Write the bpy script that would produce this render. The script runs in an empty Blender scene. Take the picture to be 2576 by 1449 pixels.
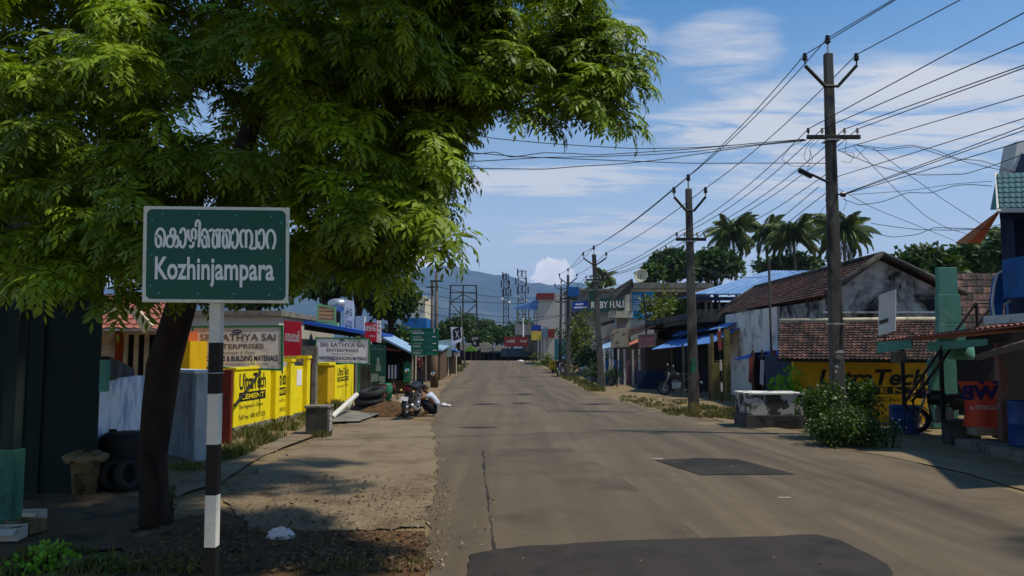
import bpy, bmesh, math, random
import numpy as np
from mathutils import Vector, Matrix, noise
random.seed(7); rng = np.random.default_rng(7)
SC = bpy.context.scene; COL = SC.collection; R = math.radians
# ---------------------------------------------------------------- camera
HC, F, CX, CY = 2.0, 1946.0, 1288.0, 724.5          # eye height; focal length and centre in units of a 2576 px wide picture
TH = math.atan((880 - CY) / F); ct, st = math.cos(TH), math.sin(TH)
cd = bpy.data.cameras.new("camera"); cam = bpy.data.objects.new("camera", cd); COL.objects.link(cam)
cam.location = (0, 0, HC); cam.rotation_euler = (math.pi / 2 + TH, 0, 0)
cd.sensor_width = 36; cd.lens = F / 2576 * 36; cd.clip_start = 0.05; cd.clip_end = 20000
SC.camera = cam
# ---------------------------------------------------------------- light
SUN_EL, SUN_AZ = R(60), R(-12)                        # azimuth from +X towards +Y
sdir = Vector((math.cos(SUN_EL) * math.cos(SUN_AZ), math.cos(SUN_EL) * math.sin(SUN_AZ), math.sin(SUN_EL)))
sl = bpy.data.lights.new("sun", 'SUN'); sl.energy = 5.0; sl.angle = R(2.0); sl.color = (1, 0.92, 0.78)
so = bpy.data.objects.new("sun", sl); COL.objects.link(so); so.rotation_euler = sdir.to_track_quat('Z', 'Y').to_euler()
SC.view_settings.view_transform = 'Standard'; SC.view_settings.look = 'None'
SC.view_settings.exposure = -0.25; SC.view_settings.gamma = 1
W = bpy.data.worlds.new("World"); SC.world = W; W.use_nodes = True
nt = W.node_tree; N = nt.nodes; L = nt.links; N.clear()
def nd(t, **k):
    n = N.new(t)
    for a, b in k.items():
        if a == 'i':
            for q, v in b.items(): n.inputs[q].default_value = v
        else: setattr(n, a, b)
    return n
def mth(op, a, b=None, c=None, clamp=False):
    n = nd('ShaderNodeMath', operation=op, use_clamp=clamp)
    for i, v in enumerate((a, b, c)):
        if v is None: continue
        if isinstance(v, (int, float)): n.inputs[i].default_value = v
        else: L.new(v, n.inputs[i])
    return n.outputs[0]
def ramp(f, pts):
    n = nd('ShaderNodeValToRGB'); L.new(f, n.inputs[0]); e = n.color_ramp.elements
    while len(e) < len(pts): e.new(0.5)
    for q, (p, c) in zip(e, pts):
        q.position = p; q.color = tuple(c) + (1,) if hasattr(c, '__len__') else (c, c, c, 1)
    return n.outputs[0]
def mixc(f, a, b, bt='MIX'):
    n = nd('ShaderNodeMix', data_type='RGBA', blend_type=bt)
    for s, v in ((n.inputs[0], f), (n.inputs[6], a), (n.inputs[7], b)):
        if isinstance(v, (int, float)): s.default_value = v
        elif isinstance(v, tuple): s.default_value = v if len(v) == 4 else v + (1,)
        else: L.new(v, s)
    return n.outputs[2]
sky = nd('ShaderNodeTexSky', sky_type='NISHITA', sun_disc=False, sun_elevation=SUN_EL, sun_rotation=math.pi / 2 - SUN_AZ)
sky.air_density = 1.0; sky.dust_density = 0.6; sky.ozone_density = 2.2; sky.altitude = 200
tc = nd('ShaderNodeTexCoord'); sep = nd('ShaderNodeSeparateXYZ'); L.new(tc.outputs['Generated'], sep.inputs[0])
zz = mth('MAXIMUM', sep.outputs[2], 0.015); zc = mth('ADD', zz, 0.06)
com = nd('ShaderNodeCombineXYZ'); L.new(mth('DIVIDE', sep.outputs[0], zc), com.inputs[0]); L.new(mth('DIVIDE', sep.outputs[1], zc), com.inputs[1])
mp = nd('ShaderNodeMapping'); L.new(com.outputs[0], mp.inputs[0]); mp.inputs['Scale'].default_value = (0.7, 1.9, 1); mp.inputs['Location'].default_value = (3.1, 1.7, 0); mp.inputs['Rotation'].default_value = (0, 0, 0.3)
n1 = nd('ShaderNodeTexNoise', i={'Scale': 1.0, 'Detail': 9, 'Roughness': 0.58, 'Distortion': 0.35}); L.new(mp.outputs[0], n1.inputs['Vector'])
n2 = nd('ShaderNodeTexNoise', i={'Scale': 0.35, 'Detail': 3, 'Roughness': 0.5}); L.new(mp.outputs[0], n2.inputs['Vector'])
dens = mth('ADD', mth('MULTIPLY', n1.outputs[0], 0.75), mth('MULTIPLY', n2.outputs[0], 0.45))
dens = mth('SUBTRACT', dens, mth('MULTIPLY', mth('SUBTRACT', zz, 0.22), 0.35))     # thicker towards the horizon
bx = mth('DIVIDE', mth('SUBTRACT', sep.outputs[0], 0.40), 0.26); bz = mth('DIVIDE', mth('SUBTRACT', zz, 0.25), 0.085)
bank = mth('MAXIMUM', mth('SUBTRACT', 1.0, mth('ADD', mth('MULTIPLY', bx, bx), mth('MULTIPLY', bz, bz))), 0.0)
n3 = nd('ShaderNodeTexNoise', i={'Scale': 2.6, 'Detail': 10, 'Roughness': 0.62, 'Distortion': 0.8}); L.new(mp.outputs[0], n3.inputs['Vector'])
brk = mth('MULTIPLY', mth('SUBTRACT', n3.outputs[0], 0.34), 3.4, None, True)
dens = mth('ADD', dens, mth('MULTIPLY', mth('MULTIPLY', bank, brk), 0.42))
for (x_, z_, rx_, rz_, k_) in ((0.07, 0.222, 0.17, 0.030, 0.26), (0.12, 0.150, 0.16, 0.034, 0.22), (0.25, 0.36, 0.08, 0.05, 0.16), (0.13, 0.37, 0.05, 0.06, 0.12), (0.60, 0.41, 0.08, 0.03, 0.2), (0.22, 0.27, 0.2, 0.05, 0.10)):
    a_ = mth('DIVIDE', mth('SUBTRACT', sep.outputs[0], x_), rx_); b_ = mth('DIVIDE', mth('SUBTRACT', zz, z_), rz_)
    dens = mth('ADD', dens, mth('MULTIPLY', mth('MAXIMUM', mth('SUBTRACT', 1.0, mth('ADD', mth('MULTIPLY', a_, a_), mth('MULTIPLY', b_, b_))), 0.0), mth('MULTIPLY', brk, 1.5 * k_)))
cl = ramp(dens, [(0.55, 0.0), (0.66, 0.42), (0.80, 0.9)])
low = ramp(zz, [(0.0, 0.95), (0.10, 0.70), (0.22, 0.34), (0.42, 0.0)])
def puff(x, z, rx, rz, sc):
    dx = mth('DIVIDE', mth('SUBTRACT', sep.outputs[0], x), rx); dz = mth('DIVIDE', mth('SUBTRACT', sep.outputs[2], z), rz)
    q = nd('ShaderNodeTexNoise', i={'Scale': sc, 'Detail': 5, 'Roughness': 0.6}); L.new(tc.outputs['Generated'], q.inputs['Vector'])
    v = mth('SUBTRACT', 1.0, mth('ADD', mth('MULTIPLY', dx, dx), mth('MULTIPLY', dz, dz)))
    v = mth('ADD', v, mth('MULTIPLY', mth('SUBTRACT', q.outputs[0], 0.5), 1.9))
    return ramp(v, [(0.30, 0.0), (0.48, 1.0)]), q
pf, q1 = puff(0.055, 0.093, 0.034, 0.030, 55)
pf2, q2 = puff(-0.128, 0.115, 0.028, 0.024, 60)
clf = mth('MAXIMUM', mth('MAXIMUM', cl, low), mth('MAXIMUM', mth('MULTIPLY', pf, 0.95), mth('MULTIPLY', pf2, 0.95)))
SKY_K = 0.115
tint = mixc(1.0, sky.outputs[0], (0.54, 1.14, 1.42), 'MULTIPLY')
ccol = mixc(n1.outputs[0], (6.3, 6.6, 7.1), (9.4, 9.2, 8.9))
sk = mixc(clf, tint, ccol); sk = mixc(mth('MAXIMUM', pf, pf2), sk, mixc(q1.outputs[0], (7.5, 7.6, 8.0), (14.5, 13.4, 12.2)))
bg = nd('ShaderNodeBackground'); L.new(sk, bg.inputs[0]); bg.inputs[1].default_value = SKY_K
wo = nd('ShaderNodeOutputWorld'); L.new(bg.outputs[0], wo.inputs[0])
# ---------------------------------------------------------------- helpers
def ray(px, py):
    u = (px - CX) / F; v = (CY - py) / F
    return Vector((u, ct - v * st, st + v * ct))
def P(px, py, d):
    r = ray(px, py); t = d / r.y
    return Vector((r.x * t, d, HC + r.z * t))
def sm(a, b, x):
    t = min(1, max(0, (x - a) / (b - a))); return t * t * (3 - 2 * t)
def zg(y):                                            # long profile of the street: a gentle crest at about 90 m
    return 0.72 * sm(48, 90, y) - 1.6 * sm(92, 130, y)
def G(px, py):
    r = ray(px, py)
    if r.z > -1e-3: r.z = -1e-3
    t = HC / -r.z
    for _ in range(30):
        t = 0.5 * t + 0.5 * (HC - zg(min(r.y * t, 91))) / -r.z
    return Vector((r.x * t, r.y * t, zg(min(r.y * t, 91))))
def Zp(px, py, d): return P(px, py, d).z
def Xp(px, d, py=880): return P(px, py, d).x
def lin(c): return c / 12.92 if c <= 0.04045 else ((c + 0.055) / 1.055) ** 2.4
def H(h, k=1.0): return tuple(lin(int(h[i:i + 2], 16) / 255) * k for i in (0, 2, 4))
def mat(name, col, rough=0.8, var=0.18, sc=6, bump=0.15, bsc=40, stain=None, ssc=1.2, slo=0.5, shi=0.62, metal=0, spec=0.35, tint=0, trans=0, drip=False, fine=0.0, track=0.0):
    m = bpy.data.materials.new(name); m.use_nodes = True
    global nt, N, L
    nt = m.node_tree; N = nt.nodes; L = nt.links; N.clear()
    out = nd('ShaderNodeOutputMaterial'); b = nd('ShaderNodeBsdfPrincipled')
    b.inputs['Roughness'].default_value = rough; b.inputs['Metallic'].default_value = metal; b.inputs['Specular IOR Level'].default_value = spec
    g = nd('ShaderNodeNewGeometry'); pos = g.outputs['Position']
    nn = nd('ShaderNodeTexNoise', i={'Scale': sc, 'Detail': 6, 'Roughness': 0.6}); L.new(pos, nn.inputs['Vector'])
    c = mixc(nn.outputs[0], tuple(x * (1 - var * 1.6) for x in col), tuple(min(1, x * (1 + var * 1.6)) for x in col))
    if fine:
        f = nd('ShaderNodeTexNoise', i={'Scale': 110, 'Detail': 3, 'Roughness': 0.8}); L.new(pos, f.inputs['Vector'])
        c = mixc(ramp(f.outputs[0], [(0.35, 0.0), (0.7, fine)]), c, tuple(min(1, x * 2.1) for x in col))
    if track:
        mq = nd('ShaderNodeMapping'); mq.inputs['Scale'].default_value = (1.5, 0.045, 1); L.new(pos, mq.inputs[0])
        tq = nd('ShaderNodeTexNoise', i={'Scale': 1.0, 'Detail': 5, 'Roughness': 0.6}); L.new(mq.outputs[0], tq.inputs['Vector'])
        c = mixc(ramp(tq.outputs[0], [(0.42, 0.0), (0.62, track)]), c, tuple(x * 0.55 for x in col))
        vq = nd('ShaderNodeTexVoronoi', i={'Scale': 140.0}); L.new(pos, vq.inputs['Vector'])
        c = mixc(ramp(vq.outputs['Distance'], [(0.15, 0.55), (0.45, 0.0)]), c, tuple(min(1, x * 1.7) for x in col))
        wq = nd('ShaderNodeTexNoise', i={'Scale': 9.0, 'Detail': 8, 'Roughness': 0.75}); L.new(pos, wq.inputs['Vector'])
        c = mixc(ramp(wq.outputs[0], [(0.58, 0.0), (0.72, 0.5)]), c, tuple(x * 0.5 for x in col))
    if stain:
        v = pos
        if drip:
            mm = nd('ShaderNodeMapping'); mm.inputs['Scale'].default_value = (1.1, 1.1, 0.4); L.new(pos, mm.inputs[0]); v = mm.outputs[0]
        s = nd('ShaderNodeTexNoise', i={'Scale': ssc, 'Detail': 9, 'Roughness': 0.68, 'Distortion': 0.4}); L.new(v, s.inputs['Vector'])
        c = mixc(ramp(s.outputs[0], [(slo, 0.0), (shi, 1.0)]), c, tuple(stain))
    if tint:
        a = nd('ShaderNodeAttribute', attribute_name='tint')
        k = mth('ADD', mth('MULTIPLY', a.outputs['Fac'], 2 * tint), 1 - tint)
        cb = nd('ShaderNodeCombineXYZ')
        for i in range(3): L.new(k, cb.inputs[i])
        c = mixc(1.0, c, cb.outputs[0], 'MULTIPLY')
    L.new(c, b.inputs['Base Color'])
    if bump:
        bn = nd('ShaderNodeTexNoise', i={'Scale': bsc, 'Detail': 5, 'Roughness': 0.65}); L.new(pos, bn.inputs['Vector'])
        bp = nd('ShaderNodeBump', i={'Strength': bump, 'Distance': 0.02}); L.new(bn.outputs[0], bp.inputs['Height']); L.new(bp.outputs[0], b.inputs['Normal'])
    sh = b.outputs[0]
    if trans:
        t = nd('ShaderNodeBsdfTranslucent'); L.new(mixc(1.0, c, (1.25, 1.3, 0.45), 'MULTIPLY'), t.inputs[0])
        x = nd('ShaderNodeMixShader'); x.inputs[0].default_value = trans; L.new(sh, x.inputs[1]); L.new(t.outputs[0], x.inputs[2]); sh = x.outputs[0]
    L.new(sh, out.inputs[0])
    return m
class MB:
    def __init__(s): s.v = []; s.f = []; s.t = []; s.mi = []; s.cur = 0
    def face(s, idx, t=0.5): s.f.append(idx); s.t.append(t); s.mi.append(s.cur)
    def add(s, vs): n = len(s.v); s.v += [Vector(v) for v in vs]; return n
    def poly(s, pts, t=0.5): n = s.add(pts); s.face(list(range(n, n + len(pts))), t)
    def prism(s, pts, ex, t=0.5):
        ex = Vector(ex); k = len(pts); n = s.add(pts); s.add([Vector(p) + ex for p in pts])
        s.face([n + i for i in range(k)][::-1], t); s.face([n + k + i for i in range(k)], t)
        for i in range(k): j = (i + 1) % k; s.face([n + i, n + j, n + k + j, n + k + i], t)
        return s
    def box(s, x0, x1, y0, y1, z0, z1, t=0.5): return s.prism([(x0, y0, z0), (x1, y0, z0), (x1, y1, z0), (x0, y1, z0)], (0, 0, z1 - z0), t)
    def obox(s, c, size, rz=0, rx=0, ry=0, t=0.5):
        M = Matrix.Translation(Vector(c)) @ Matrix.Rotation(rz, 4, 'Z') @ Matrix.Rotation(ry, 4, 'Y') @ Matrix.Rotation(rx, 4, 'X')
        a, b, e = (q / 2 for q in size)
        pts = [M @ Vector(p) for p in ((-a, -b, -e), (a, -b, -e), (a, b, -e), (-a, b, -e))]
        return s.prism(pts, M.to_3x3() @ Vector((0, 0, 2 * e)), t)
    def slab(s, a, b, c, d, th, t=0.5):               # quad thickened downwards along its normal
        a, b, c, d = map(Vector, (a, b, c, d)); n = (b - a).cross(d - a).normalized()
        return s.prism([a, b, c, d], -n * th, t)
    def tube(s, pts, r, n=8, cap=True, t=0.5, sq=None):
        pts = [Vector(p) for p in pts]; k = len(pts); rr = r if hasattr(r, '__len__') else [r] * k
        base = None; up = Vector((0, 0, 1))
        for i, p in enumerate(pts):
            d = (pts[min(i + 1, k - 1)] - pts[max(i - 1, 0)]).normalized()
            if abs(d.dot(up)) > 0.95: up = Vector((1, 0, 0)) if abs(d.x) < 0.9 else Vector((0, 1, 0))
            a = d.cross(up).normalized(); b = a.cross(d).normalized(); up = b
            m = s.add([p + (a * math.cos(2 * math.pi * q / n) + b * math.sin(2 * math.pi * q / n)) * rr[i] for q in range(n)])
            if base is None: base = m
            if i:
                o = m - n
                for q in range(n): w = (q + 1) % n; s.face([o + q, o + w, m + w, m + q], t)
        if cap: s.face([base + q for q in range(n)][::-1], t); s.face([m + q for q in range(n)], t)
        return s
    def lathe(s, prof, c=(0, 0, 0), n=16, axis='Z', t=0.5):
        c = Vector(c); rot = {'Z': Matrix(), 'X': Matrix.Rotation(math.pi / 2, 4, 'Y'), 'Y': Matrix.Rotation(-math.pi / 2, 4, 'X')}[axis] if isinstance(axis, str) else axis
        ms = []
        for r, z in prof:
            ms.append(s.add([c + rot @ Vector((max(r, 1e-4) * math.cos(2 * math.pi * q / n), max(r, 1e-4) * math.sin(2 * math.pi * q / n), z)) for q in range(n)]))
        for a, b in zip(ms, ms[1:]):
            for q in range(n): w = (q + 1) % n; s.face([a + q, a + w, b + w, b + q], t)
        return s
    def torus(s, c, R0, r, axis='Z', n=24, m=8, sqz=1.0):
        prof = [(R0 + r * math.cos(2 * math.pi * i / m), r * sqz * math.sin(2 * math.pi * i / m)) for i in range(m + 1)]
        return s.lathe(prof, c, n, axis)
    def build(s, name, m, parent=None, smooth=False, bevel=0):
        me = bpy.data.meshes.new(name); me.from_pydata([tuple(v) for v in s.v], [], s.f)
        bm = bmesh.new(); bm.from_mesh(me); lt = bm.faces.layers.float.new('tint')
        for f, t in zip(bm.faces, s.t): f[lt] = t
        bmesh.ops.recalc_face_normals(bm, faces=bm.faces[:])
        bm.to_mesh(me); bm.free()
        ms = m if isinstance(m, (list, tuple)) else [m]
        for q in ms: me.materials.append(q)
        if len(ms) > 1: me.polygons.foreach_set('material_index', s.mi)
        if smooth: me.polygons.foreach_set('use_smooth', [True] * len(me.polygons))
        return link(name, me, parent, bevel)
def link(name, me, parent=None, bevel=0):
    o = bpy.data.objects.new(name, me); COL.objects.link(o)
    if parent is not None:
        o.parent = parent; o.matrix_parent_inverse = WM[parent.name].inverted(); WM[o.name] = Matrix()
    else: WM[o.name] = Matrix()
    if bevel:
        b = o.modifiers.new('bevel', 'BEVEL'); b.width = bevel; b.segments = 2; b.limit_method = 'ANGLE'; b.angle_limit = R(40)
    return o
WM = {}
def thing(name, label, cat, loc=(0, 0, 0), group=None):
    o = bpy.data.objects.new(name, None); COL.objects.link(o); o.location = loc; o.empty_display_size = 0.2
    WM[o.name] = Matrix.Translation(Vector(loc)); o['label'] = label; o['category'] = cat
    if group: o['group'] = group
    return o
def tag(o, label, cat, group=None, kind=None):
    o['label'] = label; o['category'] = cat
    if group: o['group'] = group
    if kind: o['kind'] = kind
    return o
def struct(o): o['kind'] = 'structure'; return o
def dup(root, loc, rz, label, group=None):
    def rec(o, par):
        c = o.copy(); COL.objects.link(c)
        if par is not None: c.parent = par
        for ch in o.children: rec(ch, c)
        return c
    r = rec(root, None); r.location = loc; r.rotation_euler = (0, 0, rz); r['label'] = label
    if group: r['group'] = group
    return r
def npmesh(name, V, m, parent=None, tint=None, nv=4):      # V: (n, nv, 3) loose faces
    n = len(V); me = bpy.data.meshes.new(name)
    me.vertices.add(n * nv); me.vertices.foreach_set('co', np.ascontiguousarray(V, dtype=np.float32).ravel())
    me.loops.add(n * nv); me.loops.foreach_set('vertex_index', np.arange(n * nv, dtype=np.int32))
    me.polygons.add(n); me.polygons.foreach_set('loop_start', np.arange(0, n * nv, nv, dtype=np.int32))
    try: me.polygons.foreach_set('loop_total', np.full(n, nv, dtype=np.int32))
    except Exception: pass
    me.update(calc_edges=True)
    a = me.attributes.new('tint', 'FLOAT', 'FACE'); a.data.foreach_set('value', np.asarray(tint if tint is not None else rng.random(n), dtype=np.float32))
    me.materials.append(m)
    return link(name, me, parent)
def text(s, m, parent, o, right, up, w, h, bold=0.0, ext=0.002, off=0.004, name='lettering', shear=0.0, mirror=False):
    cu = bpy.data.curves.new('t', 'FONT'); cu.body = s; cu.offset = bold; cu.shear = shear; cu.resolution_u = 3
    ob = bpy.data.objects.new('t', cu); COL.objects.link(ob)
    dg = bpy.context.evaluated_depsgraph_get(); me = bpy.data.meshes.new_from_object(ob.evaluated_get(dg))
    bpy.data.objects.remove(ob); bpy.data.curves.remove(cu)
    co = np.empty(len(me.vertices) * 3, dtype=np.float32); me.vertices.foreach_get('co', co); co = co.reshape(-1, 3)
    if len(co) == 0: return None
    mn, mx = co.min(0), co.max(0); right = Vector(right).normalized(); up = Vector(up).normalized(); nrm = right.cross(up)
    o = Vector(o); uv = (co - mn) / np.maximum(mx - mn, 1e-6)
    if mirror: uv[:, 0] = 1 - uv[:, 0]
    out = np.array(o)[None] + uv[:, :1] * w * np.array(right)[None] + uv[:, 1:2] * h * np.array(up)[None] + off * np.array(nrm)[None]
    me.vertices.foreach_set('co', out.astype(np.float32).ravel()); me.materials.clear(); me.materials.append(m); me.name = name
    me.polygons.foreach_set('material_index', [0] * len(me.polygons)); me.update()
    return link(name, me, parent)
def strokes(lines, hw, fn, m, parent, name='lettering'):     # brush strokes on a flat board; fn maps glyph coordinates to the board
    b = MB()
    for k, ln in enumerate(lines):
        pts = []
        q = [ln[0]] + list(ln) + [ln[-1]]
        for i in range(1, len(q) - 2):
            for j in range(6):
                t = j / 6; p0, p1, p2, p3 = (np.array(x, float) for x in q[i - 1:i + 3])
                pts.append(0.5 * (2 * p1 + (p2 - p0) * t + (2 * p0 - 5 * p1 + 4 * p2 - p3) * t * t + (3 * p1 - p0 - 3 * p2 + p3) * t ** 3))
        pts.append(np.array(ln[-1], float)); n0 = None
        for i, p in enumerate(pts):
            d = pts[min(i + 1, len(pts) - 1)] - pts[max(i - 1, 0)]; d = d / (np.linalg.norm(d) + 1e-9); nn = np.array([-d[1], d[0]]) * hw
            n1 = b.add([fn(*(p + nn), k), fn(*(p - nn), k)])
            if i: b.face([n1 - 2, n1 - 1, n1 + 1, n1])
    return b.build(name, m, parent)
def wavy(a, b, n, amp, seed, sag=0):                     # a line of points from a to b that sags and wanders a little
    a, b = Vector(a), Vector(b); out = []
    for i in range(n + 1):
        t = i / n; p = a.lerp(b, t); w = math.sin(math.pi * t)
        p.z += -4 * sag * t * (1 - t) + amp * w * noise.noise(Vector((t * 6, seed, 0.3))); out.append(p)
    return out
def n2(x, y, s=1.0, o=0.0): return noise.noise(Vector((x * s, y * s, o)))
# ---------------------------------------------------------------- materials
m_dirt = mat('dirt', H('7c6a4c', 0.9), 0.95, 0.30, 1.1, 0.5, 22, stain=H('5a452c'), ssc=0.55, slo=0.5, shi=0.68, fine=0.35)
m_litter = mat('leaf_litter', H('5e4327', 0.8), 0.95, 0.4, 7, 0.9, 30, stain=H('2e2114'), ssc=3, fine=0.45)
m_apron = mat('apron', H('766750'), 0.92, 0.28, 2.2, 0.5, 26, stain=H('5d4c33'), ssc=1.1, slo=0.47, shi=0.68, fine=0.35)
m_asph = mat('asphalt', H('6d604e', 0.82), 0.86, 0.14, 0.7, 0.35, 90, stain=H('50463a'), ssc=0.45, slo=0.5, shi=0.75, fine=0.28, spec=0.25, track=.6)
m_asph2 = mat('asphalt_overlay', H('655a49', 0.82), 0.86, 0.16, 0.8, 0.4, 90, stain=H('50463a'), ssc=0.5, fine=0.28, spec=0.25, track=.5)
m_patch = mat('asphalt_patch', H('3c3631', 0.8), 0.84, 0.16, 2, 0.4, 90, stain=H('28241f'), ssc=0.9, fine=0.3, spec=0.25, track=.35)
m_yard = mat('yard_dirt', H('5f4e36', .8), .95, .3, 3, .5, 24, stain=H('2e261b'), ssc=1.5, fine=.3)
m_conc = mat('concrete', H('7d786c'), 0.9, 0.25, 3, 0.3, 40, stain=H('35332c'), ssc=2.2, slo=0.48, shi=0.7)
m_concd = mat('old_concrete', H('55524b'), 0.92, 0.3, 3, 0.35, 40, stain=H('1f1e1b'), ssc=1.6, slo=0.42, shi=0.66)
m_pole = mat('pole_concrete', H('6a645b', 0.8), 0.9, 0.25, 5, 0.3, 60, stain=H('2b2622'), ssc=1.5, drip=True)
m_black = mat('black_paint', H('0f0f10'), 0.6, 0.15, 20, 0.1, 60, stain=H('3c3a38'), ssc=14, slo=.66, shi=.72)
m_white = mat('white_paint', H('d4d1c6'), 0.6, 0.08, 10, 0.08, 50, stain=H('8f8878'), ssc=5, slo=0.6, shi=0.75)
m_iron = mat('dark_iron', H('2e2b29'), 0.6, 0.25, 12, 0.15, 60, metal=0.4)
m_rust = mat('rusty_iron', H('4c352a'), 0.75, 0.3, 12, 0.2, 60)
m_wire = mat('wire', H('232526'), 0.6, 0.1, 5, 0)
m_porc = mat('insulator', H('2a2322'), 0.25, 0.2, 20, 0)
m_porcw = mat('insulator_white', H('a8a094'), 0.3, 0.15, 20, 0)
m_green = mat('sign_green', H('07584a', 0.95), 0.45, 0.08, 3, 0.05, 30, stain=H('1c5a4c'), ssc=6, slo=.55, shi=.8, spec=0.4)
m_gframe = mat('green_frame', H('1f7a4d'), 0.55, 0.15, 8, 0.1)
m_border = mat('sign_border', H('dfe2d6'), 0.5, 0.06, 9, 0.05, stain=H('a5a894'), ssc=9, slo=.56, shi=.72)
m_letter = mat('sign_letter', H('eef2f2'), 0.45, 0.03, 9, 0)
m_rivet = mat('rivet', H('4fae9d'), 0.4, 0.1, 9, 0)
m_board = mat('board_white', H('e8e2e6'), 0.5, 0.05, 2, 0.03, stain=H('b3abac'), ssc=1.3)
m_tgrey = mat('letter_grey', H('6d6463'), 0.5, 0.05, 9, 0)
m_tblue = mat('letter_navy', H('1c1f63'), 0.5, 0.05, 9, 0)
m_tblack = mat('letter_black', H('17150f'), 0.6, 0.05, 9, 0)
m_twhite = mat('letter_white', H('dcd8d4'), 0.5, 0.05, 9, 0)
m_tred = mat('letter_red', H('7a2018'), 0.6, 0.1, 9, 0)
m_yel = mat('yellow_paint', H('f2d800', 0.95), 0.8, 0.14, 3.5, 0.25, 60, stain=H('a8901c'), ssc=2.2, slo=0.54, shi=0.72, drip=True)
m_yel2 = mat('yellow_paint_dull', H('d8ac00', 0.95), 0.75, 0.12, 2.2, 0.12, 60, stain=H('8a6808'), ssc=1.4, slo=0.5, shi=0.8)
m_stone = mat('stone_base', H('8d8672'), 0.95, 0.4, 7, 0.8, 12, stain=H('3a3527'), ssc=5)
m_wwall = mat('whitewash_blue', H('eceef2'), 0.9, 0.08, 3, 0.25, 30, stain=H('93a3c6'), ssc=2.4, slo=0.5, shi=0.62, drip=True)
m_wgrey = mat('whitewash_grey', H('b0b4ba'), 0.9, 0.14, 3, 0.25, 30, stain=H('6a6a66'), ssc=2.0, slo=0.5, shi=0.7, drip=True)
m_teal = mat('teal_paint', H('538f7d'), 0.75, 0.15, 3, 0.15, 40, stain=H('34594e'), ssc=2, slo=0.55, shi=0.75)
m_tealdk2 = mat('teal_base_shaded', H('2f6659'), .8, .15, 4, .15, stain=H('1d443b'), ssc=2)  # pillar base teal, darkened to carry the tree's shade in its colour
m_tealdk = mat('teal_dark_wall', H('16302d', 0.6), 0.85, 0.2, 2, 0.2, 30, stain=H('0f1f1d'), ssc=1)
m_orange = mat('orange_wall', H('b0562c'), 0.85, 0.1, 3, 0.15, 40, stain=H('7f3a1e'), ssc=1.6)
m_cream = mat('cream', H('c9bea0'), 0.85, 0.1, 4, 0.15, 40, stain=H('857a60'), ssc=2.4, slo=0.52, shi=0.7)
m_pinkr = mat('pink_tiles', H('9a6052'), 0.85, 0.15, 5, 0.2, 30)
m_wood = mat('brown_wood', H('5b4632'), 0.8, 0.25, 9, 0.25, 40)
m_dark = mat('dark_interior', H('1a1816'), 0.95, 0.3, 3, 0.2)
m_maroon = mat('maroon_metal', H('7a3028'), 0.6, 0.15, 6, 0.1)
m_maroon2 = mat('shutter_maroon', H('66302c'), 0.6, 0.15, 6, 0.1)
m_red = mat('sign_red', H('c21a34'), 0.45, 0.08, 3, 0.04)
m_ystrip = mat('sign_yellow', H('d9b64a'), 0.5, 0.08, 3, 0.04)
m_bluemet = mat('blue_sheet', H('4a74b2'), 0.5, 0.10, 2, 0.1, 30, stain=H('6c92c6'), ssc=1.2, slo=0.5, shi=0.75, spec=0.4)
m_bluedk = mat('blue_awning', H('2457b4'), 0.5, 0.12, 2, 0.1, 30)
m_bluepl = mat('blue_plastic', H('143f80'), 0.45, 0.12, 5, 0.06, spec=0.45)
m_bluroof = mat('blue_roof_sheet', H('5d80ac'), 0.5, 0.10, 2, 0.1, 30, stain=H('7f9cbd'), ssc=1.2, slo=0.5, shi=0.75, spec=0.4)
m_lblue = mat('light_blue_sheet', H('8aa6bd'), 0.6, 0.12, 2, 0.1)
m_bluebld = mat('blue_building', H('0f5da0'), 0.7, 0.12, 2, 0.12, stain=H('0b4372'), ssc=1.3)
m_bluedkw = mat('blue_dark_wall', H('16294a'), 0.8, 0.15, 3, 0.1)
m_tealroof = mat('teal_tiles', H('1f5158'), 0.7, 0.25, 9, 0.5, 14, tint=0.2)
m_tile = mat('clay_tiles', H('684a3e', 0.75), 0.9, 0.3, 5, 0.35, 40, stain=H('1d1714'), ssc=2.6, slo=0.40, shi=0.60, tint=0.7)
m_tile2 = mat('clay_tiles_old', H('5c3d33', 0.8), 0.9, 0.25, 5, 0.35, 40, stain=H('221b17'), ssc=1.6, slo=0.42, shi=0.66, tint=0.45)
m_gable = mat('mouldy_plaster', H('adaaa4'), 0.92, 0.2, 2.5, 0.35, 30, stain=H('1d1c1c'), ssc=0.9, slo=0.42, shi=0.58)
m_plas = mat('grey_white_plaster', H('dcd8ce'), 0.9, 0.15, 2, 0.25, 30, stain=H('5d5f5f'), ssc=1.0, slo=0.52, shi=0.66)
m_brick = mat('brick', H('5c4238'), 0.92, 0.3, 7, 0.5, 20, stain=H('3a2c27'), ssc=2)
m_hall = mat('hall_grey', H('8f8c86'), 0.9, 0.12, 1.3, 0.2, 20, stain=H('6a6864'), ssc=0.7)
m_bgwhite = mat('far_white', H('b4b0a8'), 0.9, 0.1, 0.8, 0.1)
m_redband = mat('red_band', H('7a2b2a'), 0.8, 0.12, 2, 0.1)
m_olive = mat('olive_paint', H('7e7440'), 0.8, 0.15, 4, 0.15, stain=H('4a4426'), ssc=2)
m_tan = mat('tan_board', H('a89a82'), 0.8, 0.12, 3, 0.1, stain=H('7f7361'), ssc=2)
m_pink = mat('pink_board', H('9a5a60'), 0.8, 0.15, 4, 0.1, stain=H('6a5658'), ssc=2)
m_mauve = mat('mauve_paint', H('7f5a66'), 0.8, 0.15, 4, 0.1)
m_postpink = mat('pink_post', H('8e6e66'), 0.8, 0.15, 4, 0.1)
m_rubber = mat('rubber', H('201f1e'), 0.75, 0.2, 20, 0.2, 60)
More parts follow.
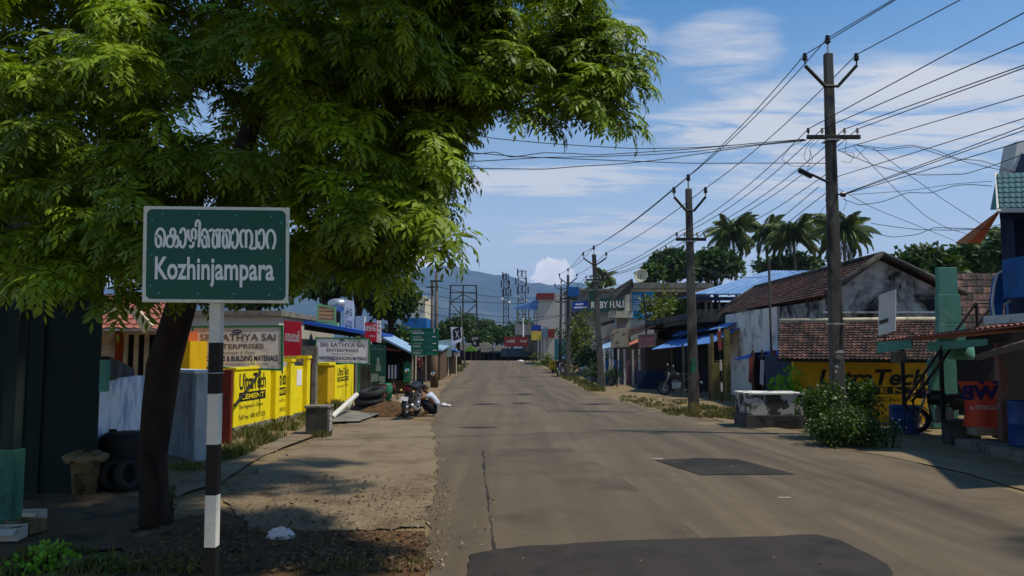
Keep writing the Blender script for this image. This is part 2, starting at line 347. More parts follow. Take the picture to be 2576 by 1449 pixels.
m_alu = mat('aluminium', H('b9bab8'), 0.35, 0.1, 20, 0.05, metal=0.7)
m_steel = mat('bike_silver', H('8e939a'), 0.4, 0.1, 20, 0.03, metal=0.5)
m_bkplast = mat('bike_black', H('1b1c1f'), 0.35, 0.1, 20, 0.02, spec=0.5)
m_seat = mat('bike_seat', H('262423'), 0.7, 0.1, 30, 0.1)
m_tail = mat('tail_lamp', H('6d1218'), 0.25, 0.1, 20, 0, spec=0.6)
m_mirror = mat('mirror_glass', H('e6e6e6'), 0.05, 0.02, 10, 0, metal=1.0)
m_pvc = mat('white_pipe', H('cfcabc'), 0.5, 0.06, 10, 0.05)
m_skin = mat('skin', H('8a5b3f'), 0.6, 0.1, 10, 0.05)
m_hair = mat('hair', H('17120f'), 0.6, 0.2, 60, 0.3, 120)
m_shirt = mat('shirt_pale', H('b9bfd0'), 0.85, 0.12, 9, 0.2, 25)
m_trous = mat('trousers_dark', H('201c26'), 0.9, 0.15, 9, 0.2, 25)
m_shirt2 = mat('shirt_maroon', H('4a1a22'), 0.85, 0.15, 9, 0.2, 25)
m_tealb = mat('teal_board', H('2f6f7c'), 0.7, 0.12, 3, 0.08)
m_adblue = mat('advert_blue', H('1079ac'), 0.6, 0.15, 1.2, 0.05)
m_adpale = mat('advert_pale', H('a9bcc6'), 0.6, 0.1, 3, 0.05, stain=H('6f8694'), ssc=2.5)
m_gsign = mat('hall_sign_green', H('123e32'), 0.6, 0.1, 4, 0.05)
m_bannb = mat('banner_blue', H('123f9a'), 0.6, 0.1, 4, 0.05)
m_cowp = mat('calf_hide', H('9a7058'), 0.85, 0.15, 8, 0.15, stain=H('cfc8c0'), ssc=2.2, slo=0.45, shi=0.52)
m_tarp = mat('grey_tarp', H('93a5a4'), 0.6, 0.15, 3, 0.2, 8)
m_rag = mat('red_rag', H('8f4a40'), 0.9, 0.15, 9, 0.2)
m_orb = mat('orange_banner', H('e0563c'), 0.75, 0.1, 5, 0.1, 12)
m_orflag = mat('orange_tarp', H('c97a54'), 0.75, 0.1, 5, 0.1, 12)
m_palefl = mat('pale_tarp', H('cdbfae'), 0.75, 0.1, 5, 0.1, 12)
m_ribbed = mat('ribbed_orange', H('d69a62'), 0.6, 0.12, 6, 0.1)
m_lgreen = mat('light_green_frame', H('7fae74'), 0.7, 0.12, 6, 0.1)
m_postg = mat('poster_green', H('12463e'), 0.6, 0.15, 3, 0.05)
m_postp = mat('poster_pale', H('7d8f84'), 0.6, 0.15, 6, 0.05)
m_greenpl = mat('green_plastic', H('157a55'), 0.5, 0.1, 6, 0.05)
m_bag = mat('white_bag', H('cfc9cb'), 0.5, 0.08, 10, 0.35, 14)
m_bucket = mat('dirty_bucket', H('74684a'), 0.7, 0.2, 8, 0.1, stain=H('3b3424'), ssc=4)
m_hillm = mat('hill', H('31484a', 0.75), 1.0, 0.3, 0.004, 0, stain=H('4a5450'), ssc=0.004)
m_leaf = mat('neem_leaf', H('86a01c', 0.60), 0.5, 0.18, 1.5, 0, tint=0.75, trans=0.20, spec=0.25)
m_bark = mat('neem_bark', H('3a2d22', 0.7), 0.95, 0.35, 9, 1.0, 16, stain=H('17110d'), ssc=3, drip=True)
m_leaf2 = mat('far_leaf', H('4c6a24', 0.55), 0.6, 0.25, 0.5, 0, tint=0.5, trans=0.25)
m_leaf3 = mat('dark_leaf', H('44602a', 0.7), 0.6, 0.25, 0.5, 0, tint=0.5, trans=0.22)
m_leaf4 = mat('yellow_leaf', H('71802a', 0.6), 0.6, 0.22, 0.8, 0, tint=0.5, trans=0.3)
m_bush = mat('bush_leaf', H('587a26', 0.5), 0.5, 0.25, 2, 0, tint=0.5, trans=0.25)
m_weed = mat('weed_leaf', H('74a52e', 0.95), 0.5, 0.2, 3, 0, tint=0.45, trans=0.3)
m_grass = mat('grass_blade', H('74753e', 0.7), 0.7, 0.25, 1.5, 0, tint=0.5, trans=0.25)
m_flower = mat('flower', H('cfd0c4'), 0.7, 0.05, 9, 0)
m_palm = mat('palm_leaf', H('74874c', 0.75), 0.5, 0.2, 0.6, 0, tint=0.5, trans=0.2)
m_palmt = mat('palm_trunk', H('6b5d4e'), 0.95, 0.25, 5, 0.5, 12)
m_debris = mat('dry_leaves', H('624b30'), 0.9, 0.3, 12, 0.1, tint=0.5)
m_stonep = mat('pebbles', H('85795f'), 0.9, 0.25, 12, 0.2, tint=0.4)
# ---------------------------------------------------------------- ground and road
def ed(lst):
    q = sorted(((G(*p).y, G(*p).x) for p in lst)); return np.array([a for a, _ in q]), np.array([b for _, b in q])
LY, LX = ed([(1068, 1449), (1070, 1380), (1085, 1330), (1100, 1235), (1105, 1190), (1092, 1140), (1092, 1100), (1090, 1065), (1097, 1020), (1108, 990), (1130, 960), (1155, 935), (1172, 918), (1185, 909)])
RY, RX = ed([(2900, 1330), (2576, 1245), (2400, 1192), (2250, 1150), (2060, 1112), (1900, 1078), (1750, 1051), (1640, 1030), (1560, 1010), (1480, 985), (1420, 960), (1385, 935), (1358, 917), (1340, 909)])
def rl0(y): return float(np.interp(y, LY, LX)) if y < LY[-1] else LX[-1] - (y - LY[-1]) * 0.05 - 0.004 * (y - LY[-1]) ** 2
def rl(y): return rl0(y) + (0.13 * n2(y, 3, .55) + .10 * n2(y, 7, 1.7) + .05 * n2(y, 2, 5.1) if 3 < y < 60 else 0)
def rr(y): return float(np.interp(y, RY, RX)) if y < RY[-1] else RX[-1] - (y - RY[-1]) * 0.05 - 0.004 * (y - RY[-1]) ** 2
def gz(x, y):
    z = zg(y)
    if y < 125 and abs(x) < 60:
        d = max(rl(y) - x, x - rr(y), 0.0); k = sm(0.05, 1.2, d)
        z += k * (0.05 * n2(x, y, 0.45) + 0.022 * n2(x, y, 1.9, 3) + 0.012 * n2(x, y, 5.5, 5)) - 0.012 * k
    return z
xs = [-7000, -2500, -900, -350, -150, -80, -50, -30] + list(np.arange(-20, -9, 0.6)) + list(np.arange(-9, -0.5, 0.14)) + list(np.arange(-0.5, 5.5, 0.6)) + list(np.arange(5.5, 11, 0.2)) + list(np.arange(11, 24, 0.8)) + [27, 33, 45, 65, 100, 200, 500, 1200, 3000, 7000]
ys = [-400, -100, -40, -15, -6, -2, 1] + list(np.arange(3, 16, 0.12)) + list(np.arange(16, 40, 0.3)) + list(np.arange(40, 132, 1.2)) + [140, 180, 300, 600, 1200, 2500, 4500, 7500]
nx, ny = len(xs), len(ys)
me = bpy.data.meshes.new('ground')
me.from_pydata([(x, y, gz(x, y)) for y in ys for x in xs], [], [(j * nx + i, j * nx + i + 1, (j + 1) * nx + i + 1, (j + 1) * nx + i) for j in range(ny - 1) for i in range(nx - 1)])
me.materials.append(m_dirt); me.polygons.foreach_set('use_smooth', [True] * len(me.polygons)); struct(link('ground', me))
def sheet(name, m, left, right, y0, y1, dy, dz, jl=0.06, jr=0.03, nxs=6, seed=0):
    b = MB(); y = y0; prev = None
    while y <= y1 + 1e-6:
        k = sm(0, 30, 40 - y) if y < 40 else 0.4
        a = left(y) + jl * (n2(y, seed, 1.3) + 0.6 * n2(y, seed + 9, 4.5)); c = right(y) + jr * (n2(y, seed + 4, 1.1) + 0.6 * n2(y, seed + 5, 4.0))
        n = b.add([(a + (c - a) * i / nxs, y, zg(y) + dz) for i in range(nxs + 1)])
        if prev is not None:
            for i in range(nxs): b.face([prev + i, prev + i + 1, n + i + 1, n + i])
        prev = n; y += dy if y < 45 else 2 * dy
    return struct(b.build(name, m, smooth=True))
sheet('road', m_asph, rl, rr, -3, 125, 0.16, 0.012, 0.09, 0.05)
g1 = G(1215, 1130); g2 = G(1245, 1385)
ovx = lambda y: float(np.interp(y, [2, g2.y, (g1.y + g2.y) / 2, g1.y], [g2.x - 0.05, g2.x, G(1222, 1210).x, g1.x]))
ga = G(1565, 1205)
sheet('road_overlay', m_asph2, ovx, lambda y: float(np.interp(y, [2, G(1800, 1380).y, ga.y, G(1430, 1130).y], [G(1900, 1449).x + .2, G(1800, 1380).x, ga.x, G(1440, 1130).x])), 3.0, g1.y, 0.1, 0.016, 0.035, 0.01, seed=3)
sheet('road_crack', m_patch, lambda y: ovx(y) - .014, lambda y: ovx(y) + .006, 3.2, g1.y - .2, .04, .0185, .045, .04, 1, 3)
def flat(name, pts, m, dz, jag=0.03, sub=8, seed=1, snap=False):
    q = [G(*p) for p in pts]; out = []
    for a, b_ in zip(q, q[1:] + q[:1]):
        for i in range(sub):
            t = i / sub; p = a.lerp(b_, t); w = jag * (noise.noise(Vector((p.x * 3, p.y * 3, seed))) + 0.5 * noise.noise(Vector((p.x * 9, p.y * 9, seed))))
            x_, y_ = p.x + w, p.y - w * 0.7
            if snap and x_ > rl(y_) - .3: x_, y_ = rl(p.y) + .02 * n2(p.y, 5, 9), p.y
            out.append((x_, y_, zg(y_) + dz))
    b = MB(); b.poly(out); return struct(b.build(name, m))
flat('road_patch', [(1178, 1600), (1172, 1420), (1185, 1402), (1240, 1386), (1500, 1366), (2060, 1350), (2110, 1362), (2230, 1420), (2330, 1600)], m_patch, 0.021, 0.05, 16)
flat('road_patch', [(1648, 1160), (1755, 1155), (1850, 1157), (2000, 1196), (1760, 1198)], m_patch, 0.021, 0.04, 14)
for i, (x0, x1, y) in enumerate([(1150, 1258, 1077), (1285, 1340, 1016), (1455, 1545, 1018), (1860, 1930, 1079), (1185, 1260, 1018), (1290, 1345, 993)]):
    flat('road_patch', [(x0, y), ((x0 + x1) / 2, y - 2.5), (x1, y - 0.5), ((x0 + x1) / 2, y + 2.2)], m_patch, 0.021, 0.02, 6, i)
flat('dash_marking', [(1958, 1253), (1990, 1253), (1988, 1256), (1960, 1256)], m_tan, 0.018, 0.0, 1)
flat('dash_marking', [(1640, 1157), (1668, 1156), (1668, 1159), (1640, 1159)], m_tan, 0.026, 0.0, 1)
flat('sand_strip', [(2000, 1106), (2100, 1130), (2250, 1153), (2420, 1190), (2620, 1250), (3000, 1330), (3000, 1270), (2576, 1190), (2420, 1160), (2250, 1130), (2060, 1096), (1800, 1050), (1790, 1055)], m_apron, 0.02, 0.05, 8, 5)
flat('concrete_apron', [(1102, 1180), (1098, 1240), (1084, 1325), (880, 1338), (640, 1340), (560, 1262), (640, 1190), (830, 1085), (900, 1050), (1000, 1058), (1085, 1062), (1090, 1120)], m_apron, 0.022, 0.16, 26, 2, True)
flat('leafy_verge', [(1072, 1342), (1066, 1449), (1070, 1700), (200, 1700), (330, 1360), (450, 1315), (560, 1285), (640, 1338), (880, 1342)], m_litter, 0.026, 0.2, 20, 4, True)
flat('drain_slabs', [(660, 1150), (830, 1082), (770, 1075), (590, 1160), (440, 1225), (440, 1255), (560, 1215)], m_apron, 0.03, 0.06, 8, 7)
flat('concrete_step', [(828, 1068), (905, 1066), (955, 1046), (1000, 1044), (960, 1036), (860, 1038)], m_conc, 0.075, 0.02, 5, 8)
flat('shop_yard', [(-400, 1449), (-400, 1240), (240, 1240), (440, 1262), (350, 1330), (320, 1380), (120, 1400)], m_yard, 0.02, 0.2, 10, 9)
for i, (px, py, w, h) in enumerate([(1640, 1038, 40, 3), (1800, 1066, 60, 4), (1500, 1000, 26, 3)]):
    flat('sand_spill', [(px + w * math.cos(a * .785) * (1 + .4 * math.sin(a * 2.3 + i)), py + h * math.sin(a * .785)) for a in range(8)][::-1], m_apron, 0.0155, 0.10, 6, 20 + i)
# scattered litter on the verge: dry leaves and pebbles nobody could count
def scatter(name, m, regs, size, lab, cat, flatness=0.25):
    V = []
    for (poly, n) in regs:
        q = np.array(poly, float); mn, mx = q.min(0), q.max(0); c = 0
        while c < n:
            p = rng.random(2) * (mx - mn) + mn
            if not inside(p, poly): continue
            g = G(*p); s = size * (0.5 + rng.random() * 1.1); a = rng.random() * 6.283
            e1 = np.array([math.cos(a), math.sin(a), rng.normal() * flatness]) * s; e2 = np.array([-math.sin(a), math.cos(a), rng.normal() * flatness]) * s * 0.55
            o = np.array([g.x, g.y, gz(g.x, g.y) + 0.05 + s * 0.25]); V.append([o - e1, o - e2, o + e1 + [0, 0, s * .3], o + e2]); c += 1
    return tag(npmesh(name, np.array(V), m), lab, cat, kind='stuff')
def inside(p, poly):
    x, y = p; r = False; j = len(poly) - 1
    for i in range(len(poly)):
        (xi, yi), (xj, yj) = poly[i], poly[j]
        if (yi > y) != (yj > y) and x < (xj - xi) * (y - yi) / (yj - yi) + xi: r = not r
        j = i
    return r
scatter('dry_leaves', m_debris, [([(300, 1449), (450, 1310), (640, 1335), (1070, 1350), (1065, 1449)], 1600), ([(560, 1225), (700, 1200), (1080, 1200), (1085, 1330), (600, 1330)], 420), ([(1720, 1060), (1870, 1062), (1860, 1035), (1740, 1030)], 160), ([(860, 1030), (990, 1050), (1000, 1000), (900, 990)], 260)], 0.027, 'dry brown leaves littering the dirt around the tree foot', 'dry leaves')
scatter('road_grit', m_debris, [([(1060, 1440), (1080, 1320), (1100, 1220), (1090, 1060), (1115, 1060), (1135, 1230), (1100, 1440)], 800)], .008, 'fine dark grit and crumbs along the broken left road edge', 'grit', .5)
scatter('pebbles', m_stonep, [([(700, 1440), (760, 1200), (1100, 1200), (1090, 1440)], 700), ([(1100, 1210), (1240, 1180), (1260, 1380), (1100, 1400)], 60), ([(1260, 1180), (1900, 1120), (2300, 1440), (1250, 1440)], 22), ([(1075, 1440), (1092, 1300), (1112, 1220), (1095, 1100), (1125, 1100), (1150, 1240), (1120, 1440)], 110), ([(430, 1180), (600, 1120), (780, 1090), (600, 1250)], 90)], 0.014, 'small pale stones strewn over the roadside dirt', 'pebbles', 0.6)
def tufts(regs, m, name, lab, hgt=0.16):
    V = []
    for (poly, n, k) in regs:
        q = np.array(poly, float); mn, mx = q.min(0), q.max(0); c = 0
        while c < n:
            p = rng.random(2) * (mx - mn) + mn
            if not inside(p, poly): continue
            g = G(*p); c += 1
            if n2(g.x, g.y, 1.6, 8) < -0.12: continue
            for _ in range(7):
                a = rng.random() * 6.283; h = hgt * k * (0.4 + rng.random()); w = 0.006 + 0.0004 * g.y; ln = rng.random() * 0.7 * h
                o = np.array([g.x + rng.normal() * .05, g.y + rng.normal() * .05, zg(g.y) + 0.0]); d = np.array([math.cos(a), math.sin(a), 0]); sd = np.array([-d[1], d[0], 0]) * w
                V.append([o - sd, o + sd, o + d * ln * .5 + sd * .8 + [0, 0, h * .7], o + d * ln + [0, 0, h]])
    return tag(npmesh(name, np.array(V), m), lab, 'grass', kind='stuff')
tufts([([(0, 1449), (60, 1390), (300, 1390), (520, 1425), (560, 1449)], 330, 0.55), ([(556, 1160), (590, 1095), (690, 1065), (770, 1045), (800, 1060), (700, 1110), (610, 1150)], 420, 1.0), ([(430, 1175), (500, 1165), (520, 1185), (440, 1190)], 40, .5),
       ([(600, 1449), (1050, 1400), (1060, 1449)], 26, 0.6), ([(1680, 1045), (1900, 1062), (1880, 1030), (1760, 1022), (1660, 1035)], 500, 0.8), ([(1560, 1012), (1660, 1030), (1750, 1015), (1560, 995)], 160, .6),
       ([(1400, 945), (1480, 985), (1530, 985), (1420, 935)], 240, 1.2), ([(1360, 912), (1400, 940), (1430, 940), (1380, 905)], 160, 1.6), ([(1110, 925), (1180, 915), (1165, 935), (1110, 945)], 240, 1.3), ([(790, 1100), (830, 1095), (810, 1110)], 40, .8), ([(820, 1030), (850, 1018), (860, 1035)], 80, 1.4)], m_grass, 'grass', 'short patchy green grass along the walls and road edges')
# ---------------------------------------------------------------- generic builders
def board(name, label, cat, TL, TR, BR, BL, face, frame, fw=0.05, th=0.05, legs=None, legm=None, group=None, legr=0.035):
    """a flat sign from four world corners; returns (thing, text placer)"""
    TL, TR, BR, BL = map(Vector, (TL, TR, BR, BL)); c = (BL + BR) / 2
    t = thing(name, label, cat, (c.x, c.y, zg(c.y)), group)
    r = (TR - TL).normalized(); u = (TL - BL).normalized(); n = r.cross(u).normalized()
    b = MB(); b.prism([BL, BR, TR, TL], -n * th); b.build('panel', face, t)
    if frame:
        f = MB(); e = n * 0.012
        for p, q, w in ((BL, BR, u), (TL, TR, -u), (BL, TL, r), (BR, TR, -r)):
            ins = 0 if w is u or (w - (-u)).length < 1e-6 else 1
            d = (q - p).normalized() * (fw if ins else 0)
            f.prism([p + d - n * (th + .003), q - d - n * (th + .003), q - d + w * fw - n * (th + .003), p + d + w * fw - n * (th + .003)], n * (th + 0.018))
        f.build('frame', frame, t)
    for lg in (legs or []):
        k = MB(); p = BL.lerp(BR, lg[0]); p = p - n * (th + legr + .005); top = p + u * (lg[1] if len(lg) > 1 else 0.3)
        k.tube([(p.x, p.y, zg(p.y) - 0.1), tuple(top)], legr, 8); k.build('post', legm or m_iron, t)
    Wd, Hh = (TR - TL).length, (TL - BL).length
    def put(s, m, u0, v0, u1, v1, **k): return text(s, m, t, BL + (BR - BL) * u0 + (TL - BL) * v0, r, u, (u1 - u0) * Wd, (v1 - v0) * Hh, off=k.pop('off', 0.004), **k)
    def rect(m, u0, v0, u1, v1, off=0.003, name='print'):
        b = MB(); q = [BL + (BR - BL) * a + (TL - BL) * c + n * 0.001 for a, c in ((u0, v0), (u1, v0), (u1, v1), (u0, v1))]
        b.prism(q, n * off); return b.build(name, m, t)
    t_ = (t, put, rect, lambda a, c, o=0.004: BL + (BR - BL) * a + (TL - BL) * c + n * o)
    return t_
def pxboard(name, label, cat, pts, d, face, frame=None, **k):
    ds = d if hasattr(d, '__len__') else [d] * 4
    return board(name, label, cat, *[P(p[0], p[1], e) for p, e in zip(pts, ds)], face, frame, **k)
def tileroof(b, A, B, C, D, rows, cols, amp=0.035):
    """rows of lapped clay tiles on the quad A-B (top edge) D-C (bottom edge)"""
    A, B, C, D = map(Vector, (A, B, C, D)); nrm = (D - A).cross(B - A).normalized()
    if nrm.z < 0: nrm = -nrm
    seg = 5
    for i in range(rows):
        v0, v1 = i / rows, min(1.0, (i + 1.12) / rows)
        for j in range(cols):
            t = random.random(); jit = (random.random() - .5) * 0.025
            prev = None
            for s in range(seg + 1):
                u = (j + s / seg) / cols; h = amp * (0.5 + 0.5 * math.cos(2 * math.pi * s / seg))
                p = A.lerp(B, u).lerp(D.lerp(C, u), v0) + nrm * (h * 0.6 + 0.004); q = A.lerp(B, u).lerp(D.lerp(C, u), v1 + jit / rows) + nrm * (h + amp * 1.0)
                w = q - nrm * amp * 0.9
                n = b.add([p, q, w])
                if prev is not None: b.face([prev, n, n + 1, prev + 1], t); b.face([prev + 1, n + 1, n + 2, prev + 2], t * .5)
                prev = n
    return b
def corr(b, A, B, C, D, n, amp=0.02, th=0.006):
    """corrugated sheet: A-B top edge, D-C bottom edge, ridges run down the slope"""
    A, B, C, D = map(Vector, (A, B, C, D)); nrm = (D - A).cross(B - A).normalized()
    if nrm.z < 0: nrm = -nrm
    prev = None
    for i in range(n * 4 + 1):
        u = i / (n * 4); h = nrm * amp * math.cos(2 * math.pi * i / 4)
        p, q = A.lerp(B, u) + h, D.lerp(C, u) + h; k = b.add([p, q, p - nrm * th, q - nrm * th])
        if prev is not None:
            b.face([prev, k, k + 1, prev + 1]); b.face([prev + 2, prev + 3, k + 3, k + 2]); b.face([prev + 1, k + 1, k + 3, prev + 3]); b.face([prev, prev + 2, k + 2, k])
        prev = k
    return b
# ---------------------------------------------------------------- town sign
D0 = 4.8
TL, TR, BR, BL = P(361, 518, D0), P(727, 522, D0), P(723, 763, D0), P(357, 760, D0)
pb = P(531, 1614, D0 + .05)
ts = thing('town_sign', 'green town name board on a black and white banded post', 'sign', (pb.x, pb.y, 0))
r_ = (TR - TL).normalized(); u_ = (TL - BL).normalized(); n_ = r_.cross(u_).normalized(); SW, SH = (TR - TL).length, (TL - BL).length
b = MB(); b.prism([BL, BR, TR, TL], -n_ * 0.022); bd = b.build('board', m_border, ts, bevel=0.003)
def sp(x, y, o=0.0): return BL + r_ * ((x - 183) / 1880 * SW) + u_ * ((1328 - y) / 1243 * SH) + n_ * o
def rrect(x0, y0, x1, y1, rad, o):
    out = []
    for cx, cy, a0 in ((x1 - rad, y0 + rad, -90), (x1 - rad, y1 - rad, 0), (x0 + rad, y1 - rad, 90), (x0 + rad, y0 + rad, 180)):
        for i in range(7): a = R(a0 + 15 * i); out.append(sp(cx + rad * math.cos(a), cy + rad * math.sin(a), o))
    return out
b = MB(); b.prism(rrect(232, 126, 2022, 1286, 70, 0.0005), n_ * 0.0012); b.build('panel', m_green, ts)
aa = [(665, 440), (680, 388), (710, 378), (730, 420), (737, 500), (724, 585), (695, 618), (670, 590), (665, 530)]
ML = [[(450, 618), (463, 560), (466, 480), (450, 410), (412, 380), (376, 400), (356, 460), (352, 530), (362, 590), (388, 616), (414, 590), (420, 540), (405, 488), (378, 475), (358, 500)],
      [(575, 600), (545, 612), (510, 605), (490, 555), (500, 495), (535, 472), (570, 490), (583, 540), (575, 600)], [(575, 600), (600, 500), (632, 490), (643, 550), (625, 612), (602, 600)], [(500, 474), (640, 474)], [(548, 474), (540, 415), (568, 378), (598, 412), (592, 474)],
      aa, [(770, 385), (765, 440), (785, 510), (820, 532), (860, 500), (868, 420), (845, 380), (817, 405), (815, 470), (838, 540), (830, 600), (806, 616), (790, 590)], [(866, 352), (868, 295), (890, 270), (915, 300), (912, 400), (905, 615)],
      [(1035, 618), (1030, 500), (1002, 405), (970, 385), (948, 430), (945, 530), (964, 605), (996, 607), (1011, 550), (995, 490), (965, 478), (948, 505)],
      [(1032, 410), (1070, 385), (1100, 415), (1086, 500), (1090, 588), (1118, 616), (1146, 570), (1140, 470), (1112, 415)], [(1112, 412), (1145, 386), (1170, 415), (1168, 618)],
      [(1170, 410), (1200, 386), (1228, 415), (1216, 500), (1222, 590), (1248, 616), (1272, 570), (1265, 470), (1240, 415)], [(1240, 412), (1276, 386), (1308, 430), (1312, 530), (1290, 628)],
      [(x + 672, y + 2) for x, y in aa], [(1468, 614), (1442, 540), (1442, 440), (1470, 390), (1500, 404), (1513, 450), (1513, 618)], [(1513, 430), (1532, 392), (1562, 396), (1586, 450), (1586, 560), (1566, 618), (1648, 618)], [(1648, 618), (1650, 500), (1645, 386)],
      [(x + 1012, y + 4) for x, y in aa], [(1802, 625), (1782, 545), (1785, 440), (1815, 390), (1848, 390), (1880, 440), (1887, 535), (1858, 630)]]
strokes(ML, 16.5, lambda x, y, k: sp(x, y, 0.0030 + 0.00008 * k), m_letter, ts)
text('Kozhinjampara', m_letter, ts, sp(345, 1130), r_, u_, 1530 / 1880 * SW, 390 / 1243 * SH, bold=0.022, ext=0, off=0.0032)
for k, (x, y) in enumerate([(435, 185), (900, 190), (1378, 197), (1836, 205), (302, 278), (296, 716), (288, 1116), (1960, 283), (1957, 768), (1952, 1133), (405, 1211), (903, 1210), (1360, 1212), (1808, 1218)]):
    b = MB(); b.lathe([(0.0064, 0), (0.005, 0.003), (0.0, 0.0045)], sp(x, y, 0.0018), 8, n_.to_track_quat('Z', 'Y').to_matrix().to_4x4()); b.build('rivet', m_rivet, ts)
pt, pbm = P(546, 766, D0 + .06), pb
bands = [(700, m_white), (862, m_white), (990, m_black), (1117, m_white), (1244, m_black), (1374, m_white), (1500, m_black), (1640, m_white), (1800, m_black)]
def ptp(py): return P(546 + (531 - 546) * (py - 766) / (1449 - 766), py, D0 + .06)
po = thing
b = MB(); b2 = []
mats_p = [m_white, m_black]; b = MB(); prev = 690; wv = 0.034
for k, y in enumerate([862, 990, 1117, 1244, 1374, 1504, 1640, 1760]):
    b.cur = k % 2; a, c = ptp(prev), ptp(y)
    b.prism([(a.x - wv, a.y - wv, a.z), (a.x + wv, a.y - wv, a.z), (a.x + wv, a.y + wv, a.z), (a.x - wv, a.y + wv, a.z)], c - a); prev = y
b.build('post', mats_p, ts)
b = MB(); z = ptp(938).z; b.torus((ptp(938).x, ptp(938).y, z), 0.049, 0.0035, 'Z', 12, 6); b.build('wire_tie', m_alu, ts)
# ---------------------------------------------------------------- left: dark teal shop in the tree's shade
YW = 10.9
t = thing('shop_building', 'dark teal shop in deep shade left of the trunk', 'building', (-8.5, 12, 0))
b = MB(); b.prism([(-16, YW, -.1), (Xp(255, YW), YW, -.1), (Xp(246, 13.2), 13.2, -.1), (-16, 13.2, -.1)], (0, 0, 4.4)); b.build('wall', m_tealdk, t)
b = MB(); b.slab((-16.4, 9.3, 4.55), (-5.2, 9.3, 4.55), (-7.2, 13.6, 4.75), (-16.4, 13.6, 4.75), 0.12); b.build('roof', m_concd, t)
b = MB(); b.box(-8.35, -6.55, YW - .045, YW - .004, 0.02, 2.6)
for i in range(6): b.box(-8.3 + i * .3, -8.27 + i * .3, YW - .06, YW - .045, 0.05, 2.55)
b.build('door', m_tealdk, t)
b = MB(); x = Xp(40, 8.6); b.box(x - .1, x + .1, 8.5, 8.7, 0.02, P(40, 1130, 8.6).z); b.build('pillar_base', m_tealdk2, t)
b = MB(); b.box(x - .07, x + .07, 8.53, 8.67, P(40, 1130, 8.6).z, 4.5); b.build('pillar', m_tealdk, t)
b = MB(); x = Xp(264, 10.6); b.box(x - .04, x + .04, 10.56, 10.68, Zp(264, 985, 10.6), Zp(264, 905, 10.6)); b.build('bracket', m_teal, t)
# bins by the shop
g = G(212, 1245)
t = thing('refuse_bucket', 'dirty tan bucket with a sack spread over its rim, in front of the dark shop', 'bucket', g)
b = MB(); b.lathe([(0, 0), (.15, 0), (.19, .46), (.2, .47), (.2, .5), (.185, .5), (.15, .05)], g, 20); b.build('bucket', m_bucket, t, True)
text('XL', m_tblack, t, (g.x - .05, g.y - .181, .17), (1, 0, 0), (0, 0, 1), .11, .07)
b = MB(); n = 18
for k, (rr_, z) in enumerate([(.02, .6), (.14, .585), (.22, .56), (.29, .52), (.26, .47)]):
    m = b.add([(g.x + rr_ * 1.02 * math.cos(6.283 * q / n) * (1 + .1 * math.sin(q * 3.1)), g.y + rr_ * math.sin(6.283 * q / n), z + .03 * math.sin(q * 2.2 + k)) for q in range(n)])
    if k:
        for q in range(n): w = (q + 1) % n; b.face([m - n + q, m - n + w, m + w, m + q])
b.build('sack', m_bucket, t, True)
g = G(330, 1262); g.y += 1.2; g.x = Xp(330, g.y); g.z = 0.02
t = thing('water_tank', 'black plastic drum behind the tree foot with a pipe stub on top', 'drum', g)
b = MB(); b.lathe([(0, 0), (.36, 0), (.37, .12), (.355, .2), (.37, .3), (.355, .4), (.37, .5), (.36, .7), (.3, .76), (.12, .78), (0, .78)], g, 24); b.build('tank', m_rubber, t, True)
b = MB(); b.lathe([(.055, 0), (.055, .1), (0, .1)], (g.x - .2, g.y - .05, .73), 10); b.build('pipe_stub', m_rubber, t)
for k, (px, py, tl, lb) in enumerate([(285, 1236, .5, 'small worn tyre leaning on the black drum, left one'), (318, 1236, .2, 'small worn tyre leaning on the black drum, right one')]):
    g = G(px, py); ax = Matrix.Rotation(R(65 + 10 * k), 4, 'Z') @ Matrix.Rotation(R(78), 4, 'X')
    b = MB(); b.torus((g.x, g.y, .23), .17, .055, ax, 22, 8, 1.1); tag(b.build('old_tyre', m_rubber, smooth=True), lb, 'tyre', 'tyres beside the black drum')
def carton(px, py, sx, sy, sz, rz, m, lab, tilt=0):
    g = G(px, py); b = MB(); a = .006
    M = [(0, 0, .004, sx, sy, .008), (-sx / 2 + a / 2, 0, sz / 2 + .008, a, sy, sz), (sx / 2 - a / 2, 0, sz / 2 + .008, a, sy, sz), (0, -sy / 2 + a / 2, sz / 2 + .008, sx - 2 * a - .002, a, sz), (0, sy / 2 - a / 2, sz / 2 + .008, sx - 2 * a - .002, a, sz)]
    rot = Matrix.Rotation(rz, 3, 'Z')
    for x, y, z, p, q, s in M: c = rot @ Vector((x, y, 0)); b.obox((g.x + c.x, g.y + c.y, gz(g.x, g.y) + .06 + z), (p, q, s), rz)
    c = rot @ Vector((0, -sy / 2 - .05, 0)); b.obox((g.x + c.x, g.y + c.y, gz(g.x, g.y) + .06 + sz - .02), (sx - .02, .1, a), rz, R(25))
    return tag(b.build('carton', m), lab, 'box', 'cartons dumped by the shop')
carton(72, 1322, .3, .2, .12, .1, m_bgwhite, 'pale open carton, the rear one of the dumped boxes')
carton(62, 1348, .34, .22, .12, -.2, m_bucket, 'brown open carton between two pale ones on the shop yard')
carton(20, 1365, .28, .22, .12, .15, m_bgwhite, 'pale torn carton at the left picture edge, front one')
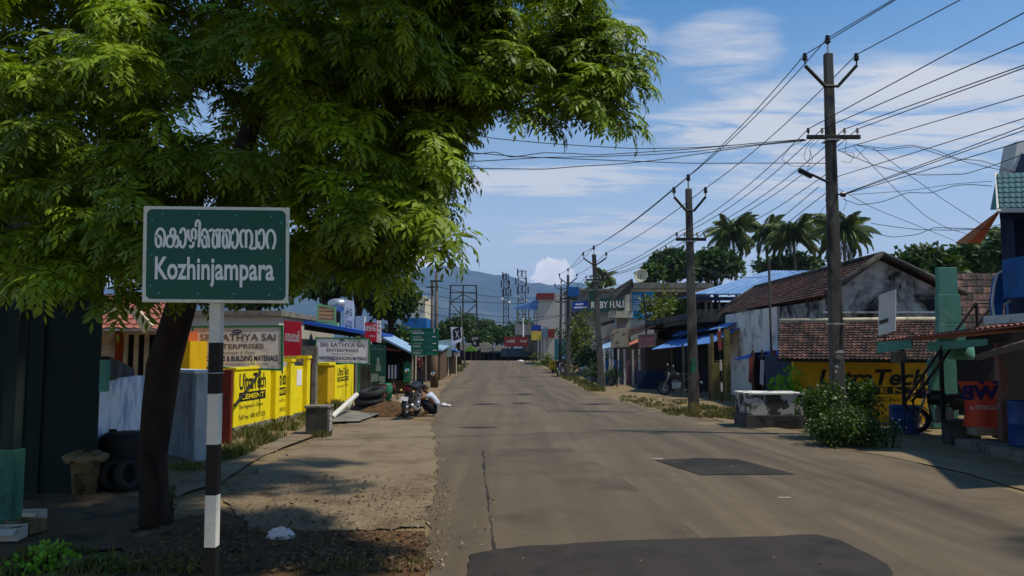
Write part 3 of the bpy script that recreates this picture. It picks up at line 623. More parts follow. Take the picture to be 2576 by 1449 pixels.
# ---------------------------------------------------------------- left: orange house, compound wall, gates
t = thing('house', 'orange house with pink tiled porch roof behind the whitewashed wall', 'house', (-9.6, 19, 0))
dH = 19.0
xa, xb = Xp(180, dH), Xp(455, dH); zt = Zp(330, 832, dH)
b = MB(); b.box(xa, xb, dH, dH + 5, 0, zt); b.build('wall', m_orange, t)
b = MB(); b.box(Xp(430, dH) + .02, xb + .25, dH - .06, dH + 4.9, 0, zt - .25); b.build('yellow_wall', m_yel2, t)
w = MB(); x0, x1 = Xp(320, dH), Xp(398, dH); z0, z1 = Zp(330, 970, dH), Zp(330, 842, dH); w.box(x0, x1, dH - .03, dH + .02, z0, z1); wi = w.build('window', m_dark, t)
f = MB()
for i in range(4): x = x0 + (x1 - x0) * i / 3; f.box(x - .045, x + .045, dH - .1, dH - .031, z0, z1)
f.box(x0 - .06, x1 + .06, dH - .11, dH - .032, z1 + .002, z1 + .09); f.box(x0 - .06, x1 + .06, dH - .11, dH - .032, z0 - .09, z0 - .002); f.build('frame', m_cream, wi)
f = MB(); f.box(Xp(268, dH), Xp(290, dH), dH - .25, dH - .003, 0, zt - .02); f.build('pillar', m_cream, t)
f = MB(); ez, tz = Zp(330, 830, dH), Zp(330, 770, dH)
tileroof(f, (xa - .4, dH + 1.2, tz + .35), (Xp(452, dH), dH + 1.2, tz + .35), (Xp(448, dH - .8), dH - .8, ez - .02), (xa - .4, dH - .8, ez - .02), 7, 16, .03); f.build('roof', m_pinkr, t)
f = MB(); a_, b_ = P(310, 792, dH - .95), P(360, 838, dH - .95); c_, d_ = P(382, 818, dH - .95), P(345, 776, dH - .95); f.prism([P(262, 786, dH - .95), P(330, 790, dH - .95), b_, c_, d_, P(262, 768, dH - .95)], (0, .12, 0)); f.build('bargeboard', m_cream, t)
wz = 1.56
pA, pB = Vector((Xp(252, 11.4), 11.4, 0)), Vector((Xp(370, 13.4), 13.4, 0))
b = MB(); dd = (pB - pA).normalized(); nn_ = Vector((-dd.y, dd.x, 0)) * .2
b.prism([pA + Vector((0, 0, -.1)), pB + Vector((0, 0, -.1)), pB + nn_ + Vector((0, 0, -.1)), pA + nn_ + Vector((0, 0, -.1))], (0, 0, wz + .1))
t = thing('compound_wall', 'whitewashed compound wall with blue wash streaks left of the trunk', 'wall', pA); b.build('wall', m_wwall, t)
b = MB(); b.prism([pA + nn_ * .9 + Vector((0.2, .3, wz - .02)), pB + nn_ * .9 + Vector((0, 0, wz - .02)), pB + nn_ * 1.0 + Vector((0, 0, wz + .12)), pA + nn_ * 1.0 + Vector((0.2, .3, wz + .34))], nn_ * .8); b.build('coping', m_concd, t)
c0, c1 = Vector((Xp(418, 15.3), 15.3, 0)), Vector((Xp(497, 14.2), 14.2, 0))
b = MB(); dd = (c1 - c0).normalized(); nn_ = Vector((-dd.y, dd.x, 0)) * .2
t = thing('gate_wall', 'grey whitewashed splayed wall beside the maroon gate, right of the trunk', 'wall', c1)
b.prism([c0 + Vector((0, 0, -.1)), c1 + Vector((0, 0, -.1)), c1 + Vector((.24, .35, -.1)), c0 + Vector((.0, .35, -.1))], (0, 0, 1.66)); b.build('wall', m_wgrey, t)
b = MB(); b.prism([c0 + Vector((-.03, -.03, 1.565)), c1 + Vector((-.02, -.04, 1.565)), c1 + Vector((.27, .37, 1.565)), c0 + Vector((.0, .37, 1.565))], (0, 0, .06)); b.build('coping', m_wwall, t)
def lattice(name, lab, x0, x1, y, z1, m, n):
    t = thing(name, lab, 'gate', ((x0 + x1) / 2, y, 0), 'maroon gate leaves'); b = MB()
    for i in range(n + 1): x = x0 + (x1 - x0) * i / n; b.box(x - .018, x + .018, y - .018, y + .018, .06, z1)
    k = int(z1 / .19)
    for i in range(k + 1): z = .08 + (z1 - .1) * i / k; b.box(x0 - .02, x1 + .02, y - .032, y - .019, z - .02, z + .02)
    b.build('grille', m, t); return t
lattice('gate_leaf', 'maroon lattice gate leaf between the grey wall and the banded post', Xp(508, 15.6), Xp(540, 15.6), 15.6, Zp(520, 935, 15.6), m_maroon, 3)
lattice('gate_leaf', 'maroon lattice gate half hidden behind the tree trunk', Xp(405, 15.8), Xp(428, 15.8), 15.9, 1.4, m_maroon, 3)
t = thing('gate_leaf', 'solid maroon corrugated gate leaf right of the banded sign post', 'gate', (Xp(565, 16.2), 16.2, 0), 'maroon gate leaves')
b = MB(); x0, x1 = Xp(546, 16.2), Xp(586, 16.2); zt = Zp(560, 930, 16.2)
n = 14
for i in range(n): b.box(x0 + (x1 - x0) * i / n, x0 + (x1 - x0) * (i + .55) / n, 16.19, 16.23, .06, zt)
b.box(x0, x1, 16.232, 16.26, .06, zt); b.build('sheet', m_maroon, t)
b = MB(); b.box(x0 - .05, x0 + .0, 16.18, 16.26, 0.02, zt + .25); b.build('post', m_maroon, t)
b = MB(); b.obox((x1 - .12, 16.16, 1.0), (.16, .03, .03)); b.build('handle', m_iron, t)
t = thing('notice_board', 'weathered stone faced pillar beside the maroon gate and yellow wall', 'pillar', (Xp(577, 17.5), 17.6, 0))
b = MB(); b.box(Xp(562, 17.5), Xp(584, 17.5), 17.4, 17.6, 0, Zp(570, 933, 17.5)); b.build('pillar', m_wood, t)
b = MB()
for i in range(5): z = .55 + i * .2; b.box(Xp(568, 17.38), Xp(582, 17.38), 17.36, 17.398, z, z + .12)
b.build('stones', m_stone, t)
# ---------------------------------------------------------------- yellow advertising wall
t = thing('painted_wall', 'bright yellow wall with black cement advertisements facing the road', 'wall', (-6.6, 21, 0))
wa, wb_ = P(586, 1085, 18.6), P(768, 1045, 23.6); wa.z = wb_.z = 0
dW = (wb_ - wa).normalized(); nW = Vector((dW.y, -dW.x, 0)); LW = (wb_ - wa).length
def wp(s, z, o=0.0): return wa + dW * s + nW * o + Vector((0, 0, z))
b = MB(); b.prism([wp(0, .16), wp(LW, .16), wp(LW, .16, -.2), wp(0, .16, -.2)], (0, 0, 1.36)); b.build('wall', m_yel, t)
b = MB()
for s, z in ((LW * .48, 1.58), (LW * .70, 1.66), (LW * .97, 1.74)): b.prism([wp(s - .14, .16, .005), wp(s + .14, .16, .005), wp(s + .14, .16, .13), wp(s - .14, .16, .13)], (0, 0, z - .16)); b.prism([wp(s - .17, z + .002, -.2), wp(s + .17, z + .002, -.2), wp(s + .17, z + .002, .16), wp(s - .17, z + .002, .16)], (0, 0, .08))
b.build('pilaster', m_yel, t)
b = MB(); b.prism([wp(0, 1.522, -.22), wp(LW * .45, 1.522, -.22), wp(LW * .45, 1.522, .03), wp(0, 1.522, .03)], (0, 0, .05)); b.build('coping', m_yel, t)
b = MB(); b.prism([wp(-.05, -.2, -.24), wp(LW, -.2, -.24), wp(LW, -.2, .04), wp(-.05, -.2, .04)], (0, 0, .355)); b.build('base', m_stone, t)
def advert(s0, s1, k=1.0):
    w = s1 - s0; U = Vector((0, 0, 1))
    text('UltraTech', m_tblack, t, wp(s0, 1.02), dW, U, w, .40, bold=.02, off=.006)
    q = MB(); q.prism([wp(s0, .74, .002), wp(s1, .74, .002), wp(s1, .96, .002), wp(s0, .96, .002)], nW * .004); q.build('print_band', m_tblack, t)
    text('CEMENT', m_yel, t, wp(s0 + w * .06, .785), dW, U, w * .88, .13, bold=.015, off=.010)
    text("The Engineer's Choice", m_tblack, t, wp(s0, .54), dW, U, w * .9, .12, off=.006)
    text('Toll Free: 1800 425 2525', m_tblack, t, wp(s0, .30), dW, U, w, .11, off=.006)
advert(.28, LW * .38); advert(LW * .53, LW * .665 + .0)
b = MB(); b.prism([wp(LW * .84, .95, .002), wp(LW * .92, .95, .002), wp(LW * .92, 1.42, .002), wp(LW * .84, 1.42, .002)], nW * .006); b.build('pasted_notice', m_board, t)
# second yellow piece: gate pillar of the hardware yard
d2 = 27.0
x0, x1 = Xp(794, d2), Xp(826, d2); z1 = Zp(800, 912, d2)
t = thing('painted_pillar', 'yellow boxed gate pillar below the farther hardware board', 'pillar', ((x0 + x1) / 2, d2, 0))
b = MB(); b.box(x0, x1, d2, d2 + .9, 0, z1 - .1); b.build('pillar', m_yel2, t)
b = MB(); b.box(x0 - .03, x1 + .05, d2 - .04, d2 + .94, z1 - .098, z1); b.build('cap', m_yel, t)
b = MB(); b.box(x1 - .15, x1 + .04, d2 + .902, d2 + 4.2, .05, z1 - .12); b.build('wall', m_yel, t)
text('UltraTech', m_tblack, t, (x1 + .04, d2 + 1.3, 1.05), (0, 1, 0), (0, 0, 1), 1.9, .28, bold=.02)
q = MB(); q.box(x1 + .041, x1 + .046, d2 + 1.3, d2 + 3.2, .84, 1.0); q.build('print_band', m_tblack, t)
text('CEMENT', m_yel, t, (x1 + .046, d2 + 1.4, .87), (0, 1, 0), (0, 0, 1), 1.7, .1, bold=.015)
text("The Engineer's Choice", m_tblack, t, (x1 + .04, d2 + 1.3, .6), (0, 1, 0), (0, 0, 1), 1.8, .1)
t = thing('grey_gate_post', 'grey plastered pier lettered in dark red beside a brown door', 'pillar', (Xp(780, 26), 26, 0))
b = MB(); b.box(Xp(757, 26.4), Xp(797, 26.4), 26.4, 26.6, 1.52, Zp(770, 870, 26.4)); b.build('pier', m_conc, t)
b = MB(); b.box(Xp(786, 26.4), Xp(796, 26.4), 26.36, 26.62, 0, 1.518); b.build('jamb', m_conc, t)
b = MB(); b.box(Xp(766, 26.4), Xp(785.6, 26.4), 26.45, 26.5, 0.02, 1.515); b.build('door', m_wood, t)
text('SD', m_tred, t, P(763, 918, 26.4), (1, 0, 0), (0, 0, 1), .36, .24, bold=.03)
g = G(800, 1096); bx0 = MB()
t = thing('concrete_block', 'concrete marker block with white painted strokes on its road side', 'block', g)
bx0.box(g.x - .30, g.x + .22, g.y, g.y + .5, -.05, .63); bx0.build('block', m_concd, t, bevel=.015)
bx0 = MB(); bx0.box(g.x - .33, g.x + .24, g.y - .02, g.y + .52, .632, .69); bx0.build('cap', m_conc, t, bevel=.01)
text('VZG5', m_twhite, t, (g.x + .22, g.y + .18, .56), (0, 0, -1), (0, 1, 0), .5, .16, bold=.02)
b = MB(); b.box(g.x + .221, g.x + .223, g.y + .4, g.y + .43, .12, .5); b.build('print', m_twhite, t)
# hardware boards
def hw(pts, d, lab, legs):
    t, put, rect, at = pxboard('hardware_signboard', lab, 'sign', pts, d, m_board, m_gframe, fw=.05, legs=legs, legm=m_gframe, group='hardware shop boards')
    b = MB(); q = at(.5, .9, .004); rr_ = (at(1, 0) - at(0, 0)).normalized(); uu = (at(0, 1) - at(0, 0)).normalized(); w = (at(1, 0) - at(0, 0)).length
    b.prism([q + rr_ * .055 * w * math.cos(a * .4) + uu * .022 * w * math.sin(a * .4) for a in range(16)], rr_.cross(uu) * .003); b.build('logo', m_tblue, t)
    put('SKB', m_twhite, .46, .885, .54, .915, off=.009)
    put('SRI SATHYA SAI', m_tgrey, .09, .64, .92, .81, bold=.02); put('ENTERPRISES', m_tgrey, .21, .46, .79, .58, bold=.02)
    put('Wholesale & Retail', m_tgrey, .3, .345, .7, .415, shear=.35); put('HARDWARES & BUILDING MATERIALS', m_tblue, .06, .15, .94, .285, bold=.025)
    put('POLLACHI ROAD, KOZHINJAMPARA - 678555   PH: 9388601', m_tblack, .15, .065, .85, .105, bold=.01); return t
hw([(482, 820), (712, 818), (712, 933), (482, 925)], 20.0, 'nearer white hardware signboard in green frame behind the banded post', [(.06, .2)])
hw([(793, 848), (930, 851), (929, 917), (794, 914)], 29.6, 'farther white hardware signboard in green frame over the yellow pillar', [(.8, .2), (.15, .2)])
tt = MB(); tt.tube([P(590, 1020, 18.4), P(655, 936, 19.9)], .03, 6); tag(tt.build('brace_rod', m_iron), 'thin dark rod propping the nearer hardware board', 'rod')
# white building behind the boards
t = thing('shop_building', 'white flat roofed building behind the nearer hardware board', 'building', (-11, 31, 0))
b = MB(); b.box(-16, Xp(700, 29), 29, 38, 0, Zp(600, 795, 29)); b.build('wall', m_bgwhite, t)
b = MB(); b.box(-16.2, Xp(700, 29) + .15, 28.8, 38.2, Zp(600, 795, 29) + .002, Zp(600, 795, 29) + .2); b.build('roof', m_conc, t)
t, put, rect, at = pxboard('shop_sign', 'tall red sign with white script and yellow foot strip', 'sign', [(714, 806), (757, 810), (757, 909), (713, 910)], 27.4, m_red, None, th=.06, legs=[(.5, .3)])
rect(m_ystrip, 0, 0, 1, .14); put('ദേശാഭി', m_twhite, .08, .5, .92, .78, bold=.01); put('ദിനപത്രം', m_tblack, .1, .03, .9, .11, off=.006)
# blue roofed shop
t = thing('shop_building', 'shop with sloping blue sheet roof behind the hardware boards', 'building', (-7.2, 34, 0))
b = MB(); dS = 31.0; corr(b, P(765, 806, dS + 8), P(765, 806, dS) , P(912, 834, dS), P(912, 834, dS) + Vector((0, 8, 0)), 20, .025); b = MB()
a_, c_ = P(765, 806, dS), P(913, 832, dS); e8 = Vector((0, 8, 0)); b.slab(a_, c_, c_ + e8, a_ + e8, .14); b.build('roof', m_bluedk, t)
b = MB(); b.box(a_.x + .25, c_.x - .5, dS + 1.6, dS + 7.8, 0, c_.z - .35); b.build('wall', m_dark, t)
b = MB(); b.prism([P(765, 812, dS + 1), P(905, 838, dS + 1), P(905, 850, dS + 1), P(765, 830, dS + 1)], (0, .1, 0)); b.build('beam', m_dark, t)
for x0, x1, m, nm in ((870, 894, m_maroon2, 'shutter'), (911, 930, m_concd, 'wall_panel')):
    b = MB(); b.box(Xp(x0, 32), Xp(x1, 32), 32, 32.12, .05, Zp(x0, 850, 32))
    if nm == 'shutter':
        for i in range(18): b.box(Xp(x0, 32) + .01, Xp(x1, 32) - .01, 31.97, 31.998, .1 + i * .11, .16 + i * .11)
    b.build(nm, m, t)
for x in (866, 897, 903, 932): b = MB(); b.tube([(Xp(x, 31.8), 31.8, 0), (Xp(x, 31.8), 31.8, Zp(x, 845, 31.8))], .045, 8); b.build('post', m_white, t)
t, put, rect, at = pxboard('framed_panel', 'ribbed orange panel in light green frame standing on the blue roof', 'panel', [(797, 763), (845, 773), (845, 812), (797, 810)], 31.8, m_ribbed, m_lgreen, fw=.08)
for i in range(4): rect(m_wood, .08, .18 + i * .2, .9, .21 + i * .2)
b = MB(); b.prism([P(797, 812, 31.75), P(849, 812, 31.75), P(849, 824, 31.75), P(797, 822, 31.75)], (0, .3, 0)); b.build('base', m_lgreen, t)
g = P(850, 790, 33.5); b = MB(); b.lathe([(0, -.12), (.1, -.1), (.42, .12), (.45, .3), (.4, .42), (.2, .5), (0, .52)], (g.x, 33.5, P(850, 775, 33.5).z - .1), 18)
t = thing('metal_tank', 'shiny domed metal tank on the blue roof behind the leaves', 'tank', (g.x, 33.5, 3)); b.build('tank', m_alu, t, True)
b = MB(); b.tube([(g.x, 33.5, 2.9), (g.x, 33.5, P(850, 775, 33.5).z - .2)], .12, 8); b.build('stand', m_iron, t)
t, put, rect, at = pxboard('hanging_sign', 'tall white sign with black strokes partly behind leaves', 'sign', [(867, 752), (889, 758), (889, 842), (866, 838)], 33, m_board, None, legs=[(.5, .2)])
put('കട', m_tblack, .15, .55, .85, .75); put('ചായ', m_tblack, .1, .2, .9, .4)
t = thing('grey_pier', 'blue grey plastered pier right of the farther hardware board', 'pillar', (Xp(935, 32), 33, 0)); b = MB(); b.box(Xp(893, 33), Xp(915, 33), 33, 33.4, 2.1, Zp(900, 795, 33)); b.build('pier', m_wgrey, t)
t, put, rect, at = pxboard('shop_sign', 'red phone shop sign with white letters beside a narrow white strip', 'sign', [(918, 811), (947, 812), (947, 860), (918, 859)], 31.5, m_red, None, th=.08, legs=[(.4, .3)])
put('airtel 4G', m_twhite, .06, .55, .94, .92, bold=.02); put('recharge', m_twhite, .4, .22, .9, .38)
t, put, rect, at = pxboard('hanging_sign', 'narrow white strip sign with small dark letters beside the red phone sign', 'sign', [(948, 806), (958, 806), (958, 862), (948, 861)], 31.6, m_board, None, th=.08, legs=[(.5, .2)])
put('4', m_tblack, .2, .6, .8, .72); put('ON', m_tblack, .2, .4, .8, .5); put('A', m_tblack, .2, .8, .8, .9)
t, put, rect, at = pxboard('poster_panel', 'dark green poster panel with pale figure under the red phone sign', 'poster', [(932, 866), (970, 868), (970, 972), (932, 972)], 30.6, m_postg, None, th=.05, legs=[(.1, .2), (.9, .2)])
rect(m_postp, .42, .5, .6, .68); rect(m_postp, .36, .36, .7, .5); rect(m_postp, .05, .1, .5, .3); rect(m_postp, .55, .06, .95, .24); put('POOJA STORES', m_postp, .1, .86, .8, .91, off=.006)
g = P(952, 985, 30.2); t = thing('cool_box', 'maroon box with a small white mark under the green poster', 'box', (g.x, 30.2, 0)); b = MB(); b.box(g.x - .26, g.x + .26, 30, 30.4, g.z - .2, g.z + .2); b.build('box', m_maroon2, t, bevel=.02)
b = MB(); b.box(g.x - .24, g.x + .24, 30.02, 30.38, 0, g.z - .202); b.build('stand', m_wood, t); b = MB(); b.box(g.x + .1, g.x + .17, 29.995, 29.999, g.z - .06, g.z + .02); b.build('label', m_board, t)
g = P(975, 985, 30.8); b = MB(); b.lathe([(0, -.3), (.16, -.28), (.2, 0), (.19, .25), (.14, .32), (0, .33)], (g.x, 30.8, g.z), 16); b.lathe([(0, -g.z), (.15, -g.z), (.15, -.3)], (g.x, 30.8, g.z), 10); tag(b.build('gas_cylinder', m_greenpl, smooth=True), 'rounded green drum beside the maroon box', 'drum')
# ---------------------------------------------------------------- stalls farther on the left
t = thing('market_stall', 'stall under a sloping light blue sheet awning left of the green route board', 'stall', (Xp(1000, 36), 36, 0))
b = MB(); a_, c_ = P(950, 843, 36), P(1046, 893, 35); corr(b, a_ + Vector((0, 4, .1)), a_, c_, c_ + Vector((0, 4, .1)), 18, .02); b.slab(a_, c_, c_ + Vector((0, 4, .0)), a_ + Vector((0, 4, .0)), .06); b.build('awning', m_lblue, t)
b = MB(); b.box(Xp(940, 38.6), Xp(1035, 38.6), 38.6, 38.8, 0, 2.3); b.build('wall', m_dark, t)
for x in (962, 1042): b = MB(); b.box(Xp(x, 35.2) - .09, Xp(x, 35.2) + .09, 35.1, 35.3, 0, Zp(x, 892 if x > 1000 else 868, 35.2)); b.build('post', m_cream, t)
b = MB(); b.prism([P(960, 872, 35.8), P(1000, 880, 35.8), P(1000, 884, 35.8), P(960, 880, 35.8)], (0, 1.2, 0)); b.build('fascia', m_rag, t)
b = MB(); b.box(Xp(968, 36), Xp(1030, 36), 36, 37, 0.02, .55); b.build('counter', m_wood, t)
b = MB(); c_ = P(989, 918, 35.9); n = 6
for i in range(n): b.cur = i % 2; b.box(c_.x - .22 + i * .075, c_.x - .22 + (i + .99) * .075, 35.85 + .02 * (i % 2), 35.9 + .02 * (i % 2), c_.z - .62, c_.z)
tag(b.build('striped_cloth', [m_board, m_tblue]), 'blue and white striped cloth hanging at the stall', 'cloth')
b = MB(); c_ = P(1024, 945, 35.9); b.box(c_.x - .16, c_.x + .16, 35.8, 36.0, c_.z - .3, c_.z + .6); b.lathe([(.05, 0), (.05, .1), (0, .1)], (c_.x, 35.9, c_.z + .6), 8); tag(b.build('green_crate', m_greenpl, bevel=.02), 'upright green plastic container at the stall counter', 'crate')
# green route board on its post
t, put, rect, at = pxboard('route_board', 'green four panel route board with distances and arrows', 'sign', [(1033, 825), (1103, 825), (1103, 893), (1034, 894)], 34.0, m_greenpl, m_gframe, fw=.03, th=.04, legs=[(.12, .3)], legm=m_iron, legr=.04)
for i, (a1, a2, km, ar) in enumerate([('പാലക്കാട്', 'Palakkad', '26 km', 'I'), ('വേലന്താവളം', 'Velanthavalam', '10 km', '-'), ('ചിറ്റൂര്‍', 'Chittur', '12 km', '-'), ('പഴനി', 'Pazhani', '86 km', '-')]):
    v = .76 - i * .245; rect(m_green, .025, v, .975, v + .215)
    put(a1, m_twhite, .07, v + .125, .4, v + .185, off=.006); put(a2, m_twhite, .07, v + .03, .48 if i < 2 else .36, v + .095, bold=.01, off=.006); put(km, m_rivet, .6, v + .03, .82, v + .08, off=.006)
    q = at(.86, v + .15, .008); b = MB(); rr_ = Vector((1, 0, 0)); uu = Vector((0, 0, 1))
    if i == 0: b.prism([q + Vector((-.02, 0, -.1)), q + Vector((.02, 0, -.1)), q + Vector((.02, 0, .02)), q + Vector((.05, 0, .02)), q + Vector((0, 0, .08)), q + Vector((-.05, 0, .02)), q + Vector((-.02, 0, .02))], (0, -.003, 0))
    else: b.prism([q + Vector((-.1, 0, -.015)), q + Vector((.03, 0, -.015)), q + Vector((.03, 0, -.04)), q + Vector((.09, 0, 0)), q + Vector((.03, 0, .04)), q + Vector((.03, 0, .015)), q + Vector((-.1, 0, .015))], (0, -.003, 0))
    b.build('arrow', m_twhite, t)
# doors and hanging shop front behind the poles
t = thing('shop_building', 'low brown plank shop front behind the twin poles', 'building', (Xp(1065, 52), 52, 0))
b = MB(); b.box(Xp(1030, 51), Xp(1108, 51), 51, 56, zg(51), zg(51) + 2.1); b.build('wall', m_wood, t)
b = MB(); b.slab((Xp(1026, 50.2), 50.2, zg(50) + 2.15), (Xp(1112, 50.2), 50.2, zg(50) + 2.0), (Xp(1112, 50.2), 56, zg(50) + 2.3), (Xp(1026, 50.2), 56, zg(50) + 2.5), .1); b.build('roof', m_lblue, t)
for x in (1070, 1083): b = MB(); b.box(Xp(x, 50.9), Xp(x + 4, 50.9), 50.9, 50.99, zg(51), zg(51) + 1.9); b.build('door_board', m_cream, t)
b = MB(); b.box(Xp(1052, 50.9), Xp(1064, 50.9), 50.92, 50.97, zg(51) + 1.5, zg(51) + 1.85); b.build('hanging_notice', m_board, t)
# blue building rising behind
t = thing('building', 'blue lower storey building with cream upper floor behind the twin poles', 'building', (Xp(1055, 70), 70, 0))
b = MB(); b.box(Xp(1010, 68), Xp(1072, 68), 68, 76, .4, Zp(1050, 800, 68)); b.build('lower_storey', m_bluebld, t)
b = MB(); b.box(Xp(1035, 69), Xp(1068, 69), 69, 75, Zp(1050, 800, 68) + .002, Zp(1050, 745, 69)); b.build('upper_storey', m_cream, t)
b = MB(); b.box(Xp(1066, 68.6), Xp(1076, 68.6), 68.6, 69.2, Zp(1070, 757, 68.6), Zp(1070, 750, 68.6)); b.build('sunshade', m_conc, t)
t, put, rect, at = pxboard('tarpaulin_sheet', 'pale grey tarpaulin sheet right of the green route board', 'tarpaulin', [(1098, 858), (1136, 853), (1136, 897), (1100, 900)], 56, m_tarp, None, th=.04, legs=[(.1, .3), (.9, .3)])
t = thing('market_stall', 'small stall with bright blue tarpaulin awning beyond the route board', 'stall', (Xp(1125, 58), 58, .3))
b = MB(); a_, c_ = P(1102, 868, 58), P(1152, 884, 57); b.slab(a_, c_, c_ + Vector((0, 3, 0)), a_ + Vector((0, 3, 0)), .06); b.build('awning', m_bluedk, t)
for x in (1107, 1128, 1148): b = MB(); b.tube([(Xp(x, 57.6), 57.6, zg(57)), (Xp(x, 57.6), 57.6, Zp(x, 876, 57.6))], .05, 6); b.build('post', m_cream, t)
b = MB(); b.box(Xp(1104, 60), Xp(1146, 60), 60.2, 60.4, zg(60), zg(60) + 1.9); b.build('wall', m_wood, t)
g = G(1127, 935); t = thing('stall_table', 'black covered table standing before the small blue awning', 'table', g)
b = MB(); b.box(g.x - .55, g.x + .45, g.y, g.y + .7, g.z + .3, g.z + 1.0); b.build('table', m_black, t)
for sx in (-.5, .4): b = MB(); b.box(g.x + sx - .04, g.x + sx + .04, g.y, g.y + .08, g.z, g.z + .298); b.build('leg', m_cream, t)
t, put, rect, at = pxboard('cloth_flag', 'black and white party flag cloth drooping beside a thin leaning pole', 'flag', [(1133, 823), (1162, 823), (1162, 858), (1137, 868)], 58, m_board, None, th=.03, legs=[(.5, .1)])
rect(m_black, .2, .18, .98, .82); put('X', m_twhite, .4, .3, .75, .72, off=.006)
t, put, rect, at = pxboard('small_notice', 'small white notice on a rusty post below the drooping flag', 'notice', [(1141, 886), (1156, 886), (1156, 896), (1141, 896)], 58.5, m_board, None, th=.03, legs=[(.5, .2)], legm=m_rust); put('1', m_tblack, .4, .2, .6, .8)
b = MB(); b.tube([G(1170, 925), P(1158, 770, G(1170, 925).y)], [.1, .06], 8); tag(b.build('leaning_pole', m_pole), 'thin pale leaning pole before the roadside tree', 'pole')
# ---------------------------------------------------------------- motorbikes, bicycle, tyres
def motorbike(name, label, group, body, loc, rz, scale=1.0):
    """built at the origin heading +Y, then turned"""
    t = thing(name, label, 'motorbike', (0, 0, 0), group)
    for y, rr_ in ((-.63, .30), (.63, .30)):
        b = MB(); b.torus((0, y, rr_), .245, .05, 'X', 26, 8); w = b.build('wheel', m_rubber, t, True)
        b = MB(); b.torus((0, y, rr_), .195, .016, 'X', 24, 6); b.lathe([(0, -.06), (.06, -.06), (.06, .06), (0, .06)], (0, y, rr_), 12, 'X')
        for i in range(5): a = i * 1.2566; b.tube([(0, y, rr_), (0, y + .19 * math.cos(a), rr_ + .19 * math.sin(a))], .013, 5)
        b.build('rim', m_steel, w, True)
        b = MB(); b.lathe([(.07, .03), (.11, .03), (.11, .036), (.07, .036)], (.05, y, rr_), 16, 'X'); b.build('brake_disc', m_alu, w)
    b = MB()
    for s in (-1, 1): b.tube([(s * .085, .63, .30), (s * .085, .47, .72), (s * .085, .40, .92)], [.026, .024, .02], 8)
    b.build('fork', m_steel, t, True)
    b = MB(); b.tube([(-.36, .27, 1.02), (-.3, .33, 1.03), (-.1, .40, .97), (.1, .40, .97), (.3, .33, 1.03), (.36, .27, 1.02)], .014, 7); b.build('handlebar', m_iron, t, True)
    for s in (-1, 1):
        b = MB(); b.tube([(s * .3, .33, 1.03), (s * .34, .38, 1.14), (s * .37, .38, 1.22)], .007, 6); mi = b.build('mirror', m_black, t)
        b = MB(); b.lathe([(.0, -.012), (.062, -.01), (.062, .012), (0, .014)], (s * .38, .375, 1.235), 14, 'Y'); b.build('mirror_glass', m_mirror, mi, True)
    b = MB(); b.lathe([(0, .10), (.085, .08), (.1, 0), (.07, -.1), (0, -.12)], (0, .52, .88), 14, 'Y'); b.prism([(-.13, .46, .84), (.13, .46, .84), (.1, .5, 1.06), (-.1, .5, 1.06)], (0, .02, .01)); b.build('headlamp', body, t)
    b = MB()
    prof = [(.40, .09, .70, .86), (.3, .15, .66, .97), (.1, .16, .68, .96), (-.05, .12, .70, .86), (-.12, .09, .70, .8)]; ms = []
    for y, w, z0, z1 in prof: ms.append(b.add([(-w * .6, y, z0), (w * .6, y, z0), (w, y, (z0 + z1) / 2), (w * .6, y, z1), (-w * .6, y, z1), (-w, y, (z0 + z1) / 2)]))
    for p, q in zip(ms, ms[1:]):
        for i in range(6): j = (i + 1) % 6; b.face([p + i, p + j, q + j, q + i])
    b.face([ms[0] + i for i in range(6)][::-1]); b.face([ms[-1] + i for i in range(6)]); b.build('fuel_tank', body, t, True)
    b = MB(); b.prism([(-.12, .0, .80), (.12, .0, .80), (.13, -.35, .80), (.10, -.72, .86), (-.10, -.72, .86), (-.13, -.35, .80)], (0, 0, .09)); b.build('seat', m_seat, t, bevel=.03)
    b = MB()
    for s in (-1, 1): b.prism([(s * .125, .02, .78), (s * .13, -.3, .76), (s * .1, -.72, .84), (s * .1, -.55, .66), (s * .13, -.1, .56)], (s * -.03, 0, 0))
    b.build('side_panel', body, t)
    b = MB(); b.box(-.16, .16, -.12, .26, .28, .56)
    for i in range(6): b.box(-.17, .17, .0, .22, .50 + i * .028, .512 + i * .028)
    b.lathe([(0, -.2), (.1, -.2), (.1, .2), (0, .2)], (0, .02, .38), 12, 'X'); b.build('engine', m_steel, t, bevel=.015)
    b = MB(); b.tube([(0, .40, .9), (0, .2, .66), (0, -.12, .62)], .03, 8); b.tube([(0, .38, .78), (0, .32, .3), (0, -.1, .26)], .022, 8)
    for s in (-1, 1): b.tube([(s * .09, -.1, .34), (s * .1, -.63, .30)], .022, 6); b.tube([(s * .11, -.62, .32), (s * .11, -.44, .72)], [.03, .02], 7)
    b.tube([(-.11, -.1, .26), (-.24, -.18, .0)], .013, 6); b.build('frame', m_iron, t, True)
    b = MB(); b.tube([(.1, .22, .42), (.16, .2, .24), (.17, -.15, .24), (.17, -.75, .40)], [.022, .022, .04, .05], 10); b.build('exhaust', m_alu, t, True)
    for y0, y1, rr_ in ((.42, .9, .335), (-1.0, -.40, .345)):
        b = MB(); c = .63 if y0 > 0 else -.63; n = 8; a0, a1 = (R(30), R(140)) if y0 > 0 else (R(50), R(175)); prev = None
        for i in range(n + 1):
            a = a0 + (a1 - a0) * i / n; k = b.add([(s * .065, c + rr_ * math.cos(a), .30 + rr_ * math.sin(a)) for s in (-1, 1)] + [(s * .06, c + (rr_ - .012) * math.cos(a), .30 + (rr_ - .012) * math.sin(a)) for s in (1, -1)])
            if prev is not None:
                for q in range(4): w = (q + 1) % 4; b.face([prev + q, prev + w, k + w, k + q])
            prev = k
        b.build('mudguard', body, t, True)
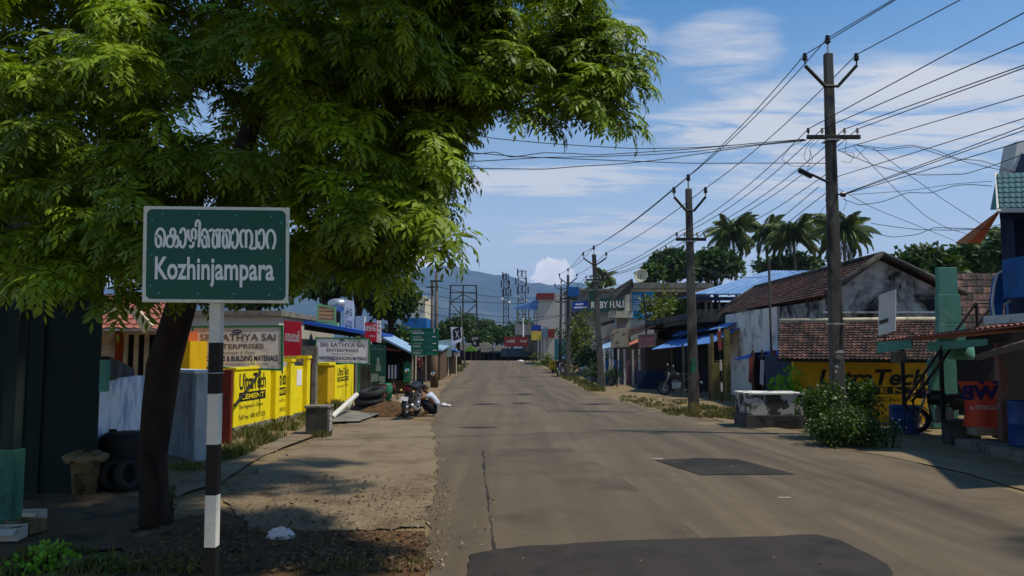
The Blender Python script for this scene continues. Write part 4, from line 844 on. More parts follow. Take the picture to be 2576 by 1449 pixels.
    b = MB(); b.obox((0, -.80, .80), (.16, .07, .1)); b.build('tail_lamp', m_tail, t, bevel=.015)
    b = MB(); b.obox((0, -.93, .56), (.2, .008, .11), 0, R(-15)); b.build('number_plate', m_board, t)
    for s in (-1, 1): b = MB(); b.lathe([(0, -.03), (.03, -.02), (.03, .03), (0, .04)], (s * .17, -.76, .76), 8, 'Y'); b.build('indicator', m_ystrip, t, True)
    t.location = loc; t.rotation_euler = (0, R(7), rz); t.scale = (scale,) * 3
    return t
g = G(1019, 1056)
bike = motorbike('motorbike', 'black and silver motorbike seen from behind, parked beside the squatting man', 'parked motorbikes', m_bkplast, (0, 0, 0), 0, 1.06)
hd = Vector((.13, .99, 0)); bike.location = (g.x + hd.x * .63, g.y + hd.y * .63, 0.03); bike.rotation_euler = (0, R(7), math.atan2(-hd.x, hd.y))
bk = dup(bike, (7.2, 33.6, 0.02), R(60), 'dark motorbike parked under the blue shop awning left of the second pole', 'parked motorbikes'); bk.rotation_euler = (0, R(6), R(60))
g = G(2345, 1098); bk = dup(bike, (g.x + .5, g.y + .2, 0.02), R(62), 'dark motorbike parked under the teal awning beside the blue drum', 'parked motorbikes'); bk.rotation_euler = (0, R(-6), R(62))
g = G(1414, 948); bk = dup(bike, (g.x, g.y + .6, g.z), R(150), 'far motorbike parked at the right road edge under the teal board', 'parked motorbikes'); bk.rotation_euler = (0, R(6), R(160))
# bicycle lying behind the tyres
g = G(962, 1030); t = thing('bicycle', 'old red bicycle standing between the tyre stack and the motorbike', 'bicycle', (g.x, g.y, .02))
for x in (-.5, .52):
    b = MB(); b.torus((g.x + x, g.y, .34), .31, .02, 'Y', 26, 6); w = b.build('wheel', m_rubber, t, True)
    b = MB()
    for i in range(10): a = i * .628; b.tube([(g.x + x, g.y, .34), (g.x + x + .3 * math.cos(a), g.y, .34 + .3 * math.sin(a))], .003, 4)
    b.build('spokes', m_steel, w)
b = MB(); q = lambda x, z: (g.x + x, g.y, z)
for p in ([q(-.5, .34), q(-.2, .85)], [q(-.22, .8), q(.38, .82)], [q(-.22, .8), q(0, .3), q(.38, .78)], [q(.36, .9), q(.52, .34)], [q(-.5, .34), q(0, .3)]): b.tube(p, .018, 7)
b.build('frame', m_maroon2, t, True)
b = MB(); b.prism([(g.x - .34, g.y - .07, .88), (g.x - .06, g.y - .02, .9), (g.x - .06, g.y + .02, .9), (g.x - .34, g.y + .07, .88)], (0, 0, .05)); b.build('saddle', m_seat, t, bevel=.01)
b = MB(); b.tube([(g.x + .3, g.y - .26, 1.0), (g.x + .38, g.y - .1, .98), (g.x + .38, g.y + .1, .98), (g.x + .3, g.y + .26, 1.0)], .012, 6); b.build('handlebar', m_iron, t, True)
# stack of tyres, pipe, can, heap
g = G(923, 1040); g.x += 0
ax = lambda a, c: Matrix.Rotation(R(a), 4, 'Y') @ Matrix.Rotation(R(c), 4, 'X')
for k, (z, dx, a, lb) in enumerate([(.13, -.10, 2, 'large black tyre, lowest of the roadside stack'), (.37, -.04, 4, 'large black tyre, middle of the roadside stack'), (.62, .05, 9, 'large black tyre tilted on top of the roadside stack')]):
    b = MB(); b.torus((g.x + dx, g.y + .5, z), .33, .13, ax(-a, 5 + 3 * k), 32, 12, .98)
    for i in range(4): b.torus((g.x + dx, g.y + .5, z), .46, .006, ax(-a, 5 + 3 * k), 32, 4) if i == 0 else None
    tag(b.build('old_tyre', m_rubber, smooth=True), lb, 'tyre', 'stacked roadside tyres')
b = MB(); p0, p1 = P(834, 1050, 21.9), P(897, 993, 24.6); p0.z = max(p0.z, .06)
dv = (p1 - p0).normalized(); b.tube([p0, p1], .075, 14, False); b.tube([p0 + dv * .002, p1 - dv * .002], .066, 14, False); tag(b.build('plastic_pipe', m_pvc, smooth=True), 'white plastic pipe leaning from the concrete step against the tyres', 'pipe')
g = G(877, 1036); b = MB(); b.lathe([(0, 0), (.13, 0), (.14, .03), (.14, .22), (.1, .29), (.04, .31), (.035, .36), (0, .36)], (g.x, g.y, .05), 14); b.torus((g.x + .05, g.y, .32), .05, .012, 'Y', 12, 6); tag(b.build('jerrycan', m_pvc, smooth=True), 'white plastic jerrycan at the foot of the leaning pipe', 'can')
g = G(985, 1048); b = MB(); ms = []; nn = 26
for i in range(9):
    rr_ = 1 - i / 8; ms.append(b.add([(g.x - .15 + (1.15 * rr_ + .25 * rr_ * n2(math.cos(q * .24) * 2, math.sin(q * .24) * 2, 1, i)) * math.cos(6.283 * q / nn), g.y + .9 + (.75 * rr_) * math.sin(6.283 * q / nn), -.02 + .42 * (1 - rr_ ** 1.4) + .09 * n2(q * .9, i * 1.3, 1, 2)) for q in range(nn)]))
for p, q in zip(ms, ms[1:]):
    for i in range(nn): j = (i + 1) % nn; b.face([p + i, p + j, q + j, q + i])
tag(b.build('dirt_heap', m_litter, smooth=True), 'heap of brown dirt and dry stems beside the motorbike', 'dirt heap')
b = MB(); g = G(706, 1358); ms = []; nn = 16
for i in range(6):
    a = i / 5 * math.pi / 2; ms.append(b.add([(g.x + .16 * math.cos(a) * math.cos(6.283 * q / nn) * (1 + .3 * n2(q * .8, i * .4, 1, 1)), g.y + .12 * math.cos(a) * math.sin(6.283 * q / nn), .03 + .09 * math.sin(a) * (1 + .6 * n2(q * 1.1, i, 1, 4))) for q in range(nn)]))
for p, q in zip(ms, ms[1:]):
    for i in range(nn): j = (i + 1) % nn; b.face([p + i, p + j, q + j, q + i])
tag(b.build('plastic_bag', m_bag, smooth=False), 'crumpled white plastic bag lying on the brown verge', 'bag')
g = G(1116, 1024); b = MB(); b.lathe([(0, 0), (.1, 0), (.13, .04), (.1, .10), (.03, .13), (0, .13)], (g.x, g.y, .02), 10); b.lathe([(.0, 0), (.08, 0), (.1, .03), (.05, .07), (0, .08)], (g.x + .17, g.y + .02, .02), 10); tag(b.build('cloth_bundle', m_bag, smooth=True), 'small pale bundle on the road edge behind the squatting man', 'bundle')
# ---------------------------------------------------------------- people and the calf
def skin(name, J, E, m, parent, sub=2, root=None):
    names = list(J); me = bpy.data.meshes.new(name); me.from_pydata([J[k][0] for k in names], [(names.index(a), names.index(c)) for a, c in E], [])
    o = bpy.data.objects.new(name, me); COL.objects.link(o); s = o.modifiers.new('s', 'SKIN'); s.use_smooth_shade = True
    sv = me.skin_vertices[0].data
    for i, k in enumerate(names): r_ = J[k][1]; sv[i].radius = r_ if isinstance(r_, tuple) else (r_, r_)
    sv[names.index(root or names[0])].use_root = True
    q = o.modifiers.new('u', 'SUBSURF'); q.levels = q.render_levels = sub
    dg = bpy.context.evaluated_depsgraph_get(); m2 = bpy.data.meshes.new_from_object(o.evaluated_get(dg)); bpy.data.objects.remove(o)
    m2.materials.clear(); m2.materials.append(m); m2.name = name
    return link(name, m2, parent)
def hand(J, E, w, o, d, side, pre):
    d = Vector(d).normalized(); s = Vector(side).normalized(); up = d.cross(s); o = Vector(o)
    J[pre + 'palm'] = (o + d * .05, (.034, .018)); E.append((w, pre + 'palm'))
    for i in range(4):
        k = pre + 'f%d' % i; off = s * (.027 - .018 * i); ln = (.075, .085, .08, .062)[i]
        J[k + 'a'] = (o + d * .09 + off, .009); J[k + 'b'] = (o + d * (.09 + ln * .55) + off * 1.15 - up * .008, .008); J[k + 'c'] = (o + d * (.09 + ln * .9) + off * 1.2 - up * .026, .007)
        E += [(pre + 'palm', k + 'a'), (k + 'a', k + 'b'), (k + 'b', k + 'c')]
    J[pre + 'ta'] = (o + d * .035 + s * .045, .011); J[pre + 'tb'] = (o + d * .075 + s * .062, .009); E += [(pre + 'palm', pre + 'ta'), (pre + 'ta', pre + 'tb')]
def head(t, c, fwd, m_face=None):
    """face features and hair as children around a head centre"""
    c = Vector(c); f = Vector(fwd).normalized(); s = Vector((-f.y, f.x, 0)).normalized(); u = s.cross(f) * -1
    if u.z < 0: u = -u
    b = MB()
    rot = Matrix((s, f, u)).transposed()
    for i in range(6):
        pass
    n = 14; ms = []
    for i in range(7):
        a = -0.15 + i / 6 * (math.pi / 2 + .15); ms.append(b.add([c + rot @ Vector((.088 * math.cos(a) * math.cos(6.283 * q / n), -.014 + .105 * math.cos(a) * math.sin(6.283 * q / n), .028 + .108 * math.sin(a) + (.03 if math.sin(6.283 * q / n) > .5 and i == 0 else (-.05 if math.sin(6.283 * q / n) < -.2 and i == 0 else 0)))) for q in range(n)]))
    for p, q in zip(ms, ms[1:]):
        for i in range(n): j = (i + 1) % n; b.face([p + i, p + j, q + j, q + i])
    b.build('hair', m_hair, t, True)
    b = MB(); b.lathe([(0, .0), (.006, .001), (.008, .004), (0, .007)], c + f * .088 + s * .032 + u * .012, 8, f.to_track_quat('Z', 'Y').to_matrix().to_4x4()); b.lathe([(0, .0), (.006, .001), (.008, .004), (0, .007)], c + f * .088 - s * .032 + u * .012, 8, f.to_track_quat('Z', 'Y').to_matrix().to_4x4()); b.build('eyes', m_hair, t, True)
g = G(1082, 1046); o = Vector((g.x, g.y - .1, 0.02))
t = thing('person', 'man in pale shirt and dark trousers squatting with head bowed beside the motorbike', 'person', o)
V = lambda x, y, z: o + Vector((x, y, z))
J = {'pelvis': (V(.17, 0, .20), (.14, .13)), 'waist': (V(.15, 0, .36), (.12, .14)), 'chest': (V(.05, 0, .54), (.13, .15)), 'neck0': (V(-.03, 0, .66), (.07, .07)), 'neck': (V(-.09, 0, .71), .052), 'head0': (V(-.145, 0, .765), (.078, .08)), 'head1': (V(-.175, 0, .83), (.085, .08)), 'chin': (V(-.22, 0, .74), .045), 'nose': (V(-.262, 0, .79), .014)}
E = [('pelvis', 'waist'), ('waist', 'chest'), ('chest', 'neck0'), ('neck0', 'neck'), ('neck', 'head0'), ('head0', 'head1'), ('head0', 'chin'), ('head0', 'nose')]
for s, n in ((1, 'l'), (-1, 'r')):
    J.update({n + 'sh': (V(-.01, s * .17, .60), .065), n + 'el': (V(-.24, s * .24, .52), .043), n + 'wr': (V(-.34, s * .08, .74), .03), n + 'ear': (V(-.14, s * .085, .79), .016), n + 'hip': (V(.10, s * .1, .2), .09), n + 'kn': (V(-.24, s * .17, .47), .068), n + 'an': (V(-.06, s * .13, .09), .042), n + 'heel': (V(-.03, s * .13, .04), .036), n + 'toe': (V(-.24, s * .15, .03), .03)})
    E += [('chest', n + 'sh'), (n + 'sh', n + 'el'), (n + 'el', n + 'wr'), ('head0', n + 'ear'), ('pelvis', n + 'hip'), (n + 'hip', n + 'kn'), (n + 'kn', n + 'an'), (n + 'an', n + 'heel'), (n + 'an', n + 'toe')]
    hand(J, E, n + 'wr', J[n + 'wr'][0], (.35, -s * .2, .9), (-.9, 0, .35), n)
body = skin('body', J, E, m_skin, t)
J2 = {'a': (V(.20, 0, .27), (.17, .175)), 'b': (V(.16, 0, .38), (.145, .165)), 'c': (V(.05, 0, .55), (.15, .175)), 'd': (V(-.035, 0, .665), (.085, .10))}; E2 = [('a', 'b'), ('b', 'c'), ('c', 'd')]
for s, n in ((1, 'l'), (-1, 'r')): J2[n] = (V(-.01, s * .175, .60), .082); J2[n + '2'] = (V(-.13, s * .215, .555), .066); E2 += [('c', n), (n, n + '2')]
skin('shirt', J2, E2, m_shirt, t)
J3 = {'p': (V(.17, 0, .20), (.165, .16))}; E3 = []
for s, n in ((1, 'l'), (-1, 'r')): J3.update({n + 'h': (V(.10, s * .1, .21), .11), n + 'k': (V(-.245, s * .17, .475), .086), n + 'a': (V(-.075, s * .135, .13), .062)}); E3 += [('p', n + 'h'), (n + 'h', n + 'k'), (n + 'k', n + 'a')]
skin('trousers', J3, E3, m_trous, t)
head(t, V(-.165, 0, .80), (-.93, 0, -.36))
g = G(1052, 960); o = Vector((g.x, g.y, g.z)); V = lambda x, y, z: o + Vector((x, y, z))
t = thing('person', 'person in dark maroon shirt walking past the brown shop front', 'person', o)
J = {'pelvis': (V(0, 0, .93), (.14, .11)), 'waist': (V(0, 0, 1.08), (.12, .1)), 'chest': (V(0, .02, 1.3), (.15, .11)), 'neck': (V(0, .03, 1.46), .055), 'head0': (V(0, .05, 1.55), (.075, .08)), 'head1': (V(0, .04, 1.63), (.08, .09)), 'nose': (V(.0, .15, 1.56), .014)}
E = [('pelvis', 'waist'), ('waist', 'chest'), ('chest', 'neck'), ('neck', 'head0'), ('head0', 'head1'), ('head0', 'nose')]
for s, n in ((1, 'l'), (-1, 'r')):
    J.update({n + 'sh': (V(s * .18, .02, 1.38), .062), n + 'el': (V(s * .25, -.03 * s, 1.12), .042), n + 'wr': (V(s * .24, .1 * s + .05, .9), .03), n + 'hip': (V(s * .09, 0, .88), .088), n + 'kn': (V(s * .12, s * .16, .5), .06), n + 'an': (V(s * .16, s * .18, .09), .04), n + 'toe': (V(s * .16, s * .18 + .15, .035), .032)})
    E += [('chest', n + 'sh'), (n + 'sh', n + 'el'), (n + 'el', n + 'wr'), ('pelvis', n + 'hip'), (n + 'hip', n + 'kn'), (n + 'kn', n + 'an'), (n + 'an', n + 'toe')]
    hand(J, E, n + 'wr', J[n + 'wr'][0], (0, .1, -1), (-s, .3, 0), n)
skin('body', J, E, m_skin, t)
J2 = {'a': (V(0, 0, .92), (.165, .13)), 'b': (V(0, 0, 1.08), (.15, .125)), 'c': (V(0, .02, 1.32), (.17, .13)), 'd': (V(0, .03, 1.44), (.075, .07))}; E2 = [('a', 'b'), ('b', 'c'), ('c', 'd')]
for s, n in ((1, 'l'), (-1, 'r')): J2[n] = (V(s * .18, .02, 1.38), .078); J2[n + '2'] = (V(s * .235, -.01 * s, 1.18), .062); E2 += [('c', n), (n, n + '2')]
skin('shirt', J2, E2, m_shirt2, t)
J3 = {'p': (V(0, 0, .93), (.155, .125))}; E3 = []
for s, n in ((1, 'l'), (-1, 'r')): J3.update({n + 'h': (V(s * .09, 0, .86), .1), n + 'k': (V(s * .12, s * .16, .5), .078), n + 'a': (V(s * .16, s * .18, .14), .062)}); E3 += [('p', n + 'h'), (n + 'h', n + 'k'), (n + 'k', n + 'a')]
skin('trousers', J3, E3, m_trous, t); head(t, V(0, .05, 1.6), (0, 1, 0))
g = G(1478, 946); o = Vector((g.x, g.y, g.z)); V = lambda x, y, z: o + Vector((x, y, z))
t = thing('calf', 'small brown and white calf standing behind the fourth pole', 'calf', o)
J = {'chest': (V(.28, 0, .55), (.17, .15)), 'belly': (V(-.05, 0, .53), (.16, .15)), 'hip': (V(-.42, 0, .57), (.15, .13)), 'neck': (V(.50, -.05, .72), .09), 'head': (V(.62, -.10, .84), .085), 'muz': (V(.74, -.16, .76), .055), 'tail0': (V(-.57, 0, .60), .025), 'tail1': (V(-.64, 0, .35), .018)}
E = [('chest', 'belly'), ('belly', 'hip'), ('chest', 'neck'), ('neck', 'head'), ('head', 'muz'), ('hip', 'tail0'), ('tail0', 'tail1')]
for s, n in ((1, 'l'), (-1, 'r')):
    J.update({n + 'ear': (V(.60, s * .13 - .1, .90), .022), n + 'fe': (V(.30, s * .1, .40), .055), n + 'fk': (V(.31, s * .1, .24), .034), n + 'ff': (V(.32, s * .1, .03), .032), n + 'hk': (V(-.36, s * .1, .40), .075), n + 'hh': (V(-.50, s * .1, .24), .036), n + 'hf': (V(-.46, s * .1, .03), .032)})
    E += [('head', n + 'ear'), ('chest', n + 'fe'), (n + 'fe', n + 'fk'), (n + 'fk', n + 'ff'), ('hip', n + 'hk'), (n + 'hk', n + 'hh'), (n + 'hh', n + 'hf')]
skin('body', J, E, m_cowp, t, root='belly')
# ---------------------------------------------------------------- right: near shop with awnings and the blue upper floor
def pbx(b, x0, x1, d0, d1, z0, z1): return b.box(x0, x1, d0, d1, z0, z1)
t = thing('shop_building', 'blue two storey shop with teal tiled roof at the right picture edge', 'building', (11, 13, 0))
b = MB(); b.box(9.15, 16, 7.0, 16.2, -.1, .17); b.build('plinth', m_conc, t, bevel=.02)
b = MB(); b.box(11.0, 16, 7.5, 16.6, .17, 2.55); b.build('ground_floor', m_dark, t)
b = MB(); b.box(10.96, 10.995, 9, 11.5, .3, 2.1); b.box(10.96, 10.995, 13.6, 15.2, .3, 2.0); b.build('doorway', m_cream, t)
zf = Zp(2540, 808, 15.6)
b = MB(); b.box(9.75, 16, 8, 16.0, zf - .05, zf + .12); b.build('floor_slab', m_white, t)
zb0, zb1 = Zp(2560, 752, 15.4), Zp(2560, 655, 15.4)
b = MB(); b.box(Xp(2533, 15.3), 16, 15.2, 15.32, zb0, zb1); b.box(Xp(2533, 15.3), Xp(2533, 15.3) + .1, 8, 15.198, zb0, zb1); b.build('balcony_front', m_bluebld, t)
b = MB(); q = [P(x, y, 15.7) for x, y in ((2540, 672), (2510, 690), (2502, 720), (2497, 760), (2503, 806), (2522, 806), (2524, 768), (2540, 756))]; b.prism(q, (0, .12, 0)); b.build('curved_parapet', m_bluebld, t)
b = MB()
for p_, q_ in zip(q[:4], q[1:5]): b.tube([p_ + Vector((-.02, -.02, 0)), q_ + Vector((-.02, -.02, 0))], .025, 6)
b.tube([q[6] + Vector((0, -.02, 0)), q[7] + Vector((0, -.02, 0))], .03, 6); b.build('white_edge', m_white, t)
b = MB(); b.box(Xp(2536, 15.9), Xp(2541, 15.9), 15.82, 15.9, zf + .12, zb1); b.build('blue_pipe', m_bluemet, t)
b = MB(); b.box(Xp(2548, 16.1), 16, 9, 16.3, zf + .122, Zp(2560, 520, 16)); b.build('upper_wall', m_bluedkw, t)
for x in (2551,): b = MB(); b.box(Xp(x, 15.8), Xp(x + 9, 15.8), 15.6, 15.8, zb1, Zp(x, 530, 15.7)); b.build('pillar', m_bluedkw, t)
b = MB(); A_, B_, C_, D_ = P(2508, 438, 16.2), P(2700, 430, 16.2), P(2700, 524, 14.6), P(2514, 524, 14.9); tileroof(b, A_, B_, C_, D_, 7, 12, .02); b.build('roof', m_tealroof, t)
b = MB(); b.prism([P(2508, 436, 16.25), P(2514, 526, 14.85), P(2491, 528, 15.6)], (.06, 0, .0)); b.build('roof_end', m_teal, t)
b = MB(); b.prism([P(2512, 523, 14.84), P(2700, 523, 14.6), P(2700, 533, 14.6), P(2514, 534, 14.84)], (0, .06, 0)); b.prism([P(2505, 434, 16.3), P(2511, 436, 16.3), P(2518, 530, 14.8), P(2511, 530, 14.8)], (0, .04, .02)); b.build('bargeboard', m_white, t)
b = MB(); b.prism([P(2514, 535, 15.0), P(2700, 535, 14.8), P(2700, 535, 16.2), P(2514, 535, 16.2)], (0, 0, -.12)); b.build('soffit', m_bluedkw, t)
b = MB(); b.prism([P(2546, 434, 17), P(2560, 355, 17), P(2700, 340, 17), P(2700, 434, 17)], (0, .5, 0)); b.prism([P(2553, 432, 16.95), P(2572, 380, 16.95), P(2590, 432, 16.95)], (0, .04, 0)); b.build('gable_tower', m_plas, t)
b = MB(); b.prism([P(2555, 434, 16.9), P(2572, 385, 16.9), P(2620, 434, 16.9)], (0, .03, 0)); b.build('gable_panel', m_bluedkw, t)
# low sheet awning with teal fascias
t = thing('awning', 'long low awning with teal fascia boards on black posts before the blue shop', 'awning', (9, 15, 0))
A_, B_ = P(2205, 856, 19.6), P(2585, 812, 13.2); off = Vector((2.3, .6, .12))
b = MB(); corr(b, A_ + off, B_ + off, B_, A_, 34, .015); b.slab(A_ + Vector((0, 0, -.02)), B_ + Vector((0, 0, -.02)), B_ + off + Vector((0, 0, -.02)), A_ + off + Vector((0, 0, -.02)), .03); b.build('roof_sheet', m_pinkr, t)
b = MB(); b.prism([P(2207, 860, 19.5), P(2292, 853, 17.8), P(2293, 876, 17.8), P(2206, 889, 19.5)], (.05, .02, 0)); b.build('fascia', m_teal, t)
b = MB(); b.prism([P(2331, 862, 17.3), P(2484, 852, 14.8), P(2484, 868, 14.8), P(2333, 884, 17.3)], (.08, .03, 0)); b.build('beam', m_teal, t)
b = MB(); b.prism([P(2246, 886, 17.4), P(2280, 884, 17.4), P(2280, 914, 17.4), P(2246, 914, 17.4)], (0, .1, 0)); b.build('meter_box', m_concd, t)
for x, y0, d in ((2271, 880, 18.6), (2368, 872, 17.0)): b = MB(); b.box(Xp(x, d) - .035, Xp(x, d) + .035, d, d + .07, 0, Zp(x, y0 - 10, d)); b.build('post', m_black, t)
for x0, y0, x1, y1 in ((2278, 1009, 2373, 869), (2295, 1009, 2398, 869)): b = MB(); b.tube([P(x0, y0, 17.5), P(x1, y1, 16.6)], .03, 6); b.build('brace', m_black, t)
b = MB(); b.tube([P(2278, 1012, 17.5), P(2284, 1040, 17.5)], .025, 6); b.tube([P(2297, 1010, 17.5), P(2302, 1050, 17.5)], .025, 6); b.tube([P(2278, 1010, 17.5), P(2340, 960, 17.2)], .015, 6); b.build('bracket', m_black, t)
t = thing('thatch_awning', 'rough thatched eave sagging over the pink post at the right', 'awning', (9.5, 13, 0))
A_, B_ = P(2456, 896, 14.9), P(2640, 845, 11.0); b = MB(); n = 26; prev = None
for i in range(n + 1):
    u = i / n; p = A_.lerp(B_, u); h = .05 * n2(i * .8, 0, 1, 2); k = b.add([p + Vector((0, 0, -.09 + h)), p + Vector((0, 0, .03 + h * .5)), p + Vector((1.6, .3, .5 + h)), p + Vector((1.6, .3, .40))])
    if prev is not None:
        for q in range(4): w = (q + 1) % 4; b.face([prev + q, prev + w, k + w, k + q])
    else: b.face([k, k + 1, k + 2, k + 3])
    prev = k
b.build('thatch', m_wood, t)
x, d = Xp(2521, 15.8), 15.8
b = MB(); b.box(x - .08, x + .08, d, d + .16, .17, Zp(2521, 862, d)); b.build('post', m_postpink, t, bevel=.01)
t = thing('low_wall', 'short concrete wall on the plinth edge left of the orange banner', 'wall', (Xp(2400, 16.6), 16.6, 0)); b = MB(); b.box(Xp(2366, 16.6), Xp(2440, 16.6), 16.4, 16.7, 0, Zp(2400, 1056, 16.5)); b.build('wall', m_concd, t, bevel=.015)
t = thing('wooden_bench', 'pale plank bench under the orange banner', 'bench', (Xp(2480, 16.3), 16.3, .17))
b = MB(); b.box(Xp(2436, 16.2), Xp(2535, 16.2), 16.05, 16.5, Zp(2480, 1088, 16.2) - .05, Zp(2480, 1076, 16.2)); b.build('seat', m_tan, t)
for x in (2442, 2500): b = MB(); b.box(Xp(x, 16.2), Xp(x + 8, 16.2), 16.1, 16.4, .172, Zp(2480, 1088, 16.2) - .052); b.build('leg', m_wood, t)
n = 12; b = MB(); prev = None; q0, q1, q2, q3 = P(2410, 960, 16.0), P(2536, 957, 15.9), P(2532, 1080, 15.9), P(2420, 1072, 16.0)
for i in range(n + 1):
    u = i / n; a, c = q0.lerp(q1, u), q3.lerp(q2, u); dy = .04 * math.sin(u * 11); pin = .12 * math.sin(math.pi * min(1, u * 2.2 + .2)) if u < .3 else 0
    row = [a.lerp(c, v / 6) + Vector((.10 * math.sin(v / 6 * 3.1) * max(0, 1 - u * 3), dy * (.3 + v / 8), 0)) for v in range(7)]
    k = b.add(row); b.add([p + Vector((0, .006, 0)) for p in row])
    if prev is not None:
        for v in range(6): b.face([prev + v, k + v, k + v + 1, prev + v + 1]); b.face([prev + 7 + v, prev + 8 + v, k + 8 + v, k + 7 + v])
    prev = k
t = thing('cloth_banner', 'orange red cloth banner with reversed navy letters hanging under the awning', 'banner', P(2470, 1075, 16)); b.build('cloth', m_orb, t, True)
text('WB', m_tblue, t, P(2414, 1006, 15.9), (1, 0, 0), (0, 0, 1), .78, .30, bold=.04, off=.06, mirror=True)
text('സ്വാഗതം', m_twhite, t, P(2436, 1030, 15.9), (1, 0, 0), (0, 0, 1), .78, .13, bold=.01, off=.06, mirror=True); text('ന', m_tblue, t, P(2446, 966, 15.9), (1, 0, 0), (0, 0, 1), .5, .08, bold=.03, off=.06, mirror=True)
t = thing('shop_counter', 'dark wooden shop counter with shelf behind the blue drum at the right', 'counter', (10.7, 14.6, .17))
b = MB(); b.box(10.25, 10.75, 13.2, 15.6, .172, .95); b.build('body', m_wood, t, bevel=.01); b = MB(); b.box(10.2, 10.8, 13.1, 15.7, .952, 1.0); b.build('top', m_tan, t)
b = MB(); b.box(10.85, 10.99, 13.2, 15.9, 1.35, 1.39); b.build('shelf', m_tan, t)
for k in range(9):
    x, y = 10.42 + .1 * (k % 2), 13.5 + k * .24; m_ = (m_pvc, m_greenpl, m_red, m_ystrip, m_bluepl)[k % 5]; h_ = .2 + .06 * (k % 3)
    b = MB(); b.lathe([(0, 0), (.05, 0), (.055, .02), (.055, h_ * .65), (.02, h_ * .85), (.022, h_), (0, h_)], (x, y, 1.0), 10); tag(b.build('bottle', m_, smooth=True), f'small {("white","green","red","yellow","blue")[k % 5]} {("short","medium","tall")[k % 3]} bottle on the shop counter', 'bottle', 'bottles on the shop counter')
def drum(px, py, d, r_, h, lab, z0=0.0):
    x = Xp(px, d); b = MB(); b.lathe([(0, 0), (r_, 0), (r_ * 1.02, .04), (r_, .08), (r_, h * .48), (r_ * 1.04, h * .5), (r_, h * .52), (r_, h * .92), (r_ * 1.03, h * .95), (r_ * .97, h), (r_ * .93, h), (r_ * .9, h * .9), (0, h * .9)], (x, d, z0), 28)
    return tag(b.build('plastic_drum', m_bluepl, smooth=True), lab, 'drum', 'blue plastic drums')
drum(2268, 1090, 18.9, .33, .66, 'blue drum standing before the yellow wall, right of the bush'); drum(2572, 1125, 14.9, .30, .86, 'blue drum on the shop plinth at the right picture edge', .172)
t = thing('stepped_pier', 'tall stepped teal pier between the gable house and the red tiled roof', 'pillar', (Xp(2395, 20), 20.5, 0))
b = MB(); d = 20.0
for x0, x1, y0, y1 in ((2341, 2404, 1100, 905), (2365, 2432, 905, 815), (2367, 2424, 815, 740), (2371, 2419, 740, 672)):
    z0 = 0 if y0 > 1000 else Zp(x0, y0, d); b.box(Xp(x0, d), Xp(x1, d), d + .01 * (1100 - y0) / 100, d + .22 - .005 * (1100 - y0) / 100, z0 + (.002 if z0 else 0), Zp(x0, y1, d))
b.build('pier', m_teal, t, bevel=.01)
b = MB(); b.lathe([(0, 0), (.28, 0), (.3, .1), (.28, .42), (0, .44)], (Xp(2412, 19.6), 19.5, Zp(2412, 905, 19.6)), 16); b.build('pot', m_teal, t, True)
t = thing('stair_rail', 'black metal stair railing before the red tiled roof', 'railing', P(2430, 800, 18)); b = MB(); 
for pl in ([(2405, 832), (2456, 762), (2490, 762)], [(2450, 830), (2500, 765)], [(2456, 762), (2458, 820)]): b.tube([P(x, y, 18) for x, y in pl], .03, 6)
b.build('rail', m_black, t)
t = thing('house', 'house with red brown tiled roof behind the teal pier', 'house', (13.8, 25, 0)); b = MB(); tileroof(b, P(2408, 688, 27), P(2560, 688, 27), P(2580, 830, 24), P(2408, 830, 24), 8, 12, .03); b.build('roof', m_tile, t)
b = MB(); b.box(Xp(2414, 24.6), Xp(2600, 25), 24.8, 29, 0, Zp(2450, 825, 24.4)); b.build('wall', m_dark, t)
pv = [P(2402, 612, 17), P(2522, 522, 16), P(2468, 612, 17)]
b = MB(); b.cur = 0; b.prism([pv[0], pv[1], pv[0].lerp(pv[2], .5)], (0, .012, 0)); b.cur = 1; b.prism([pv[0].lerp(pv[2], .5), pv[1] , pv[2]], (0, .012, 0)); tag(b.build('tarpaulin_sail', [m_palefl, m_orflag]), 'orange and pale tarpaulin strip stretched down from the teal tiled roof', 'tarpaulin')
# ---------------------------------------------------------------- right: old gable house with tiled roofs
t = thing('gable_house', 'old tiled house with mouldy grey gable facing the street end', 'house', (11.6, 30, 0))
yG, yE = 24.3, 37.0; xr, zr, xe, ze = 11.6, 4.93, 9.8, 3.68; xw = 14.15; zw = Zp(2360, 744, yG)
b = MB(); b.prism([(xe + .1, yG, -.1), (xw - .25, yG, -.1), (xw - .25, yG, zw - .02), (xr, yG, zr - .10), (xe + .1, yG, ze - .05)], (0, .25, 0)); b.build('gable_wall', m_gable, t)
b = MB(); b.box(xe + .12, xe + .32, yG + .252, 28.6, 0, ze - .1); b.build('dark_side_wall', m_gable, t)
b = MB(); b.box(xe + .02, xe + .3, 28.65, 35.6, 0, ze - .08); b.build('white_side_wall', m_plas, t)
b = MB(); tileroof(b, (xr, yG - .2, zr), (xr, yE - .3, zr), (xe, yE + .1, ze), (xe, yG - .2, ze), 11, 52, .035); tileroof(b, (xr, yE - .3, zr), (xr, yG - .2, zr), (xw, yG - .2, zw), (xw, yE, zw), 11, 30, .03)
b.build('roof', m_tile2, t)
b = MB(); b.tube([(xr, yG - .22, zr + .05), (xr, yE - .3, zr + .05)], .1, 8)
for p_, q_ in (((xr, yG - .22, zr + .07), (xw + .05, yG - .22, zw + .05)), ((xr, yG - .22, zr + .07), (xe - .02, yG - .22, ze + .05)), ((xr, yE - .3, zr + .07), (xe, yE + .1, ze + .07))): b.tube([p_, q_], .09, 8)
b.build('ridge_cap', m_concd, t, True)
for x in (2090, 2250): pass
